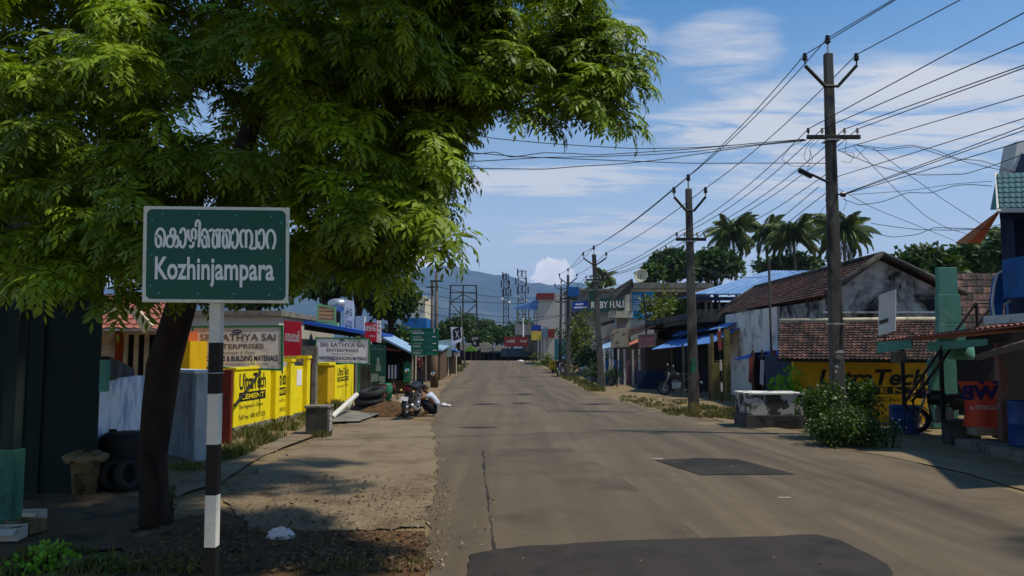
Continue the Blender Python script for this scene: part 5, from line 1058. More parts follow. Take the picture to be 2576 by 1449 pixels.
b = MB(); b.box(xe - .05, xw - .25, yG - .05, yG - .003, Zp(2200, 808, yG) + .25, Zp(2200, 808, yG) + .31); b.build('string_course', m_plas, t)
b = MB(); b.prism([P(2245, 732, 24.1), P(2256, 730, 24.1), P(2256, 745, 24.1), P(2247, 745, 24.1)], (0, .1, 0)); b.build('wall_hook', m_iron, t)
t = thing('lean_to', 'low lean-to with broken clay tiles over a yellow advertising wall', 'lean-to', (10, 22, 0))
b = MB(); TLt, TRt, BRt, BLt = P(1962, 812, 24.15), P(2372, 806, 24.15), P(2345, 908, 20.8), P(1957, 905, 20.8); tileroof(b, TLt, TRt, BRt, BLt, 15, 32, .032); b.build('roof', m_tile, t)
b = MB(); b.tube([TLt + Vector((0, 0, .05)), TRt + Vector((0, 0, .05))], .075, 8); b.build('ridge_mortar', m_cream, t, True)
b = MB(); b.slab(TLt + Vector((0, 0, -.05)), TRt + Vector((0, 0, -.05)), BRt + Vector((0, 0, -.05)), BLt + Vector((0, 0, -.05)), .05); b.build('rafters', m_dark, t)
yy = 21.6; x0, x1, x2 = Xp(1958, yy), Xp(1996, yy), Xp(2338, yy); zt = BLt.z + .12
b = MB(); b.box(x1, x2, yy, yy + .2, 0, zt + .1); b.build('yellow_wall', m_yel2, t)
b = MB(); b.box(x0 + .4, x1 - .003, yy + .2, 24, 0, zt); b.build('side_wall', m_bluedkw, t)
U = Vector((0, 0, 1)); X_ = Vector((1, 0, 0))
k0, k1 = Xp(2060, yy), Xp(2325, yy)
text('UltraTech', m_tblack, t, (k0, yy, Zp(2200, 970, yy)), X_, U, k1 - k0, .45, bold=.03, shear=.25)
b = MB(); b.box(k0 + .2, k1, yy - .006, yy - .002, Zp(2200, 991, yy), Zp(2200, 973, yy)); b.build('print_band', m_tblack, t)
text('C E M E N T', m_yel2, t, (k0 + .4, yy - .006, Zp(2200, 988, yy)), X_, U, k1 - k0 - .6, .14, bold=.02)
text("Engineer's Choice", m_tblack, t, (k0 + .3, yy, Zp(2200, 1014, yy)), X_, U, 2.3, .17); text('1800 425 2525', m_tblack, t, (k0 + .5, yy, Zp(2200, 1033, yy)), X_, U, 2.2, .13); text('SRI SATHYA SAI ENTERPRISES', m_tred, t, (k0 + .7, yy, Zp(2200, 1054, yy)), X_, U, 2.2, .13)
t, put, rect, at = pxboard('hanging_flex', 'tall grey white flex sheet hanging before the mouldy gable', 'banner', [(2211, 742), (2253, 728), (2252, 832), (2209, 845)], [19.0, 18.4, 18.4, 19.0], m_plas, None, th=.02, legs=None); rect(m_concd, .06, .26, .6, .36)
b = MB(); b.tube([P(2228, 745, 18.8), P(2226, 860, 18.8)], .02, 6); b.build('pole', m_iron, t)
# water trough / planter
t = thing('concrete_trough', 'old concrete trough with peeling white paint beside the road', 'trough', (Xp(1935, 19.6), 20, 0))
yq = 20.0; x0, x1 = Xp(1875, yq), Xp(2016, yq); z0, z1 = Zp(1935, 1045, yq), Zp(1935, 993, yq)
m_trough = mat('peeling_trough', H('3d3b37'), 0.9, .3, 4, .3, 30, stain=H('b7b5ae'), ssc=2.6, slo=.48, shi=.54)
m_rim = mat('peeling_rim', H('55534e'), 0.9, .3, 4, .3, 30, stain=H('e0ded6'), ssc=3.2, slo=.42, shi=.50)
b = MB(); e = .1
for a in ((x0, x1, yq, yq + e), (x0, x1, yq + .9, yq + 1.0), (x0, x0 + e, yq + e + .002, yq + .898), (x1 - e, x1, yq + e + .002, yq + .898)): b.box(*a, z0, z1)
b.box(x0 + e, x1 - e, yq + e, yq + .9, z0, z0 + .1); b.build('trough', m_trough, t, bevel=.012)
b = MB(); b.box(x0 - .03, x1 + .03, yq - .03, yq + 1.03, z1 + .002, z1 + .05); b.build('lid', m_rim, t, bevel=.01)
b = MB(); b.box(x0 - .03, x1 + .03, yq - .02, yq + 1.05, -.1, z0 - .002); b.box(x1 + .035, x1 + .9, yq + .3, yq + .8, -.1, z0 - .12); b.build('base', m_concd, t, bevel=.015)
# shop sheds left of the white side wall: blue awnings
t = thing('shop_row', 'dark row of shops with two faded blue sheet awnings behind the second pole', 'building', (9.5, 36, 0))
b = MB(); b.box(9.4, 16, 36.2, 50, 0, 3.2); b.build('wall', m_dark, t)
b = MB(); q = [P(1563, 800, 52), P(1832, 786, 35.4), P(1832, 810, 35.4), P(1690, 835, 38), P(1600, 850, 48)]
b.box(8.7, 15.8, 35.9, 50, 3.3, 3.72); b.build('roof_slab', m_concd, t)
b = MB(); b.box(8.6, 8.7, 35.8, 50, 3.5, 3.8); b.build('parapet', m_concd, t)
def awn(name, A, B, C, D, m, n): b = MB(); corr(b, A, B, C, D, n, .02); return b.build(name, m, t)
awn('awning', P(1690, 818, 46) + Vector((1.4, 0, .25)), P(1832, 800, 34.4) + Vector((1.2, 0, .25)), P(1832, 822, 33.6), P(1690, 846, 41), m_bluemet, 24)
awn('awning', P(1650, 858, 44) + Vector((1.6, 0, .35)), P(1796, 835, 33.4) + Vector((1.4, 0, .3)), P(1796, 862, 33.0), P(1640, 879, 38), m_bluemet, 24)
for x, d, m in ((1751, 31.5, m_bluemet), (1718, 33, m_concd), (1783, 31, m_wood), (1690, 37, m_wood)): b = MB(); b.tube([(Xp(x, d), d, 0), (Xp(x, d), d, Zp(x, 865, d))], .045, 8); b.build('post', m, t)
b = MB(); b.box(Xp(1600, 40), Xp(1690, 40), 40, 40.1, 0, Zp(1640, 932, 40)); b.build('counter', m_bluedkw, t)
t = thing('painted_doorway', 'olive painted door pillar at the left corner of the white side wall', 'pillar', (Xp(1810, 31), 31, 0))
b = MB(); b.box(Xp(1823, 30.6), Xp(1835, 30.6), 30.5, 30.75, 0, Zp(1825, 828, 30.6)); b.box(Xp(1790, 31), Xp(1796, 31), 31, 31.2, 0, Zp(1790, 840, 31)); b.build('pillar', m_olive, t)
b = MB(); b.box(Xp(1796, 31.1), Xp(1823, 31.1), 31.1, 31.16, 0, Zp(1800, 912, 31)); b.build('door', m_olive, t)
t = thing('banded_stake', 'thin leaning stake banded black and white before the olive pillar', 'stake', G(1815, 1022))
d = G(1815, 1022).y; b = MB()
yy_ = [822, 858, 905, 932, 962, 985, 1012]
for k, (a, c) in enumerate(zip(yy_, yy_[1:])): b.cur = k % 2; b.tube([P(1809 + (a - 822) * .04, a, d), P(1809 + (c - 822) * .04, c, d)], .035, 8)
b.build('stake', [m_white, m_black], t); b = MB(); b.tube([P(1800, 908, d), P(1828, 907, d)], .02, 6); b.tube([P(1806, 858, d - .05), P(1822, 856, d - .05)], .015, 6); b.build('crossbar', m_wood, t)
b = MB(); b.prism([P(1803, 836, d - .1), P(1815, 832, d - .1), P(1817, 880, d - .1), P(1808, 882, d - .1)], (0, .02, 0)); tag(b.build('rag', m_rag), 'faded red rag hung on the banded stake', 'cloth')
# blue awning and bits on white wall
t = thing('side_stall', 'small blue awned stall against the white side wall', 'stall', (8.6, 27.5, 0))
b = MB(); corr(b, P(1846, 897, 31.0) + Vector((.9, .2, .15)), P(1962, 884, 26.5) + Vector((.9, .2, .15)), P(1962, 892, 26), P(1846, 905, 30.2), 16, .02); b.build('awning', m_bluedk, t)
for x, d in ((1894, 27.5), (1917, 27), (1940, 26.6)): b = MB(); b.tube([(Xp(x, d), d, 0), (Xp(x, d), d, Zp(x, 880 if x < 1930 else 650, d))], .04, 7); b.build('post', m_wood if x < 1930 else m_pole, t)
b = MB(); b.box(Xp(1872, 29), Xp(1990, 26), 28.0, 28.2, 0, 1.9); b.build('dark_back', m_dark, t)
for x, y0, y1, d, m, lb in ((1885, 897, 965, 27.3, m_rag, 'narrow faded red cloth on the side stall post'), (1914, 905, 970, 26.8, m_board, 'narrow pale cloth hung at the side stall'), (1944, 880, 930, 26.3, m_rag, 'dull red cloth tied to the thin tall pole')):
    b = MB(); b.prism([P(x, y0, d), P(x + 9, y0 + 2, d), P(x + 7, y1, d), P(x - 2, y1 - 4, d)], (0, .03, 0)); tag(b.build('hanging_cloth', m), lb, 'cloth', 'cloths hung at the side stall')
# blue metal hip roof house
t = thing('house', 'house under a bright blue ribbed metal hip roof behind the clay tiles', 'house', (15, 46, 0))
E0, E1, R0, R1 = P(1747, 742, 44), P(2230, 742, 44), P(1938, 684, 49), P(2078, 684, 49); Eb = Vector((E0.x, 55, E0.z)); b = MB()
def ribbed(b, A, B, C, D, n):
    b.slab(A, B, C, D, .08); A, B, C, D = map(Vector, (A, B, C, D)); nrm = (B - A).cross(D - A).normalized(); nrm = nrm if nrm.z > 0 else -nrm
    for i in range(n + 1): u = i / n; b.tube([A.lerp(B, u) + nrm * .03, D.lerp(C, u) + nrm * .03], .09, 4)
ribbed(b, R0, R1, E1, E0, 17); b.slab(R0, E0, Eb, R0 + Vector((0, 1, 0)), .08)
b.build('roof', m_bluroof, t); b = MB(); b.box(E0.x + .5, 22, 45, 54, 0, E0.z - .35); b.build('wall', m_dark, t)
b = MB(); b.box(E0.x + .2, 22, 44.1, 44.3, E0.z - .3, E0.z - .1); b.build('fascia', m_bluedkw, t)
b = MB(); b.box(E0.x + .45, 22, 44.8, 44.99, Zp(1800, 790, 45), Zp(1800, 778, 45)); b.build('parapet', m_conc, t)
for x in (1778, 1792, 1812): b = MB(); b.tube([(Xp(x, 44.5), 44.5, 3.5), (Xp(x, 44.5), 44.5, E0.z - .15)], .06, 6); b.build('post', m_conc, t)
# brick building with advertisement
t = thing('brick_building', 'flat roofed brick building with a blue painted advertisement panel', 'building', (13, 62, 0))
dB = 60; zt = Zp(1650, 712, dB); x0, x1, xm = Xp(1584, dB), Xp(1790, dB), Xp(1646, dB)
b = MB(); b.box(xm + .01, x1, dB, dB + 2.4, 0, zt - .7); b.build('brick_wall', m_brick, t)
b = MB(); b.box(x0 + .05, xm, dB - .05, dB + 1.8, 0, zt - .7); b.build('plaster_wall', m_bgwhite, t)
b = MB(); b.box(x0 - .1, x1 + .2, dB - .4, dB + 2.6, zt - .45, zt); b.build('roof_slab', m_conc, t); b = MB(); b.box(x0, x1, dB - .1, dB + 1.8, zt - .698, zt - .452); b.build('band', m_cream, t)
b = MB(); b.box(xm + .1, x1 - .2, dB - .06, dB - .003, zt - 1.2, zt - 1.0); b.build('lintel', m_concd, t)
t, put, rect, at = pxboard('wall_advert', 'blue and pale painted advertisement on the brick building', 'poster', [(1586, 735), (1646, 734), (1646, 800), (1587, 802)], dB - .15, m_adblue, None, th=.04)
rect(m_adpale, .5, .12, .98, .82); rect(m_adpale, .08, .3, .46, .5); rect(m_adpale, .08, .62, .44, .67); rect(m_adpale, .08, .54, .44, .58); put('SALE', m_twhite, .1, .74, .42, .9); put('കട', m_tgrey, .6, .45, .88, .62, off=.006)
g = P(1613, 694, 60.5); t = thing('satellite_dish', 'cream dish aerial on the roof edge of the brick building', 'dish', (g.x, 60.5, zt)); ax_ = Vector((-.35, -.85, .25)).to_track_quat('Z', 'Y').to_matrix().to_4x4()
b = MB(); b.lathe([(.0, -.16), (.3, -.1), (.52, .04), (.54, .07), (.5, .06), (.28, -.06), (0, -.11)], (g.x, 60.5, g.z), 22, ax_); b.build('dish', m_cream, t, True); b = MB(); b.tube([(g.x, 60.6, g.z), (g.x, 61.3, zt)], .05, 6); b.tube([(g.x - .05, 60.3, g.z - .3), (g.x - .2, 59.9, g.z + .1)], .02, 5); b.build('stand', m_iron, t)
# balcony building with canvas roof
t = thing('shop_building', 'two storey white shop with open balcony and black canvas roof', 'building', (9, 58, 0))
dC = 57; b = MB(); x0, x1 = Xp(1542, dC), Xp(1590, dC); b.box(x0 + .3, x1, dC + .8, dC + 2.2, 0, Zp(1560, 830, dC)); b.build('ground_floor', m_dark, t)
b = MB(); b.box(x0 - .2, x1, dC - .6, dC + .9, Zp(1560, 800, dC), Zp(1560, 783, dC)); b.build('balcony_slab', m_cream, t)
b = MB(); b.box(Xp(1578, dC), x1, dC + .7, dC + 1.6, Zp(1560, 783, dC) + .002, Zp(1560, 735, dC)); b.box(x0 + .4, x1, dC + .6, dC + 1.8, Zp(1560, 828, dC), Zp(1560, 801, dC)); b.build('upper_wall', m_bgwhite, t)
b = MB(); b.slab(P(1533, 735, 56), P(1590, 700, 57), P(1592, 722, 60), P(1540, 748, 60), .1); b.prism([P(1536, 740, 55.9), P(1590, 706, 56.9), P(1588, 738, 56.9), P(1545, 752, 55.9)], (0, .06, 0)); b.build('canvas_roof', m_black, t)
for x, y0, y1 in ((1539, 742, 788), (1548, 742, 788), (1587, 735, 785)): b = MB(); b.tube([P(x, y0, 56.4), P(x + 1, y1, 56.4)], .05, 6); b.build('post', m_conc, t)
b = MB(); b.slab(P(1510, 812, 55), P(1546, 802, 56), P(1546, 808, 58), P(1512, 818, 58), .08); b.build('sunshade', m_black, t)
# row of low shops with blue doors (behind the third pole)
t = thing('shop_row', 'low shop row with blue and mauve plank doors behind the round hedge', 'building', (7.6, 52, 0))
b = MB(); b.box(7.7, 13, 45, 56, 0, 2.6); b.build('wall', m_wood, t)
b = MB(); tileroof(b, (10.6, 44.6, 4.1), (10.6, 58, 4.1), (6.6, 58, 2.7), (6.6, 44.6, 2.7), 9, 36, .04); b.build('roof', m_tile2, t); b = MB(); b.slab(P(1518, 868, 47), P(1548, 858, 46), P(1552, 872, 44), P(1514, 880, 44.5), .05); b.build('blue_awning', m_lblue, t)
for k, (x0, x1, m) in enumerate(((1522, 1530, m_bluebld), (1533, 1538, m_board), (1540, 1552, m_bluebld), (1554, 1562, m_bluebld), (1574, 1584, m_mauve), (1590, 1600, m_mauve))):
    b = MB(); d = 44.8 - k * .05; b.box(Xp(x0, d), Xp(x1, d), d, d + .06, .05, Zp(x0, 905, d)); b.build('door_board', m, t)
for x in (1518, 1532, 1539, 1553, 1569, 1590, 1606): b = MB(); d = 44.2; b.box(Xp(x, d), Xp(x + 4.5, d), d, d + .12, 0, Zp(x, 878, d)); b.build('post', m_plas, t)
b = MB(); b.slab(P(1578, 866, 45), P(1608, 852, 45), P(1606, 862, 42.5), P(1580, 872, 43), .05); b.build('orange_sheet', m_orflag, t)
# hoardings on posts
t, put, rect, at = pxboard('hoarding', 'tan hoarding with faded grey prints on a thin post', 'sign', [(1537, 829), (1582, 823), (1583, 872), (1537, 876)], 42, m_tan, None, th=.05, legs=[(.33, .2)], group='roadside hoardings')
for a in ((.05, .62, .2, .78), (.62, .62, .78, .74), (.25, .2, .45, .34), (.25, .8, .45, .86), (.2, .05, .55, .09)): rect(m_tgrey, *a)
t, put, rect, at = pxboard('hoarding', 'faded pink hoarding with grey margins right of the tan hoarding', 'sign', [(1605, 842), (1649, 838), (1649, 872), (1606, 875)], 40, m_pink, m_conc, fw=.06, legs=[(.5, .4)], group='roadside hoardings')
for i in range(4): rect(m_tgrey, .2, .2 + i * .17, .8, .25 + i * .17)
b = MB(); b.tube([P(1618, 738, 40.4), P(1625, 800, 40.4), P(1626, 845, 40.4)], .05, 7); b.tube([P(1618, 803, 40.3), P(1640, 806, 40.3)], .03, 6); tag(b.build('dead_pole', m_iron), 'crooked dark pole above the pink hoarding', 'pole')
# hall
t = thing('hall_building', 'large grey blank walled hall with a green name board', 'building', (10.5, 80, 0))
dR = 76; b = MB(); b.box(Xp(1430, dR), Xp(1585, dR), dR, dR + 5, 0, Zp(1500, 733, dR)); b.build('wall', m_hall, t)
b = MB(); b.box(Xp(1426, dR), Xp(1588, dR), dR - .4, dR + 5.4, Zp(1500, 733, dR) + .002, Zp(1500, 727, dR)); b.build('parapet', m_conc, t)
b = MB(); b.slab(P(1480, 735, 76), P(1560, 715, 80), P(1560, 715, 84), P(1480, 735, 80), .15); b.build('roof_sheet', m_lblue, t)
for a_, c_ in (((1440, 785), (1462, 825)), ((1452, 785), (1472, 825))): b = MB(); b.tube([P(*a_, dR - .5), P(*c_, dR - .5)], .18, 6); b.build('strut', m_iron, t)
b = MB(); b.box(Xp(1452, dR), Xp(1500, dR), dR - .06, dR - .003, Zp(1480, 782, dR), Zp(1480, 776, dR)); b.build('band', m_teal, t)
t, put, rect, at = pxboard('hall_sign', 'dark green board with white capital letters on the grey hall', 'sign', [(1484, 752), (1577, 748), (1577, 783), (1484, 785)], dR - 1.2, m_gsign, None, th=.15); put('RUBY HALL', m_twhite, .035, .25, .965, .78, bold=.02, off=.01)
b = MB(); c_ = at(.12, 1.25, -.05); b.lathe([(0, 0), (.55, 0), (.55, .06), (0, .06)], c_, 20, 'Y'); b.build('round_sign', m_gsign, t); 
t, put, rect, at = pxboard('banner', 'royal blue banner with white lines left of the green hall board', 'banner', [(1440, 760), (1479, 757), (1479, 778), (1440, 780)], dR - 1.0, m_bannb, None, th=.08); rect(m_twhite, .1, .2, .95, .38); rect(m_twhite, .2, .6, .7, .78)
# white building with red bands and blue roof
t = thing('building', 'pale three storey building with dark red bands and blue roof shed', 'building', (6, 96, 0))
dW_ = 92; b = MB(); b.box(Xp(1353, dW_), Xp(1440, dW_), dW_, dW_ + 5, 0, Zp(1400, 738, dW_)); b.build('wall', m_bgwhite, t)
for y0, y1 in ((738, 753), (828, 848)): b = MB(); b.box(Xp(1351, dW_), Xp(1395, dW_), dW_ - .3, dW_ + 5.2, Zp(1370, y1, dW_), Zp(1370, y0, dW_) + .01); b.build('red_band', m_redband, t)
b = MB(); b.box(Xp(1296, dW_), Xp(1352, dW_), dW_ + 1, dW_ + 5, Zp(1320, 842, dW_), Zp(1320, 815, dW_)); b.build('terrace', m_bgwhite, t)
b = MB(); b.box(Xp(1316, dW_), Xp(1352, dW_), dW_ + 3, dW_ + 5, 0, Zp(1320, 842, dW_)); b.build('lower_wall', m_hall, t)
b = MB(); ribbed(b, P(1352, 756, dW_ + 6), P(1352, 756, dW_), P(1292, 776, dW_), P(1292, 776, dW_ + 6), 10); b.prism([P(1292, 776, dW_ - .1), P(1352, 755, dW_ - .1), P(1352, 779, dW_ - .1)], (0, .1, 0)); b.build('roof', m_bluemet, t)
for x in (1301, 1316, 1330, 1345): b = MB(); b.tube([P(x, 776, dW_), P(x, 842 if x > 1310 else 815, dW_)], .1, 6); b.build('post', m_conc, t)
b = MB(); b.tube([P(1316, 800, dW_ - 1), P(1316, 870, dW_ - 1)], .12, 6); b.build('white_pipe', m_board, t)
# far hoardings on the right
for nm, lb, pts, d, m, tx in (('hoarding', 'dark red hotel signboard over the road end', [(1268, 847), (1328, 847), (1328, 872), (1269, 872)], 88, m_redband, 'Hotel'), ('hoarding', 'plain yellow hoarding on a post right of the road end', [(1337, 833), (1363, 833), (1363, 856), (1337, 856)], 78, m_ystrip, None), ('hoarding', 'teal plain hoarding before the leafy creeper pole', [(1395, 853), (1424, 853), (1424, 904), (1395, 904)], 64, m_tealb, None), ('hoarding', 'small blue hoarding just above the yellow one', [(1337, 818), (1361, 818), (1361, 831), (1337, 831)], 79, m_bannb, None), ('hoarding', 'pale blue hoarding behind the yellow one', [(1363, 822), (1378, 822), (1378, 850), (1363, 850)], 80, m_adpale, None)):
    t, put, rect, at = pxboard(nm, lb, 'sign', pts, d, m, None, th=.1, legs=[(.15, .3), (.85, .3)], group='roadside hoardings')
    if tx: put('ഹോട്ടല്‍', m_twhite, .1, .4, .45, .8); put('Hotel', m_twhite, .68, .45, .95, .7)
    elif m is m_tealb: put('SALE', m_twhite, .3, .8, .7, .88)
g = P(1390, 918, 62); t = thing('post_box', 'yellow box on legs beside the teal hoarding', 'box', (g.x, 62, zg(62))); b = MB(); b.box(g.x - .22, g.x + .22, 61.8, 62.2, g.z - .35, g.z + .35); b.build('box', m_yel2, t, bevel=.03); b = MB(); b.box(g.x - .1, g.x + .1, 61.9, 62.1, zg(62) - .1, g.z - .352); b.build('stand', m_iron, t)
b = MB(); b.obox((g.x, 61.79, g.z + .1), (.3, .01, .05)); b.build('slot', m_black, t)
# market sheds over the crest
specs = [(1150, 1222, 862, 905, 101, m_wood, 'low dark market shed at the left of the road end'), (1215, 1275, 868, 905, 98, m_concd, 'low dark market shed at the middle of the road end'), (1268, 1330, 876, 906, 93, m_dark, 'dark shop front under the red hotel signboard')]
for x0, x1, y0, y1, d, m, lb in specs:
    t = thing('market_shed', lb, 'shed', (Xp((x0 + x1) / 2, d), d, zg(d)), 'market sheds at the road end'); zt = Zp(x0, y0 + 14, d)
    b = MB(); b.box(Xp(x0, d), Xp(x1, d), d + 2, d + 6, -2, zt - .3); b.build('wall', m_dark, t)
    b = MB(); b.slab((Xp(x0, d) - .4, d, zt - .25), (Xp(x1, d) + .4, d, zt - .25), (Xp(x1, d) + .4, d + 4, Zp(x0, y0, d)), (Xp(x0, d) - .4, d + 4, Zp(x0, y0, d)), .12); b.build('roof', m_concd, t)
    for i in range(5): x = Xp(x0 + (x1 - x0) * i / 4, d); b = MB(); b.box(x - .07, x + .07, d + .05, d + .2, -1.5, zt - .38); b.build('post', m, t)
for x, y, d, s, m, lb in ((1224, 870, 97, .6, m_tan, 'small pale triangular stall roof at the road end'), (1183, 878, 97, .55, m_weed, 'tiny green triangular awning at the road end')):
    c_ = P(x, y, d); t = thing('stall_roof', lb, 'stall', (c_.x, d, zg(d))); b = MB(); b.prism([(c_.x - 1.5 * s, d, c_.z - .5 * s), (c_.x + 1.5 * s, d, c_.z - .5 * s), (c_.x + .1, d, c_.z + .9 * s)], (0, 1.2, 0)); b.build('roof', m, t); b = MB()
    for sx in (-1.3, 1.3): b.tube([(c_.x + sx * s, d + .5, -1), (c_.x + sx * s, d + .5, c_.z - .5 * s)], .06, 6)
    b.build('post', m_wood, t)
b = MB(); c_ = P(1220, 906, 89); b.lathe([(0, 0), (.45, 0), (.3, .14), (0, .2)], (G(1315, 908).x - .3, 86, zg(86)), 14); tag(b.build('pale_heap', m_bag, smooth=True), 'small pale heap at the right side of the road end', 'heap')
t, put, rect, at = pxboard('dark_hoarding', 'black hoarding with white letters behind the roadside tree', 'sign', [(1186, 843), (1206, 840), (1206, 872), (1186, 872)], 99, m_black, None, th=.1, legs=[(.5, .2)]); put('DHI', m_twhite, .1, .55, .8, .8); put('R', m_twhite, .3, .15, .6, .4)
# ---------------------------------------------------------------- utility poles
PT = {}
def pole(name, lab, px, base_y, topx, topy, yV, yC, wpx, vw, cw, lamp=False, band=None):
    g = G(px, base_y); d = g.y; s = d / F; top = P(topx, topy, d); base = Vector((g.x, d, g.z))
    t = thing(name, lab, 'power pole', base, 'concrete power poles along the right kerb')
    w0 = wpx * s / 2; b = MB(); n = b.add([base + Vector((sx * w0, sy * w0 * .75, -.3)) for sx, sy in ((-1, -1), (1, -1), (1, 1), (-1, 1))]); b.add([top + Vector((sx * w0 * .6, sy * w0 * .5, 0)) for sx, sy in ((-1, -1), (1, -1), (1, 1), (-1, 1))])
    b.face([n + 4, n + 5, n + 6, n + 7])
    for i in range(4): j = (i + 1) % 4; b.face([n + i, n + j, n + 4 + j, n + 4 + i])
    b.build('pole', m_pole, t, bevel=.02)
    at = lambda y: base.lerp(top, (Zp(px, y, d) - base.z) / (top.z - base.z))
    def ins(p, k, m=m_porc):
        b = MB(); b.lathe([(.018, 0), (.018, .1), (.05, .1), (.075, .13), (.04, .16), (.07, .19), (.04, .22), (.06, .25), (.03, .29), (0, .3)], p, 12)
        if k != 1: b.v = [p + (v - p) * k for v in b.v]
        b.build('insulator', m, t, True)
    c = at(yV); wv = vw * s; e = (yV - topy) * s; k = min(1.0, s * 92 + .1)
    fy = -w0 * .75 - .03
    b = MB(); l, r_ = c + Vector((-wv, fy, e * .62)), c + Vector((wv, fy, e * .62))
    b.tube([l + Vector((0, 0, -.0)), c + Vector((-wv * .25, fy, 0)), c + Vector((wv * .25, fy, 0)), r_], .045 * max(.8, k), 6); b.build('v_arm', m_iron, t)
    ins(l + Vector((0, 0, .03)), k); ins(r_ + Vector((0, 0, .03)), k)
    b = MB(); b.tube([top + Vector((0, 0, -.05)), top + Vector((0, 0, .22 * k))], .03, 8); b.build('top_pin', m_alu, t); ins(top + Vector((0, 0, .16 * k)), k * 1.1)
    c2 = at(yC); wc = cw * s; b = MB(); b.box(c2.x - wc, c2.x + wc, c2.y + fy - .06, c2.y + fy, c2.z - .05, c2.z + .05); b.build('crossarm', m_iron, t, bevel=.008)
    q = []
    for i, u in enumerate((-.94, -.42, .42, .90)): p = c2 + Vector((wc * u, fy - .03, .05)); ins(p, k * .62, m_porcw if i else m_porc); q.append(p + Vector((0, 0, .15 * k)))
    b = MB(); b.box(c2.x - w0 * 1.05, c2.x + w0 * 1.05, c2.y + fy - .065, c2.y - fy, c2.z - .07, c2.z - .052); b.build('clamp', m_alu, t)
    PT[px] = dict(top=top + Vector((0, 0, .40 * k)), l=l + Vector((0, 0, .28 * k)), r=r_ + Vector((0, 0, .28 * k)), c=q, at=at, d=d, w=w0)
    return t
p1 = pole('power_pole', 'nearest and tallest concrete power pole, with street lamp and flowering bush at its foot', 2110, 1096, 2083, 135, 222, 350, 34, 66, 68)
D1 = PT[2110]
b = MB(); a_ = D1['at'](462); b.tube([a_ + Vector((-.12, -.12, 0)), P(2040, 438, D1['d'] - .3)], .03, 8); b.build('lamp_arm', m_iron, p1)
b = MB(); c_ = P(2026, 436, D1['d'] - .35); b.obox(c_, (.34, .2, .12), 0, R(20), R(28)); b.build('street_lamp', m_black, p1, bevel=.03); b = MB(); b.obox(c_ + Vector((-.03, -.04, -.065)), (.24, .14, .02), 0, R(20), R(28)); b.build('lamp_glass', m_porcw, p1)
b = MB(); a_ = D1['at'](815); b.lathe([(.2, -.02), (.215, -.02), (.215, .02), (.2, .02)], a_, 12); b.build('band', m_alu, p1)
for y, w_, h_, a_, m_ in ((884, .2, .07, -24, m_board), (897, .16, .12, 6, m_conc), (921, .07, .05, 12, m_board), (934, .05, .05, 30, m_plas)):
    b = MB(); q = D1['at'](y) + Vector((.03 - (y - 884) * .002, -D1['w'] * .75 - .006, 0)); b.prism([q + Vector((-w_ / 2, 0, -h_ / 2)), q + Vector((w_ * .4, 0, -h_ * .6)), q + Vector((w_ / 2, 0, h_ * .2)), q + Vector((w_ * .1, 0, h_ / 2)), q + Vector((-w_ * .45, 0, h_ * (.3 + a_ / 90)))], (0, .003, 0)); b.build('torn_poster', m_, p1)
pole('power_pole', 'second concrete power pole with green graffiti and rusty foot, before the blue awnings', 1746, 1040, 1732, 475, 532, 604, 25, 40, 38)
D2 = PT[1746]; p2 = [o for o in bpy.data.objects if o.name.startswith('power_pole')][-1]
q = D2['at'](920); fz = Vector((0, -D2['w'] * .74 - .004, 0))
strokes([[(-.09, .22), (0, .16), (.08, .24)], [(-.06, .1), (.07, .02), (-.03, -.03), (.08, -.1)], [(-.08, -.02), (.0, -.16), (.05, -.22)], [(-.02, .2), (-.06, -.2)]], .022, lambda x, y, k: q + fz + Vector((x, -.002 * k, y)), m_greenpl, p2, 'graffiti')
b = MB(); q = D2['at'](1022); w = D2['w'] * 1.02; b.box(q.x - w, q.x + w, q.y - w * .78, q.y + w * .78, q.z - .2, q.z + .12); b.build('rust_band', m_olive, p2)
pole('power_pole', 'third concrete power pole along the right kerb, before the tan hoarding', 1514, 975, 1494, 640, 665, 705, 17, 29, 26)
pole('power_pole', 'fourth concrete power pole with blue transformer box, before the creeper', 1430, 950, 1429, 692, 712, 752, 11, 22, 22)
b = MB(); q = PT[1430]['at'](735); b.box(q.x - .05, q.x + .75, q.y - .5, q.y - .12, q.z - .35, q.z + .35); b.build('transformer_box', m_bluebld, [o for o in bpy.data.objects if o.name.startswith('power_pole') and o.parent is None][-1], bevel=.03)
pole('power_pole', 'farthest slim power pole just left of the fourth one', 1408, 938, 1412, 720, 728, 760, 8, 16, 14)
def lpole(lab, px, by, tx, ty, w, m=m_pole):
    g = G(px, by); top = P(tx, ty, g.y); b = MB(); b.tube([g + Vector((0, 0, -.2)), top], [w * g.y / F / 2, w * g.y / F / 2 * .7], 8)
    t = thing('power_pole', lab, 'power pole', g, 'left side poles'); b.build('pole', m, t, True)
    b = MB(); c_ = g.lerp(top, .93); b.box(c_.x - .35, c_.x + .35, c_.y - .16, c_.y - .1, c_.z - .04, c_.z + .04); b.build('crossarm', m_iron, t); b = MB(); b.lathe([(.02, 0), (.06, .08), (.06, .16), (0, .2)], c_ + Vector((.3, -.13, .04)), 8); b.build('insulator', m_porc, t); return top
lt1 = lpole('darker left pole of the pair behind the green route board', 1087, 962, 1087, 705, 9); lt2 = lpole('thicker right pole of the pair behind the green route board', 1097, 973, 1098, 688, 12)
b = MB(); g = G(1096, 975); b.tube([g + Vector((-.08, -.1, -.1)), g + Vector((-.06, -.1, 1.7))], [.2, .17], 10); tag(b.build('wooden_post', m_wood, smooth=True), 'stout weathered post below the green route board', 'post')
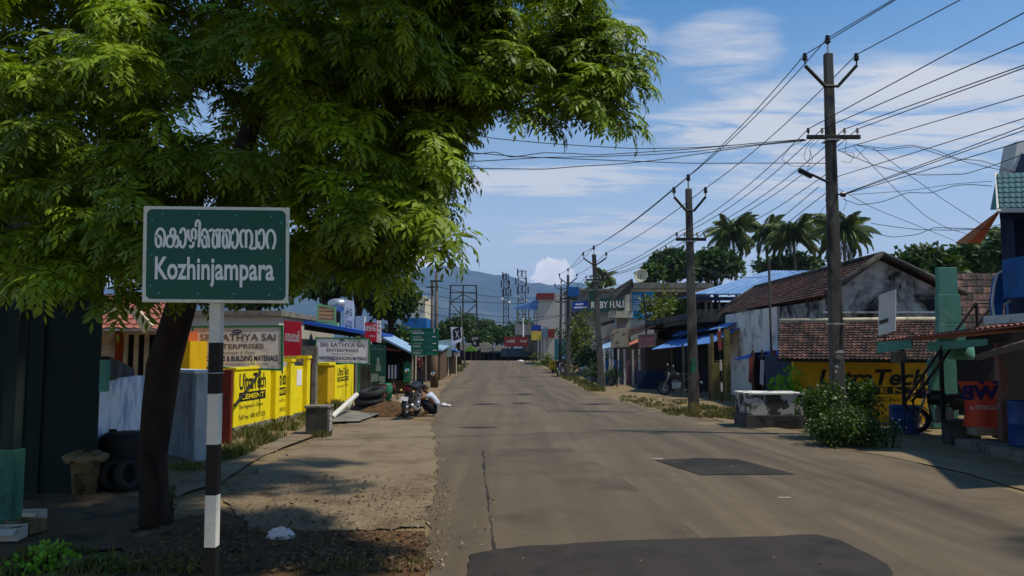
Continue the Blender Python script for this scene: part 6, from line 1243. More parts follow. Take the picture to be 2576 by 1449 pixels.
# ---------------------------------------------------------------- wires
WG = 'overhead wires'
def wire(pts, lab, r=.011, sag=0, n=14, amp=0, seed=0):
    b = MB()
    if len(pts) == 2: pts = wavy(pts[0], pts[1], n, amp, seed, sag)
    b.tube(pts, r, 5, False); return tag(b.build('overhead_wire', m_wire, smooth=True), lab, 'wire', WG)
nm = {'top': 'top', 'l': 'left arm', 'r': 'right arm'}
chain = [2110, 1746, 1514, 1430]; onm = ['nearest', 'second', 'third', 'fourth']
for i, (a, c) in enumerate(zip(chain, chain[1:])):
    for k in ('top', 'l', 'r'): wire([PT[a][k], PT[c][k]], f'black overhead wire from the {nm[k]} insulator of the {onm[i]} pole to the {onm[i+1]} pole', .012 if i == 0 else .014, .18)
    for j in range(4): wire([PT[a]['c'][j], PT[c]['c'][j]], f'black overhead wire from crossarm insulator {("far left","inner left","inner right","far right")[j]} of the {onm[i]} pole to the {onm[i+1]} pole', .010 if i == 0 else .013, .25)
def off(p, q, lab, r=.010, X=8.6, dend=4.5, k=.45, sag=.12):
    """wire from a pole fitting towards the next pole behind the viewer, seen passing the picture point q"""
    pu = CX + F * (p.x / (p.y * ct + (p.z - HC) * st)); cz = p.y * ct + (p.z - HC) * st; pv = CY - F * ((p.z - HC) * ct - p.y * st) / cz
    px = CX + F * X / dend; py = pv + (q[1] - pv) * (px - pu) / (q[0] - pu); e = P(px, py, dend); e2 = e + (e - p) * k
    wire(wavy(p, e2, 24, 0, 0, 0), lab, r)
d1 = D1['d']; A1 = D1['at']; wp1 = D1['w']
off(D1['top'], (2245, 0), 'thick upper wire running from the nearest pole top out over the viewer', .012)
off(D1['l'], (2252, 0), 'wire from the left arm of the nearest pole out over the viewer', .012)
off(D1['r'], (2415, 0), 'wire from the right arm of the nearest pole out over the viewer', .012)
for j, q in enumerate(((2576, 32), (2576, 106), (2576, 164), (2576, 171))): off(D1['c'][j], q, f'wire from crossarm insulator {("far left","inner left","inner right","far right")[j]} of the nearest pole out over the viewer', .011)
for y, x, q, lb in ((378, 2108, (2576, 240), 'first'), (444, 2108, (2576, 298), 'second'), (488, 2122, (2576, 318), 'third'), (489, 2123, (2576, 328), 'fourth'), (490, 2122, (2572, 356), 'fifth')): off(P(x, y, d1 - .15), q, f'{lb} lower service wire from the nearest pole shaft out past the right edge', .009)
b = MB(); b.lathe([(0, -.06), (.06, -.05), (.06, .05), (0, .06)], P(2121, 489, d1 - .2), 10, 'X'); b.tube([A1(489), P(2121, 489, d1 - .2)], .02, 6); b.build('shackle', m_porc, p1)
def pw(lab, pts, d0, d1_, r=.008, amp=.03):
    out = []; n = len(pts)
    for i in range(n - 1):
        for j in range(6): t = (i + j / 6) / (n - 1); f = j / 6; out.append(P(pts[i][0] + (pts[i + 1][0] - pts[i][0]) * f, pts[i][1] + (pts[i + 1][1] - pts[i][1]) * f, d0 + (d1_ - d0) * t))
    out.append(P(*pts[-1], d1_))
    sm_ = [out[0]] + [(out[i - 1] + out[i] * 2 + out[i + 1]) / 4 for i in range(1, len(out) - 1)] + [out[-1]]
    wire(sm_, lab, r)
SV = 'thin wire '
pw(SV + 'sagging from the crossarm to the gable tower of the blue shop', [(2148, 364), (2226, 374), (2290, 364), (2350, 376), (2410, 400), (2470, 404), (2551, 432)], d1, 16.9)
pw(SV + 'wandering beside the gable tower wire to the blue shop', [(2150, 364), (2210, 380), (2300, 368), (2380, 394), (2440, 410), (2500, 424), (2552, 433)], d1, 16.9)
pw(SV + 'dipping low from the shaft then up to the right edge', [(2108, 378), (2200, 416), (2296, 440), (2360, 440), (2428, 438), (2500, 416), (2580, 386)], d1, 14)
pw(SV + 'rising in waves to the teal tiled roof', [(2120, 500), (2162, 516), (2220, 508), (2284, 484), (2340, 486), (2404, 466), (2440, 464), (2496, 468)], d1, 15.8)
pw(SV + 'almost straight to the teal tiled roof', [(2140, 490), (2284, 480), (2404, 462), (2496, 456)], d1, 15.8, .006)
pw(SV + 'falling steeply right past the trees, lower one', [(2148, 368), (2252, 476), (2330, 545), (2385, 575), (2460, 596)], d1, 24)
pw(SV + 'falling steeply right past the trees, upper one', [(2196, 372), (2280, 435), (2370, 500), (2457, 556), (2540, 610)], d1, 22)
pw(SV + 'falling from the shaft behind the palms to the trees', [(2112, 477), (2200, 525), (2314, 570), (2400, 605)], d1, 26)
pw(SV + 'running low and level to the blue shop, upper one', [(2192, 562), (2260, 572), (2312, 578), (2400, 579), (2460, 577), (2540, 560)], d1 + 2, 16)
pw(SV + 'running low and level to the blue shop, lower one', [(2180, 582), (2245, 597), (2310, 590), (2350, 572), (2400, 574), (2545, 578)], d1 + 2, 16)
for k, pts in enumerate([[(1190, 338), (1240, 348), (1367, 360), (1487, 368), (1600, 374), (1740, 372), (1860, 364), (2024, 350)], [(1130, 378), (1200, 388), (1245, 382), (1285, 396), (1367, 384), (1440, 386), (1500, 390), (1600, 384), (1740, 375), (1900, 360), (2026, 352)], [(1120, 402), (1200, 406), (1367, 396), (1500, 394), (1640, 389), (1740, 382), (1900, 364), (2026, 353)], [(1110, 426), (1150, 424), (1250, 424), (1367, 426), (1450, 419), (1567, 412), (1660, 402), (1740, 390), (1900, 366), (2028, 354)], [(1120, 378), (1300, 394), (1500, 402), (1740, 411), (1950, 410), (2082, 411)]]):
    pts = [(860, pts[0][1] - 6)] + pts
    pw(f'wire crossing the road from the neem crown to the nearest pole, {("top","second","third","lowest wavy","straight lower")[k]} one', pts, 16.0, d1 - .1, .010)
for k, pts in enumerate([[(2030, 350), (1990, 368), (1965, 400), (1990, 418), (2040, 418)], [(2060, 352), (2035, 375), (2045, 400), (2030, 425)], [(2095, 470), (2075, 500), (2090, 540), (2070, 580)], [(2090, 500), (2060, 540), (2080, 570)], [(2120, 490), (2130, 510), (2122, 530)], [(2048, 352), (2028, 372), (2022, 398), (2034, 410), (2040, 380)], [(2118, 380), (2150, 386), (2140, 410), (2115, 405)], [(2130, 352), (2125, 385), (2150, 400), (2180, 370)]]):
    pw(f'loose looped cable hanging at the nearest pole, loop at {("the far left","the left arm","the shaft foot","the lamp","the shackle","the inner left","the right shaft","the right arm")[k]}', pts, d1 - .2, d1 - .2, .006)
for k, pts in enumerate([[(2060, 470), (1940, 570), (1746, 700)], [(2090, 430), (1960, 520), (1746, 640)], [(2085, 480), (1930, 600), (1746, 720)]]): pw(f'low wire from the nearest pole shaft down to the second pole, {("outer","upper","lowest")[k]} one', pts, d1, D2['d'], .010)
for k, (a, c) in enumerate([((1066, 738), (1440, 748)), ((1066, 765), (1440, 788)), ((1096, 720), (1440, 738)), ((1096, 790), (1420, 792)), ((1040, 775), (1300, 805))]):
    wire([P(*a, 42), P(*c, 58)], f'thin far wire crossing before the hills, {("second","third","top","fourth","lowest left")[k]} one', .016, .5)
for k, (a, c) in enumerate([((1732, 620), (1620, 700)), ((1732, 640), (1835, 690)), ((1491, 705), (1600, 760)), ((1491, 715), (1570, 790)), ((1732, 660), (1950, 690))]):
    wire([P(*a, (24.2, 24.2, 42, 42, 24.2)[k]), P(*c, (57, 40, 56, 56, 36)[k])], f'thin house wire from the {("second pole to the dish roof","second pole to the blue metal roof","third pole to the balcony","third pole to the hall board","second pole to the thin pole")[k]}', .011, .3)
for k, (a, c, da, db) in enumerate([((1938, 690), (1800, 800), 36, 34), ((1940, 652), (2110, 700), 26.3, 24), ((1941, 655), (2110, 720), 26.3, 22), ((2105, 700), (2360, 735), 18, 24), ((2105, 712), (2360, 750), 18, 24), ((1941, 664), (1800, 650), 26.3, 30)]): wire([P(*a, da), P(*c, db)], f'thin house wire over the clay roof, {("far left","upper left","lower left","upper right","lower right","leftmost high")[k]} one', .007, .15)
# ---------------------------------------------------------------- foliage
def quads(o, ax, sd, ln, wd):                            # leaf-shaped quads: base, side, tip, side
    m = o + ax * ln[:, None] * .45
    return np.stack([o, m - sd * wd[:, None], o + ax * ln[:, None], m + sd * wd[:, None]], 1)
def whorl(seed, nl=11, pairs=7):
    r = np.random.default_rng(seed); out = []
    for i in range(nl):
        az = i * 2.4 + r.normal() * .3; e0 = r.uniform(-.05, .95); Ln = r.uniform(.28, .40); p = np.zeros(3); n = pairs + 1
        for s in range(1, n + 1):
            e = e0 - 1.45 * (s / n) ** 1.3; d = np.array([math.cos(az) * math.cos(e), math.sin(az) * math.cos(e), math.sin(e)]); p = p + d * Ln / n
            side = np.array([-math.sin(az), math.cos(az), 0]); up = np.cross(d, side)
            if s == n: lf = [(d, side * .01)]
            else: lf = [(d * .55 + sg * side * .8 - np.array([0, 0, .2]) + r.normal(size=3) * .1, None) for sg in (-1, 1)]
            for ax_, sw in lf:
                ax_ = ax_ / np.linalg.norm(ax_); ln = .092 * (.7 + .5 * math.sin(math.pi * s / (n + 1))) * r.uniform(.85, 1.15); w = np.cross(ax_, -up + r.normal(size=3) * .25); w = w / (np.linalg.norm(w) + 1e-9) * ln * .17
                m = p + ax_ * ln * .45 - np.array([0, 0, .003]); out.append([p, m - w, p + ax_ * ln - np.array([0, 0, .008]), m + w])
    return np.array(out)
WH = [whorl(s) for s in range(8)]
CROWN = [(-500, -900), (1250, -900), (1440, -300), (1478, -60), (1500, 60), (1535, 150), (1560, 95), (1590, 95), (1605, 150), (1600, 205), (1540, 240), (1470, 272), (1400, 300), (1330, 318), (1250, 318), (1170, 340), (1130, 400), (1100, 480), (1075, 550), (1045, 620), (995, 650), (930, 670), (850, 680), (780, 695), (700, 720), (600, 735), (480, 725), (400, 715), (300, 740), (200, 735), (-500, 780)]
items = []                                              # (position, scale, tilt direction, brightness)
def addw(px, py, d, s, br, up=0.0):
    p = np.array(P(px, py, d)); items.append((p, s, br))
def polyscatter(poly, n, d0, d1_, s0, s1, thr=None):
    q = np.array(poly, float); mn, mx = q.min(0), q.max(0); c = 0
    while c < n:
        p = rng.random(2) * (mx - mn) + mn
        if not inside(p, poly): continue
        d = rng.uniform(d0, d1_)
        if thr is not None and n2(p[0] / 170 + d * .35, p[1] / 150, 1, 7.3) < thr: continue
        addw(p[0], p[1], d, rng.uniform(s0, s1), rng.random()); c += 1
BACK = [(-500, -900), (1150, -900), (1330, -200), (1400, 120), (1440, 230), (1250, 290), (1150, 330), (1110, 420), (1060, 520), (1030, 610), (950, 660), (850, 685), (760, 705), (560, 725), (420, 715), (250, 715), (-500, 720)]
polyscatter(BACK, 1000, 10.4, 13.8, 1.25, 1.7)
polyscatter([p for p in BACK if 1], 60, 8.8, 10.0, 1.0, 1.3, 0.2)
polyscatter(CROWN, 60, 7.6, 9.4, .8, 1.05, .26)
polyscatter([(-500, -1300), (1300, -1300), (1400, -120), (-500, -120)], 520, 8.2, 13.0, 1.2, 1.7, .02)
RIGHT = [(800, -60), (1470, -60), (1500, 70), (1540, 160), (1565, 100), (1600, 150), (1595, 205), (1470, 258), (1340, 300), (1165, 320), (1110, 410), (1065, 530), (980, 480), (850, 330), (780, 120)]
polyscatter(RIGHT, 420, 6.9, 9.0, .75, 1.0, -.02)
LUMPS = [(300, 75, .3), (360, 150, .36), (330, 250, .4), (430, 330, .4), (260, 310, .35), (110, 400, .38), (50, 450, .34), (180, 430, .34), (340, 490, .3), (80, 550, .34), (270, 560, .34), (370, 400, .3), (120, 130, .3), (130, 230, .28), (690, 240, .28), (720, 190, .22), (660, 110, .25), (760, 30, .3), (900, 60, .36), (860, 150, .3), (950, 200, .34), (890, 270, .26), (980, 420, .36), (1005, 480, .26), (690, 425, .26), (640, 460, .24), (1080, 70, .36), (1180, 60, .36), (1290, 40, .34), (1390, 60, .34), (1450, 110, .3), (1320, 170, .36), (1430, 200, .3), (1555, 140, .22), (1575, 190, .2), (1500, 225, .28), (1200, 180, .34), (1100, 180, .3), (1080, 290, .34), (1150, 260, .3), (1085, 380, .26), (1065, 450, .24), (1035, 530, .26), (1040, 600, .16), (990, 590, .24), (880, 610, .26), (770, 600, .26), (950, 610, .22), (470, 620, .3), (330, 640, .3), (60, 640, .3), (520, 200, .25), (480, 450, .24), (820, 420, .22), (560, 80, .25), (770, 640, .2), (650, 660, .2), (430, 680, .2), (900, 540, .26), (780, 500, .22)]
for k, (px, py, r_) in enumerate(LUMPS):
    d0_ = rng.uniform(5.6, 6.9) if px < 1050 else rng.uniform(6.6, 7.8)
    for j in range(int((2 if px < 1000 else 3) + r_ * (9 if 380 < px < 1000 else 13))):
        d = d0_ + rng.normal() * .25; a, q = rng.uniform(0, 6.283), math.sqrt(rng.random()) * r_ * 1.25 * F / d
        c = np.array(P(px + q * math.cos(a), py + q * math.sin(a), d)); br = rng.random()
        for i in range(rng.integers(1, 4)): items.append((c + rng.normal(size=3) * np.array([.06, .06, .05]), rng.uniform(.66, 1.0), np.clip(br * .7 + .3 * rng.random() + .1, 0, 1)))
for i in range(46): items.append((np.array([rng.uniform(-1.6, .3), rng.uniform(3.4, 5.0), rng.uniform(4.6, 6.0)]), rng.uniform(1.0, 1.4), rng.random()))  # sprays overhead out of view, added to shade the town sign
Vs, Ts = [], []
c_ = 0
while c_ < 400:  # unseen slab of leaves above the frame, added to darken the crown's middle
    p = np.array([rng.uniform(-1.25, .55), rng.uniform(3.9, 7.4), 0.0]); p[2] = max(6.0, 3.4 + .452 * p[1]) + rng.uniform(0, 1.5)
    if n2(p[0] * .9, p[1] * .9, 1, 4.4) < -.3: continue
    items.append((p, rng.uniform(1.1, 1.6), rng.random())); c_ += 1
cen = np.array(P(600, 300, 10))
for p, s, br in items:
    q = WH[rng.integers(8)]; a = rng.uniform(0, 6.283); ca, sa = math.cos(a), math.sin(a); Rz = np.array([[ca, -sa, 0], [sa, ca, 0], [0, 0, 1]])
    tl = (p - cen) * np.array([.09, .10, .05]); tl = np.clip(tl, -.6, .6); nrm = np.array([tl[0], tl[1], 1.0]); nrm /= np.linalg.norm(nrm); tx = np.cross([0, 1, 0], nrm); tx /= np.linalg.norm(tx); ty = np.cross(nrm, tx); B_ = np.stack([tx, ty, nrm], 1)
    v = (q.reshape(-1, 3) * s) @ Rz.T @ B_.T + p; Vs.append(v.reshape(-1, 4, 3)); Ts.append(np.clip(br * .75 + rng.random(len(q)) * .3, 0, 1))
g = G(392, 1310)
tree = thing('neem_tree', 'big leafy neem tree leaning over the road behind the green town sign', 'tree', (g.x, g.y, 0))
npmesh('foliage', np.concatenate(Vs), m_leaf, tree, np.concatenate(Ts))
b = MB(); pts = [(392, 1330, 9.05, 100), (390, 1290, 9.05, 84), (384, 1150, 9.05, 78), (398, 1020, 9.0, 86), (412, 920, 9.0, 92), (437, 830, 8.95, 88), (466, 740, 8.9, 80), (515, 640, 8.9, 68), (550, 560, 8.9, 62)]
pp = [P(x, y, d) for x, y, d, w in pts]; b.tube(pp, [w / 2 * 7.9 / F for *_, w in pts], 16)
vv = []
for v in b.v: vv.append(v + Vector((n2(v.z * 3, math.atan2(v.x - g.x, v.y - g.y) * 1.5, 1.2, 2), n2(v.z * 3, v.x * 4, 1.2, 6), 0)) * .035)
b.v = vv; b.build('trunk', m_bark, tree, True)
def limb(pts, r0, r1):
    b = MB(); q = [P(*p) for p in pts]; n = len(q); out = []
    for i in range(n - 1):
        for j in range(5): out.append(q[i].lerp(q[i + 1], j / 5))
    out.append(q[-1]); out = [out[0]] + [(out[i - 1] + out[i] + out[i + 1]) / 3 for i in range(1, len(out) - 1)] + [out[-1]]
    b.tube(out, [r0 + (r1 - r0) * i / (len(out) - 1) for i in range(len(out))], 9); b.build('limb', m_bark, tree, True)
limb([(520, 640, 8.9), (640, 480, 8.8), (800, 350, 8.6), (1000, 280, 8.2), (1200, 230, 7.7), (1340, 205, 7.4)], .14, .025)
limb([(520, 640, 8.9), (470, 450, 8.9), (380, 250, 8.6), (300, 0, 8.3)], .13, .03); limb([(560, 570, 8.9), (620, 350, 9), (700, 100, 9), (760, -200, 9)], .14, .05)
limb([(470, 740, 8.9), (370, 640, 8.8), (200, 520, 8.4), (60, 420, 8)], .09, .02); limb([(1210, 205, 7.5), (1350, 150, 7.2), (1430, 60, 7.1), (1475, -20, 7.0)], .03, .012); limb([(1080, 255, 7.8), (1180, 170, 7.5), (1290, 90, 7.3)], .03, .01)
limb([(640, 480, 8.8), (780, 560, 8.4), (930, 600, 8.0), (1040, 560, 7.8)], .07, .015); limb([(1330, 250, 7.6), (1345, 310, 7.6), (1330, 345, 7.6)], .012, .005)
# bark sprouts at the trunk foot
def leafy(name, m, centers, n, size, parent=None, tint=None, ratio=.34, droop=.25, shell=.55):
    V, T = [], []
    for c, r_ in centers:
        c = np.array(c); r_ = np.array(r_ if hasattr(r_, '__len__') else (r_, r_, r_)); k = max(6, int(n * float(np.mean(r_)) ** 2))
        dirs = rng.normal(size=(k, 3)); dirs /= np.linalg.norm(dirs, axis=1)[:, None]; rad = rng.uniform(shell, 1.05, k)
        o = c + dirs * rad[:, None] * r_; ax_ = dirs * .7 + rng.normal(size=(k, 3)) * .55 - np.array([0, 0, droop]); ax_ /= np.linalg.norm(ax_, axis=1)[:, None]
        sd = np.cross(ax_, dirs + rng.normal(size=(k, 3)) * .5); sd /= np.linalg.norm(sd, axis=1)[:, None] + 1e-9; ln = size * rng.uniform(.6, 1.4, k)
        V.append(quads(o, ax_, sd, ln, ln * ratio)); T.append(np.clip(.5 + .25 * dirs[:, 2] * 0 + rng.normal(size=k) * .22 + (rng.random() - .5) * .5, 0, 1))
    return npmesh(name, np.concatenate(V), m, parent, np.concatenate(T))
def lumps(c, rad, n, r0, r1, flat_bottom=.35, rag=0.0):
    out = []; c = np.array(c); rad = np.array(rad)
    for i in range(n):
        d = rng.normal(size=3); d /= np.linalg.norm(d)
        if d[2] < -flat_bottom: d[2] *= -.6
        out.append((c + d * rad * (rng.uniform(.45, .95) + rag * (rng.random() ** 3)), np.array([1, 1, .8]) * rng.uniform(r0, r1)))
    return out
def bush(name, lab, cat, c, rad, n, r0, r1, m, dens, size, group=None, fl=None, **k):
    t = thing(name, lab, cat, (c[0], c[1], 0), group); leafy('foliage', m, lumps(c, rad, n, r0, r1, 1.0, .5), dens, size, t, **k)
    b = MB()
    for i in range(5): a = i * 1.3; b.tube([(c[0] + .08 * math.cos(a), c[1] + .08 * math.sin(a), zg(c[1]) - .05), (c[0] + rad[0] * .6 * math.cos(a), c[1] + rad[1] * .6 * math.sin(a), c[2] + rad[2] * .4)], [.02, .006], 5)
    b.build('stem', m_bark, t)
    if fl: fl(t)
    return t
q = G(428, 1296); bush('sprout', 'small green sprouts growing at the neem trunk foot', 'plant', (q.x, q.y - .12, .2), (.12, .08, .2), 14, .05, .09, m_bush, 2600, .045)
g = G(120, 1432); bush('weed_plant', 'bright green leafy weed at the lower left corner', 'plant', (g.x, g.y, .12), (.20, .2, .12), 14, .06, .11, m_weed, 2600, .055, ratio=.42)
g = G(250, 1440); bush('weed_plant', 'darker low weed right of the bright weed in the lower left corner', 'plant', (g.x, g.y, .05), (.3, .2, .06), 12, .05, .09, m_bush, 2600, .04, ratio=.42)
g = G(60, 1449); bush('weed_plant', 'low weed mat at the very lower left edge', 'plant', (g.x - .1, g.y, .05), (.25, .2, .07), 10, .05, .09, m_weed, 2600, .045, ratio=.42)
def flowers(pts, n, size):
    def f(t):
        V = []
        for _ in range(n):
            x, y = pts[rng.integers(len(pts))]; p = np.array(P(x + rng.normal() * 26, y + rng.normal() * 12, 14.9 + rng.random() * .6))
            for k in range(5): a = k * 1.2566; e = np.array([math.cos(a), -.5, math.sin(a)]) * size; s_ = np.array([-math.sin(a), 0, math.cos(a)]) * size * .5; V.append([p, p + e * .6 - s_, p + e, p + e * .6 + s_])
        npmesh('flowers', np.array(V), m_flower, t)['kind'] = 'stuff'
    return f
g = G(2168, 1134); bush('flowering_bush', 'dark green bush with small white flowers at the foot of the nearest pole', 'bush', (g.x, g.y + .70, .38), (.60, .50, .32), 90, .16, .3, m_bush, 1250, .07, fl=flowers([(2090, 1050), (2140, 1048), (2170, 1055), (2060, 1062), (2110, 1065), (2180, 1100)], 22, .011))
c_ = P(2072, 1010, 17.6); bush('bush', 'leafy bush left of the nearest pole, before the yellow wall', 'bush', (c_.x, 17.6, .62), (.34, .35, .55), 44, .18, .34, m_bush, 800, .09)
c_ = P(2150, 1000, 18.4); bush('bush', 'tall leafy bush right of the nearest pole, before the yellow wall lettering', 'bush', (c_.x + .15, 18.7, .72), (.42, .35, .62), 50, .18, .32, m_bush, 800, .09)
c_ = P(1995, 970, 21.5); bush('bush', 'broad leaved bush behind the concrete trough', 'bush', (c_.x, 21.5, .8), (.42, .25, .55), 18, .16, .28, m_weed, 330, .2, ratio=.28)
c_ = P(2245, 1085, 16); bush('flowering_bush', 'smaller pale flowering bush beside the blue drum', 'bush', (c_.x, 16.2, .3), (.3, .3, .26), 18, .1, .18, m_bush, 1100, .05, fl=flowers([(2240, 1055), (2246, 1075)], 8, .012))
c_ = G(1545, 972); bush('hedge_bush', 'round clipped dark hedge bush before the blue doors', 'bush', (c_.x, c_.y + .8, .55), (.5, .5, .42), 26, .2, .34, m_leaf3, 500, .09)
c_ = G(1512, 960); bush('hedge_bush', 'second round hedge bush left of the clipped one', 'bush', (c_.x - .3, c_.y + 1.5, .6), (.6, .5, .45), 22, .2, .36, m_leaf3, 400, .1)
# shrubs on roofs and walls
c_ = P(1665, 775, 50); bush('roof_shrub', 'yellow green shrub growing over the shop roof left of the second pole', 'shrub', (c_.x, 50, c_.z), (1.3, 1.0, .95), 40, .35, .7, m_leaf4, 110, .26)
c_ = P(1725, 785, 47); bush('roof_shrub', 'fresh green shrub behind the second pole above the blue awnings', 'shrub', (c_.x, 47.5, c_.z), (1.5, 1.0, .65), 36, .35, .6, m_leaf4, 110, .26)
c_ = P(1462, 865, 60); bush('creeper', 'tall leafy creeper mound behind the fourth pole', 'shrub', (c_.x, 61.5, 2.6), (.85, .9, 2.1), 60, .4, .75, m_leaf4, 90, .24)
c_ = P(1490, 910, 58); bush('bush', 'dark spreading bush at the foot of the creeper mound', 'bush', (c_.x, 59, 1.3), (1.3, .9, .8), 40, .4, .7, m_leaf3, 90, .24)
c_ = P(1420, 880, 66); bush('creeper', 'narrow creeper around the far slim pole', 'shrub', (c_.x, 66, 2.2), (.45, .5, 2.4), 34, .35, .6, m_leaf3, 90, .22)
c_ = P(1372, 905, 74); bush('bush', 'pale roadside weeds left of the yellow box', 'bush', (c_.x, 74, 1.0), (1.2, .8, .6), 26, .3, .5, m_leaf4, 110, .2)
for x, y, d, lb in ((1010, 930, 38, 'potted green plant beside the green container'), (1115, 905, 57, 'leafy plant at the small blue awned stall')):
    c_ = P(x, y, d); bush('plant', lb, 'plant', (c_.x, d, c_.z), (.35, .3, .3), 12, .15, .25, m_bush, 700, .1)
def broad(lab, px, cy, d, rx, rz, n, r0, r1, m, size, dens=60, trunk=True, group='street and garden trees', ry=None):
    c = P(px, cy, d); t = thing('broadleaf_tree', lab, 'tree', (c.x, d, zg(min(d, 91))), group); r_ = rx * d / F; z_ = rz * d / F; r_ = max(.4 * r_, r_ - .7 * r1); z_ = max(.4 * z_, z_ - .7 * r1)
    leafy('crown', m, lumps(c, (r_, ry or r_ * .8, z_), n, r0, r1), dens, size, t, shell=.35)
    b = MB(); z0 = zg(min(d, 91)) - .3; tp = Vector((c.x, d, c.z)); b.tube([(c.x + .1, d, z0), (c.x - .1, d, (z0 + c.z) / 2), tp], [.28, .2, .1], 9)
    for i in range(6): a = i * 1.05; b.tube([(c.x, d, z0 + (c.z - z0) * .65), (c.x + r_ * .6 * math.cos(a), d + r_ * .5 * math.sin(a), c.z + z_ * .35)], [.12, .03], 6)
    b.build('trunk', m_bark, t, True); return t
broad('dense tree behind the left shops, below the neem crown', 985, 760, 46, 75, 85, 70, .8, 1.4, m_leaf2, .34)
broad('dark tree behind the red phone sign on the left', 905, 700, 44, 90, 80, 60, .8, 1.4, m_leaf3, .34)
broad('wide dark tree filling the gap behind the white flat roofed building', 640, 730, 45, 110, 60, 90, .8, 1.4, m_leaf3, .34)
broad('dark bushy tree behind the blue roofed shop and the framed panel', 830, 705, 43, 115, 72, 100, .8, 1.4, m_leaf3, .34)
broad('low tree behind the light blue stall awning', 1000, 850, 48, 60, 40, 40, .5, .9, m_leaf3, .26)
broad('round roadside tree right of the route board', 1155, 825, 76, 38, 42, 50, .7, 1.2, m_leaf2, .32)
broad('dark tree left of the roadside tree beyond the blue stall', 1118, 838, 88, 24, 40, 30, .8, 1.3, m_leaf3, .36)
for k, (x, y, d, rx, rz, m) in enumerate([(1205, 855, 112, 40, 26, m_leaf2), (1250, 845, 118, 42, 32, m_leaf3), (1290, 842, 120, 30, 36, m_leaf3), (1225, 822, 150, 34, 22, m_leaf3), (1180, 812, 150, 30, 20, m_leaf3), (1320, 830, 130, 20, 30, m_leaf2)]):
    broad(f'tree closing the road end, {("front left","front middle","front right","rear middle dark","rear left dark","narrow right")[k]} one', x, y, d, rx, rz, 40, .9, 1.6, m, .45, 34)
broad('broad tree with roundish leaves left of the palms above the brick building', 1690, 670, 75, 70, 48, 80, 1.0, 1.7, m_leaf3, .5, 50)
broad('dark tree below the coconut palms behind the blue roof', 1800, 668, 78, 80, 46, 80, 1.0, 1.7, m_leaf3, .5, 50)
broad('small crown reaching left toward the satellite dish', 1640, 690, 72, 34, 36, 34, .6, 1.0, m_leaf2, .4, 60)
broad('dark tree right of the palms behind the blue roof', 1990, 672, 84, 110, 22, 60, 1.0, 1.6, m_leaf3, .5, 50)
broad('large green tree behind the mouldy gable, left of the teal pier', 2330, 680, 44, 95, 62, 90, .8, 1.5, m_leaf2, .36, 60)
broad('yellow green low tree between the gable and the teal pier', 2320, 755, 36, 60, 45, 60, .5, .9, m_leaf4, .28, 70)
broad('tree crown behind the red brown roof at the right', 2450, 668, 46, 80, 66, 80, .8, 1.4, m_leaf2, .36, 60)
broad('dark tree crown behind the blue shop at the right edge', 2540, 640, 40, 50, 60, 50, .7, 1.2, m_leaf3, .34, 60)
broad('spreading roadside tree just out of view to the right, shading the near road', 4440, -420, 6.3, 800, 600, 70, .5, .8, m_leaf2, .22, 110, ry=2.2)
t = thing('broadleaf_tree', 'unseen tree added behind the viewer to block skylight from the left side', 'tree', (-4.2, -4.5, 0), 'street and garden trees')  # out of view, added to cut the skylight on the neem's front
leafy('crown', m_leaf3, lumps((-2.6, -4.6, 6.8), (7.5, 4.6, 3.2), 210, .8, 1.4), 60, .34, t, shell=.35); b = MB(); b.tube([(-4.2, -4.5, -.2), (-4.0, -4.3, 3), (-3.6, -3.8, 6.2)], [.3, .24, .1], 10); b.build('trunk', m_bark, t, True)
# ---------------------------------------------------------------- coconut palms
def palm(lab, px, cy, d, rpx, nf=20, seed=0):
    nf = int(nf * 1.7)
    r = np.random.default_rng(seed + 50); c = P(px, cy, d); Rr = rpx * d / F * 1.25
    t = thing('coconut_palm', lab, 'palm', (c.x, d, 0), 'coconut palms behind the roofs'); V, T = [], []
    for i in range(nf):
        az = i * 2.4 + r.normal() * .15; e0 = r.uniform(-.6, 1.3); Ln = Rr * r.uniform(.85, 1.15); p = np.array(c); n = 16; prev = p.copy(); br = r.random()
        for s in range(1, n + 1):
            e = e0 - 1.5 * (s / n) ** 1.4; dd = np.array([math.cos(az) * math.cos(e), math.sin(az) * math.cos(e), math.sin(e)]); q = p + dd * Ln / n; side = np.array([-math.sin(az), math.cos(az), 0.])
            wv = .03 + .02 * (1 - s / n); V.append([p - side * wv, q - side * wv, q + side * wv, p + side * wv]); T.append(br * .5 + .2)
            for h in range(4):
                o = p + (q - p) * h / 4
                for sg in (-1, 1):
                    ll = Ln * .27 * math.sin(math.pi * min(1, (s / n) * .82 + .18)) * r.uniform(.8, 1.15) + .1; ax_ = dd * .55 + side * sg * .6 - np.array([0, 0, .55 + .5 * r.random()]); ax_ /= np.linalg.norm(ax_); w = np.cross(ax_, side * sg); w = w / (np.linalg.norm(w) + 1e-9) * .06 * d / 60
                    m = o + ax_ * ll * .4; V.append([o, m - w, o + ax_ * ll, m + w]); T.append(min(1, br * .6 + r.random() * .4))
            p = q
    npmesh('fronds', np.array(V), m_palm, t, np.array(T))
    b = MB(); b.tube([(c.x + .6, d, -.2), (c.x + .3, d, c.z * .5), (c.x, d, c.z)], [.24, .17, .13], 10); b.build('trunk', m_palmt, t, True)
    b = MB()
    for i in range(6): a = i * 1.05; b.lathe([(0, -.16), (.13, -.05), (.13, .07), (0, .17)], (c.x + .28 * math.cos(a), d + .28 * math.sin(a), c.z - .3), 8)
    b.build('coconuts', m_leaf4, t, True); return t
palm('leftmost tall coconut palm of the cluster behind the blue roof', 1843, 585, 82, 62, 24, 1); palm('second coconut palm of the cluster, slimmer crown', 1925, 580, 88, 56, 20, 2); palm('third coconut palm of the cluster, widest crown', 1995, 590, 80, 74, 26, 3)
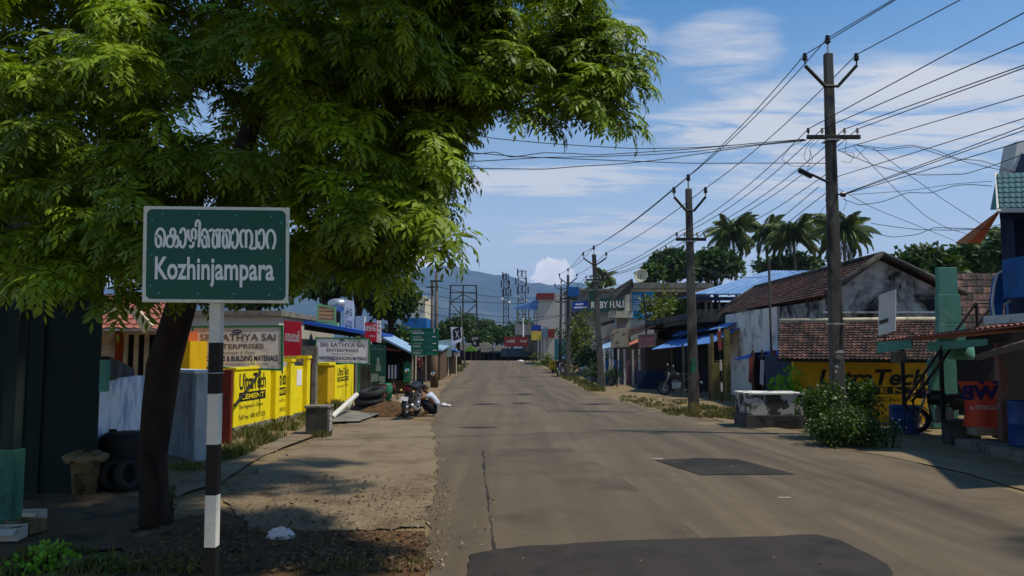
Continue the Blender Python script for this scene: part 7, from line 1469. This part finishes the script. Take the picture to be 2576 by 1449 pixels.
palm('coconut palm directly behind the nearest pole', 2120, 580, 76, 76, 26, 4); palm('small far coconut palm behind the third pole', 1520, 698, 118, 36, 18, 5); palm('low coconut palm behind the hall roof', 1498, 728, 112, 32, 16, 6); palm('coconut palm behind the blue shop at the right edge', 2530, 600, 50, 62, 18, 7)
# ---------------------------------------------------------------- towers and hills
def lattice_tower(lab, px, top, bot, d, w0, w1, shape):
    a, c = P(px, top, d), P(px, bot, d); t = thing('lattice_tower', lab, 'tower', (a.x, d, 0), 'lattice masts beyond the road end'); b = MB(); H_ = a.z; W0, W1 = w0 * d / F / 2, w1 * d / F / 2; n = 12
    cor = lambda u: [Vector((a.x + sx * (W0 + (W1 - W0) * u), d + sy * (W0 + (W1 - W0) * u), H_ * u)) for sx, sy in ((-1, -1), (1, -1), (1, 1), (-1, 1))]
    for i in range(n):
        p, q = cor(i / n), cor((i + 1) / n)
        for k in range(4): j = (k + 1) % 4; b.tube([p[k], q[k]], .09, 4); b.tube([p[k], q[j]], .045, 4); b.tube([q[k], q[j]], .05, 4)
    b.build('mast', m_iron, t); b = MB()
    for i in range(8): a_ = i * .785; u = .78 + .2 * (i % 3) / 2; rr_ = W1 + .55; b.box(a.x + rr_ * math.cos(a_) - .15, a.x + rr_ * math.cos(a_) + .15, d + rr_ * math.sin(a_) - .1, d + rr_ * math.sin(a_) + .1, H_ * u - .9, H_ * u + .9)
    b.build('antenna_panels', m_iron, t); b = MB()
    for u, sx in ((.86, .9), (.7, -.9), (.66, .8)): b.lathe([(0, -.1), (.35, -.05), (.4, .1), (0, .12)], (a.x + sx * 1.0, d - W0, H_ * u), 12, 'Y')
    b.build('drum_dishes', m_board, t); return t
lattice_tower('slender lattice phone mast left of the thicker one', 1273, 690, 820, 190, 14, 12, 0); lattice_tower('thicker lattice phone mast with caged head near the white cloud', 1313, 682, 820, 190, 16, 20, 1)
t = thing('scaffold_frame', 'tall empty steel hoarding frame standing against the hills', 'frame', P(1165, 880, 112)); b = MB(); d = 112
for dy in (0, 2.5):
    for x0, x1 in ((1134, 1128), (1165, 1164), (1198, 1202)): b.tube([P(x0, 718, d + dy), P(x1, 880, d + dy)], .11, 5)
    for y in (718, 736, 760, 790): b.tube([P(1131, y, d + dy), P(1201, y, d + dy)], .08, 5)
    for a_, c_ in (((1134, 760), (1165, 740)), ((1165, 740), (1198, 757)), ((1132, 760), (1163, 795)), ((1165, 795), (1199, 765))): b.tube([P(*a_, d + dy), P(*c_, d + dy)], .07, 5)
for x in (1134, 1165, 1198): b.tube([P(x, 738, d), P(x, 738, d + 2.5)], .06, 5); b.tube([P(x, 762, d), P(x, 762, d + 2.5)], .06, 5)
b.build('frame', m_iron, t)
prof = [(-2600, 800), (-800, 760), (200, 730), (700, 700), (900, 690), (1000, 684), (1065, 682), (1085, 672), (1105, 667), (1125, 674), (1160, 675), (1190, 684), (1225, 690), (1250, 697), (1275, 692), (1295, 702), (1330, 716), (1352, 713), (1385, 722), (1420, 716), (1460, 712), (1490, 722), (1540, 735), (1640, 760), (1900, 800), (2600, 830), (4200, 860)]
hx = [p[0] for p in prof]; hy = [p[1] for p in prof]; b = MB(); nx_ = 260; rows = []
for j in range(26):
    d = 2600 + 100 * j; row = []
    for i in range(nx_):
        px = -1800 + 5600 * i / (nx_ - 1); X = (px - CX) / F * 4200; ridge = P(px, float(np.interp(px, hx, hy)) - 3, 4200).z + 10
        q = 1 - abs(d - 4200) / (1600 if d < 4200 else 1100); q = max(0.0, q); sp_ = noise.noise(Vector((X / 260, d / 700, 0))) * .22 + noise.noise(Vector((X / 90, d / 240, 3))) * .08
        row.append((X, d, -10 + ridge * max(0, min(1.0, q ** .8 * (1 + sp_ * (1 - q)))) + (8 * noise.noise(Vector((X / 60, d / 60, 1))) if q > .9 else 0)))
    rows.append(b.add(row))
for p, q in zip(rows, rows[1:]):
    for i in range(nx_ - 1): b.face([p + i, p + i + 1, q + i + 1, q + i])
struct(b.build('hills', m_hillm, smooth=True))
# ---------------------------------------------------------------- air
m_haze = bpy.data.materials.new('haze'); m_haze.use_nodes = True; nt = m_haze.node_tree; N = nt.nodes; L = nt.links; N.clear()
vo = nd('ShaderNodeVolumePrincipled'); vo.inputs['Color'].default_value = (0.36, 0.58, 1.0, 1); vo.inputs['Density'].default_value = 0.00012; vo.inputs['Anisotropy'].default_value = 0.1
o_ = nd('ShaderNodeOutputMaterial'); L.new(vo.outputs[0], o_.inputs['Volume'])
b = MB(); b.box(-7600, 7600, -700, 7800, -14, 760); hz = b.build('haze', m_haze); hz['kind'] = 'stuff'
SC.cycles.volume_bounces = 1
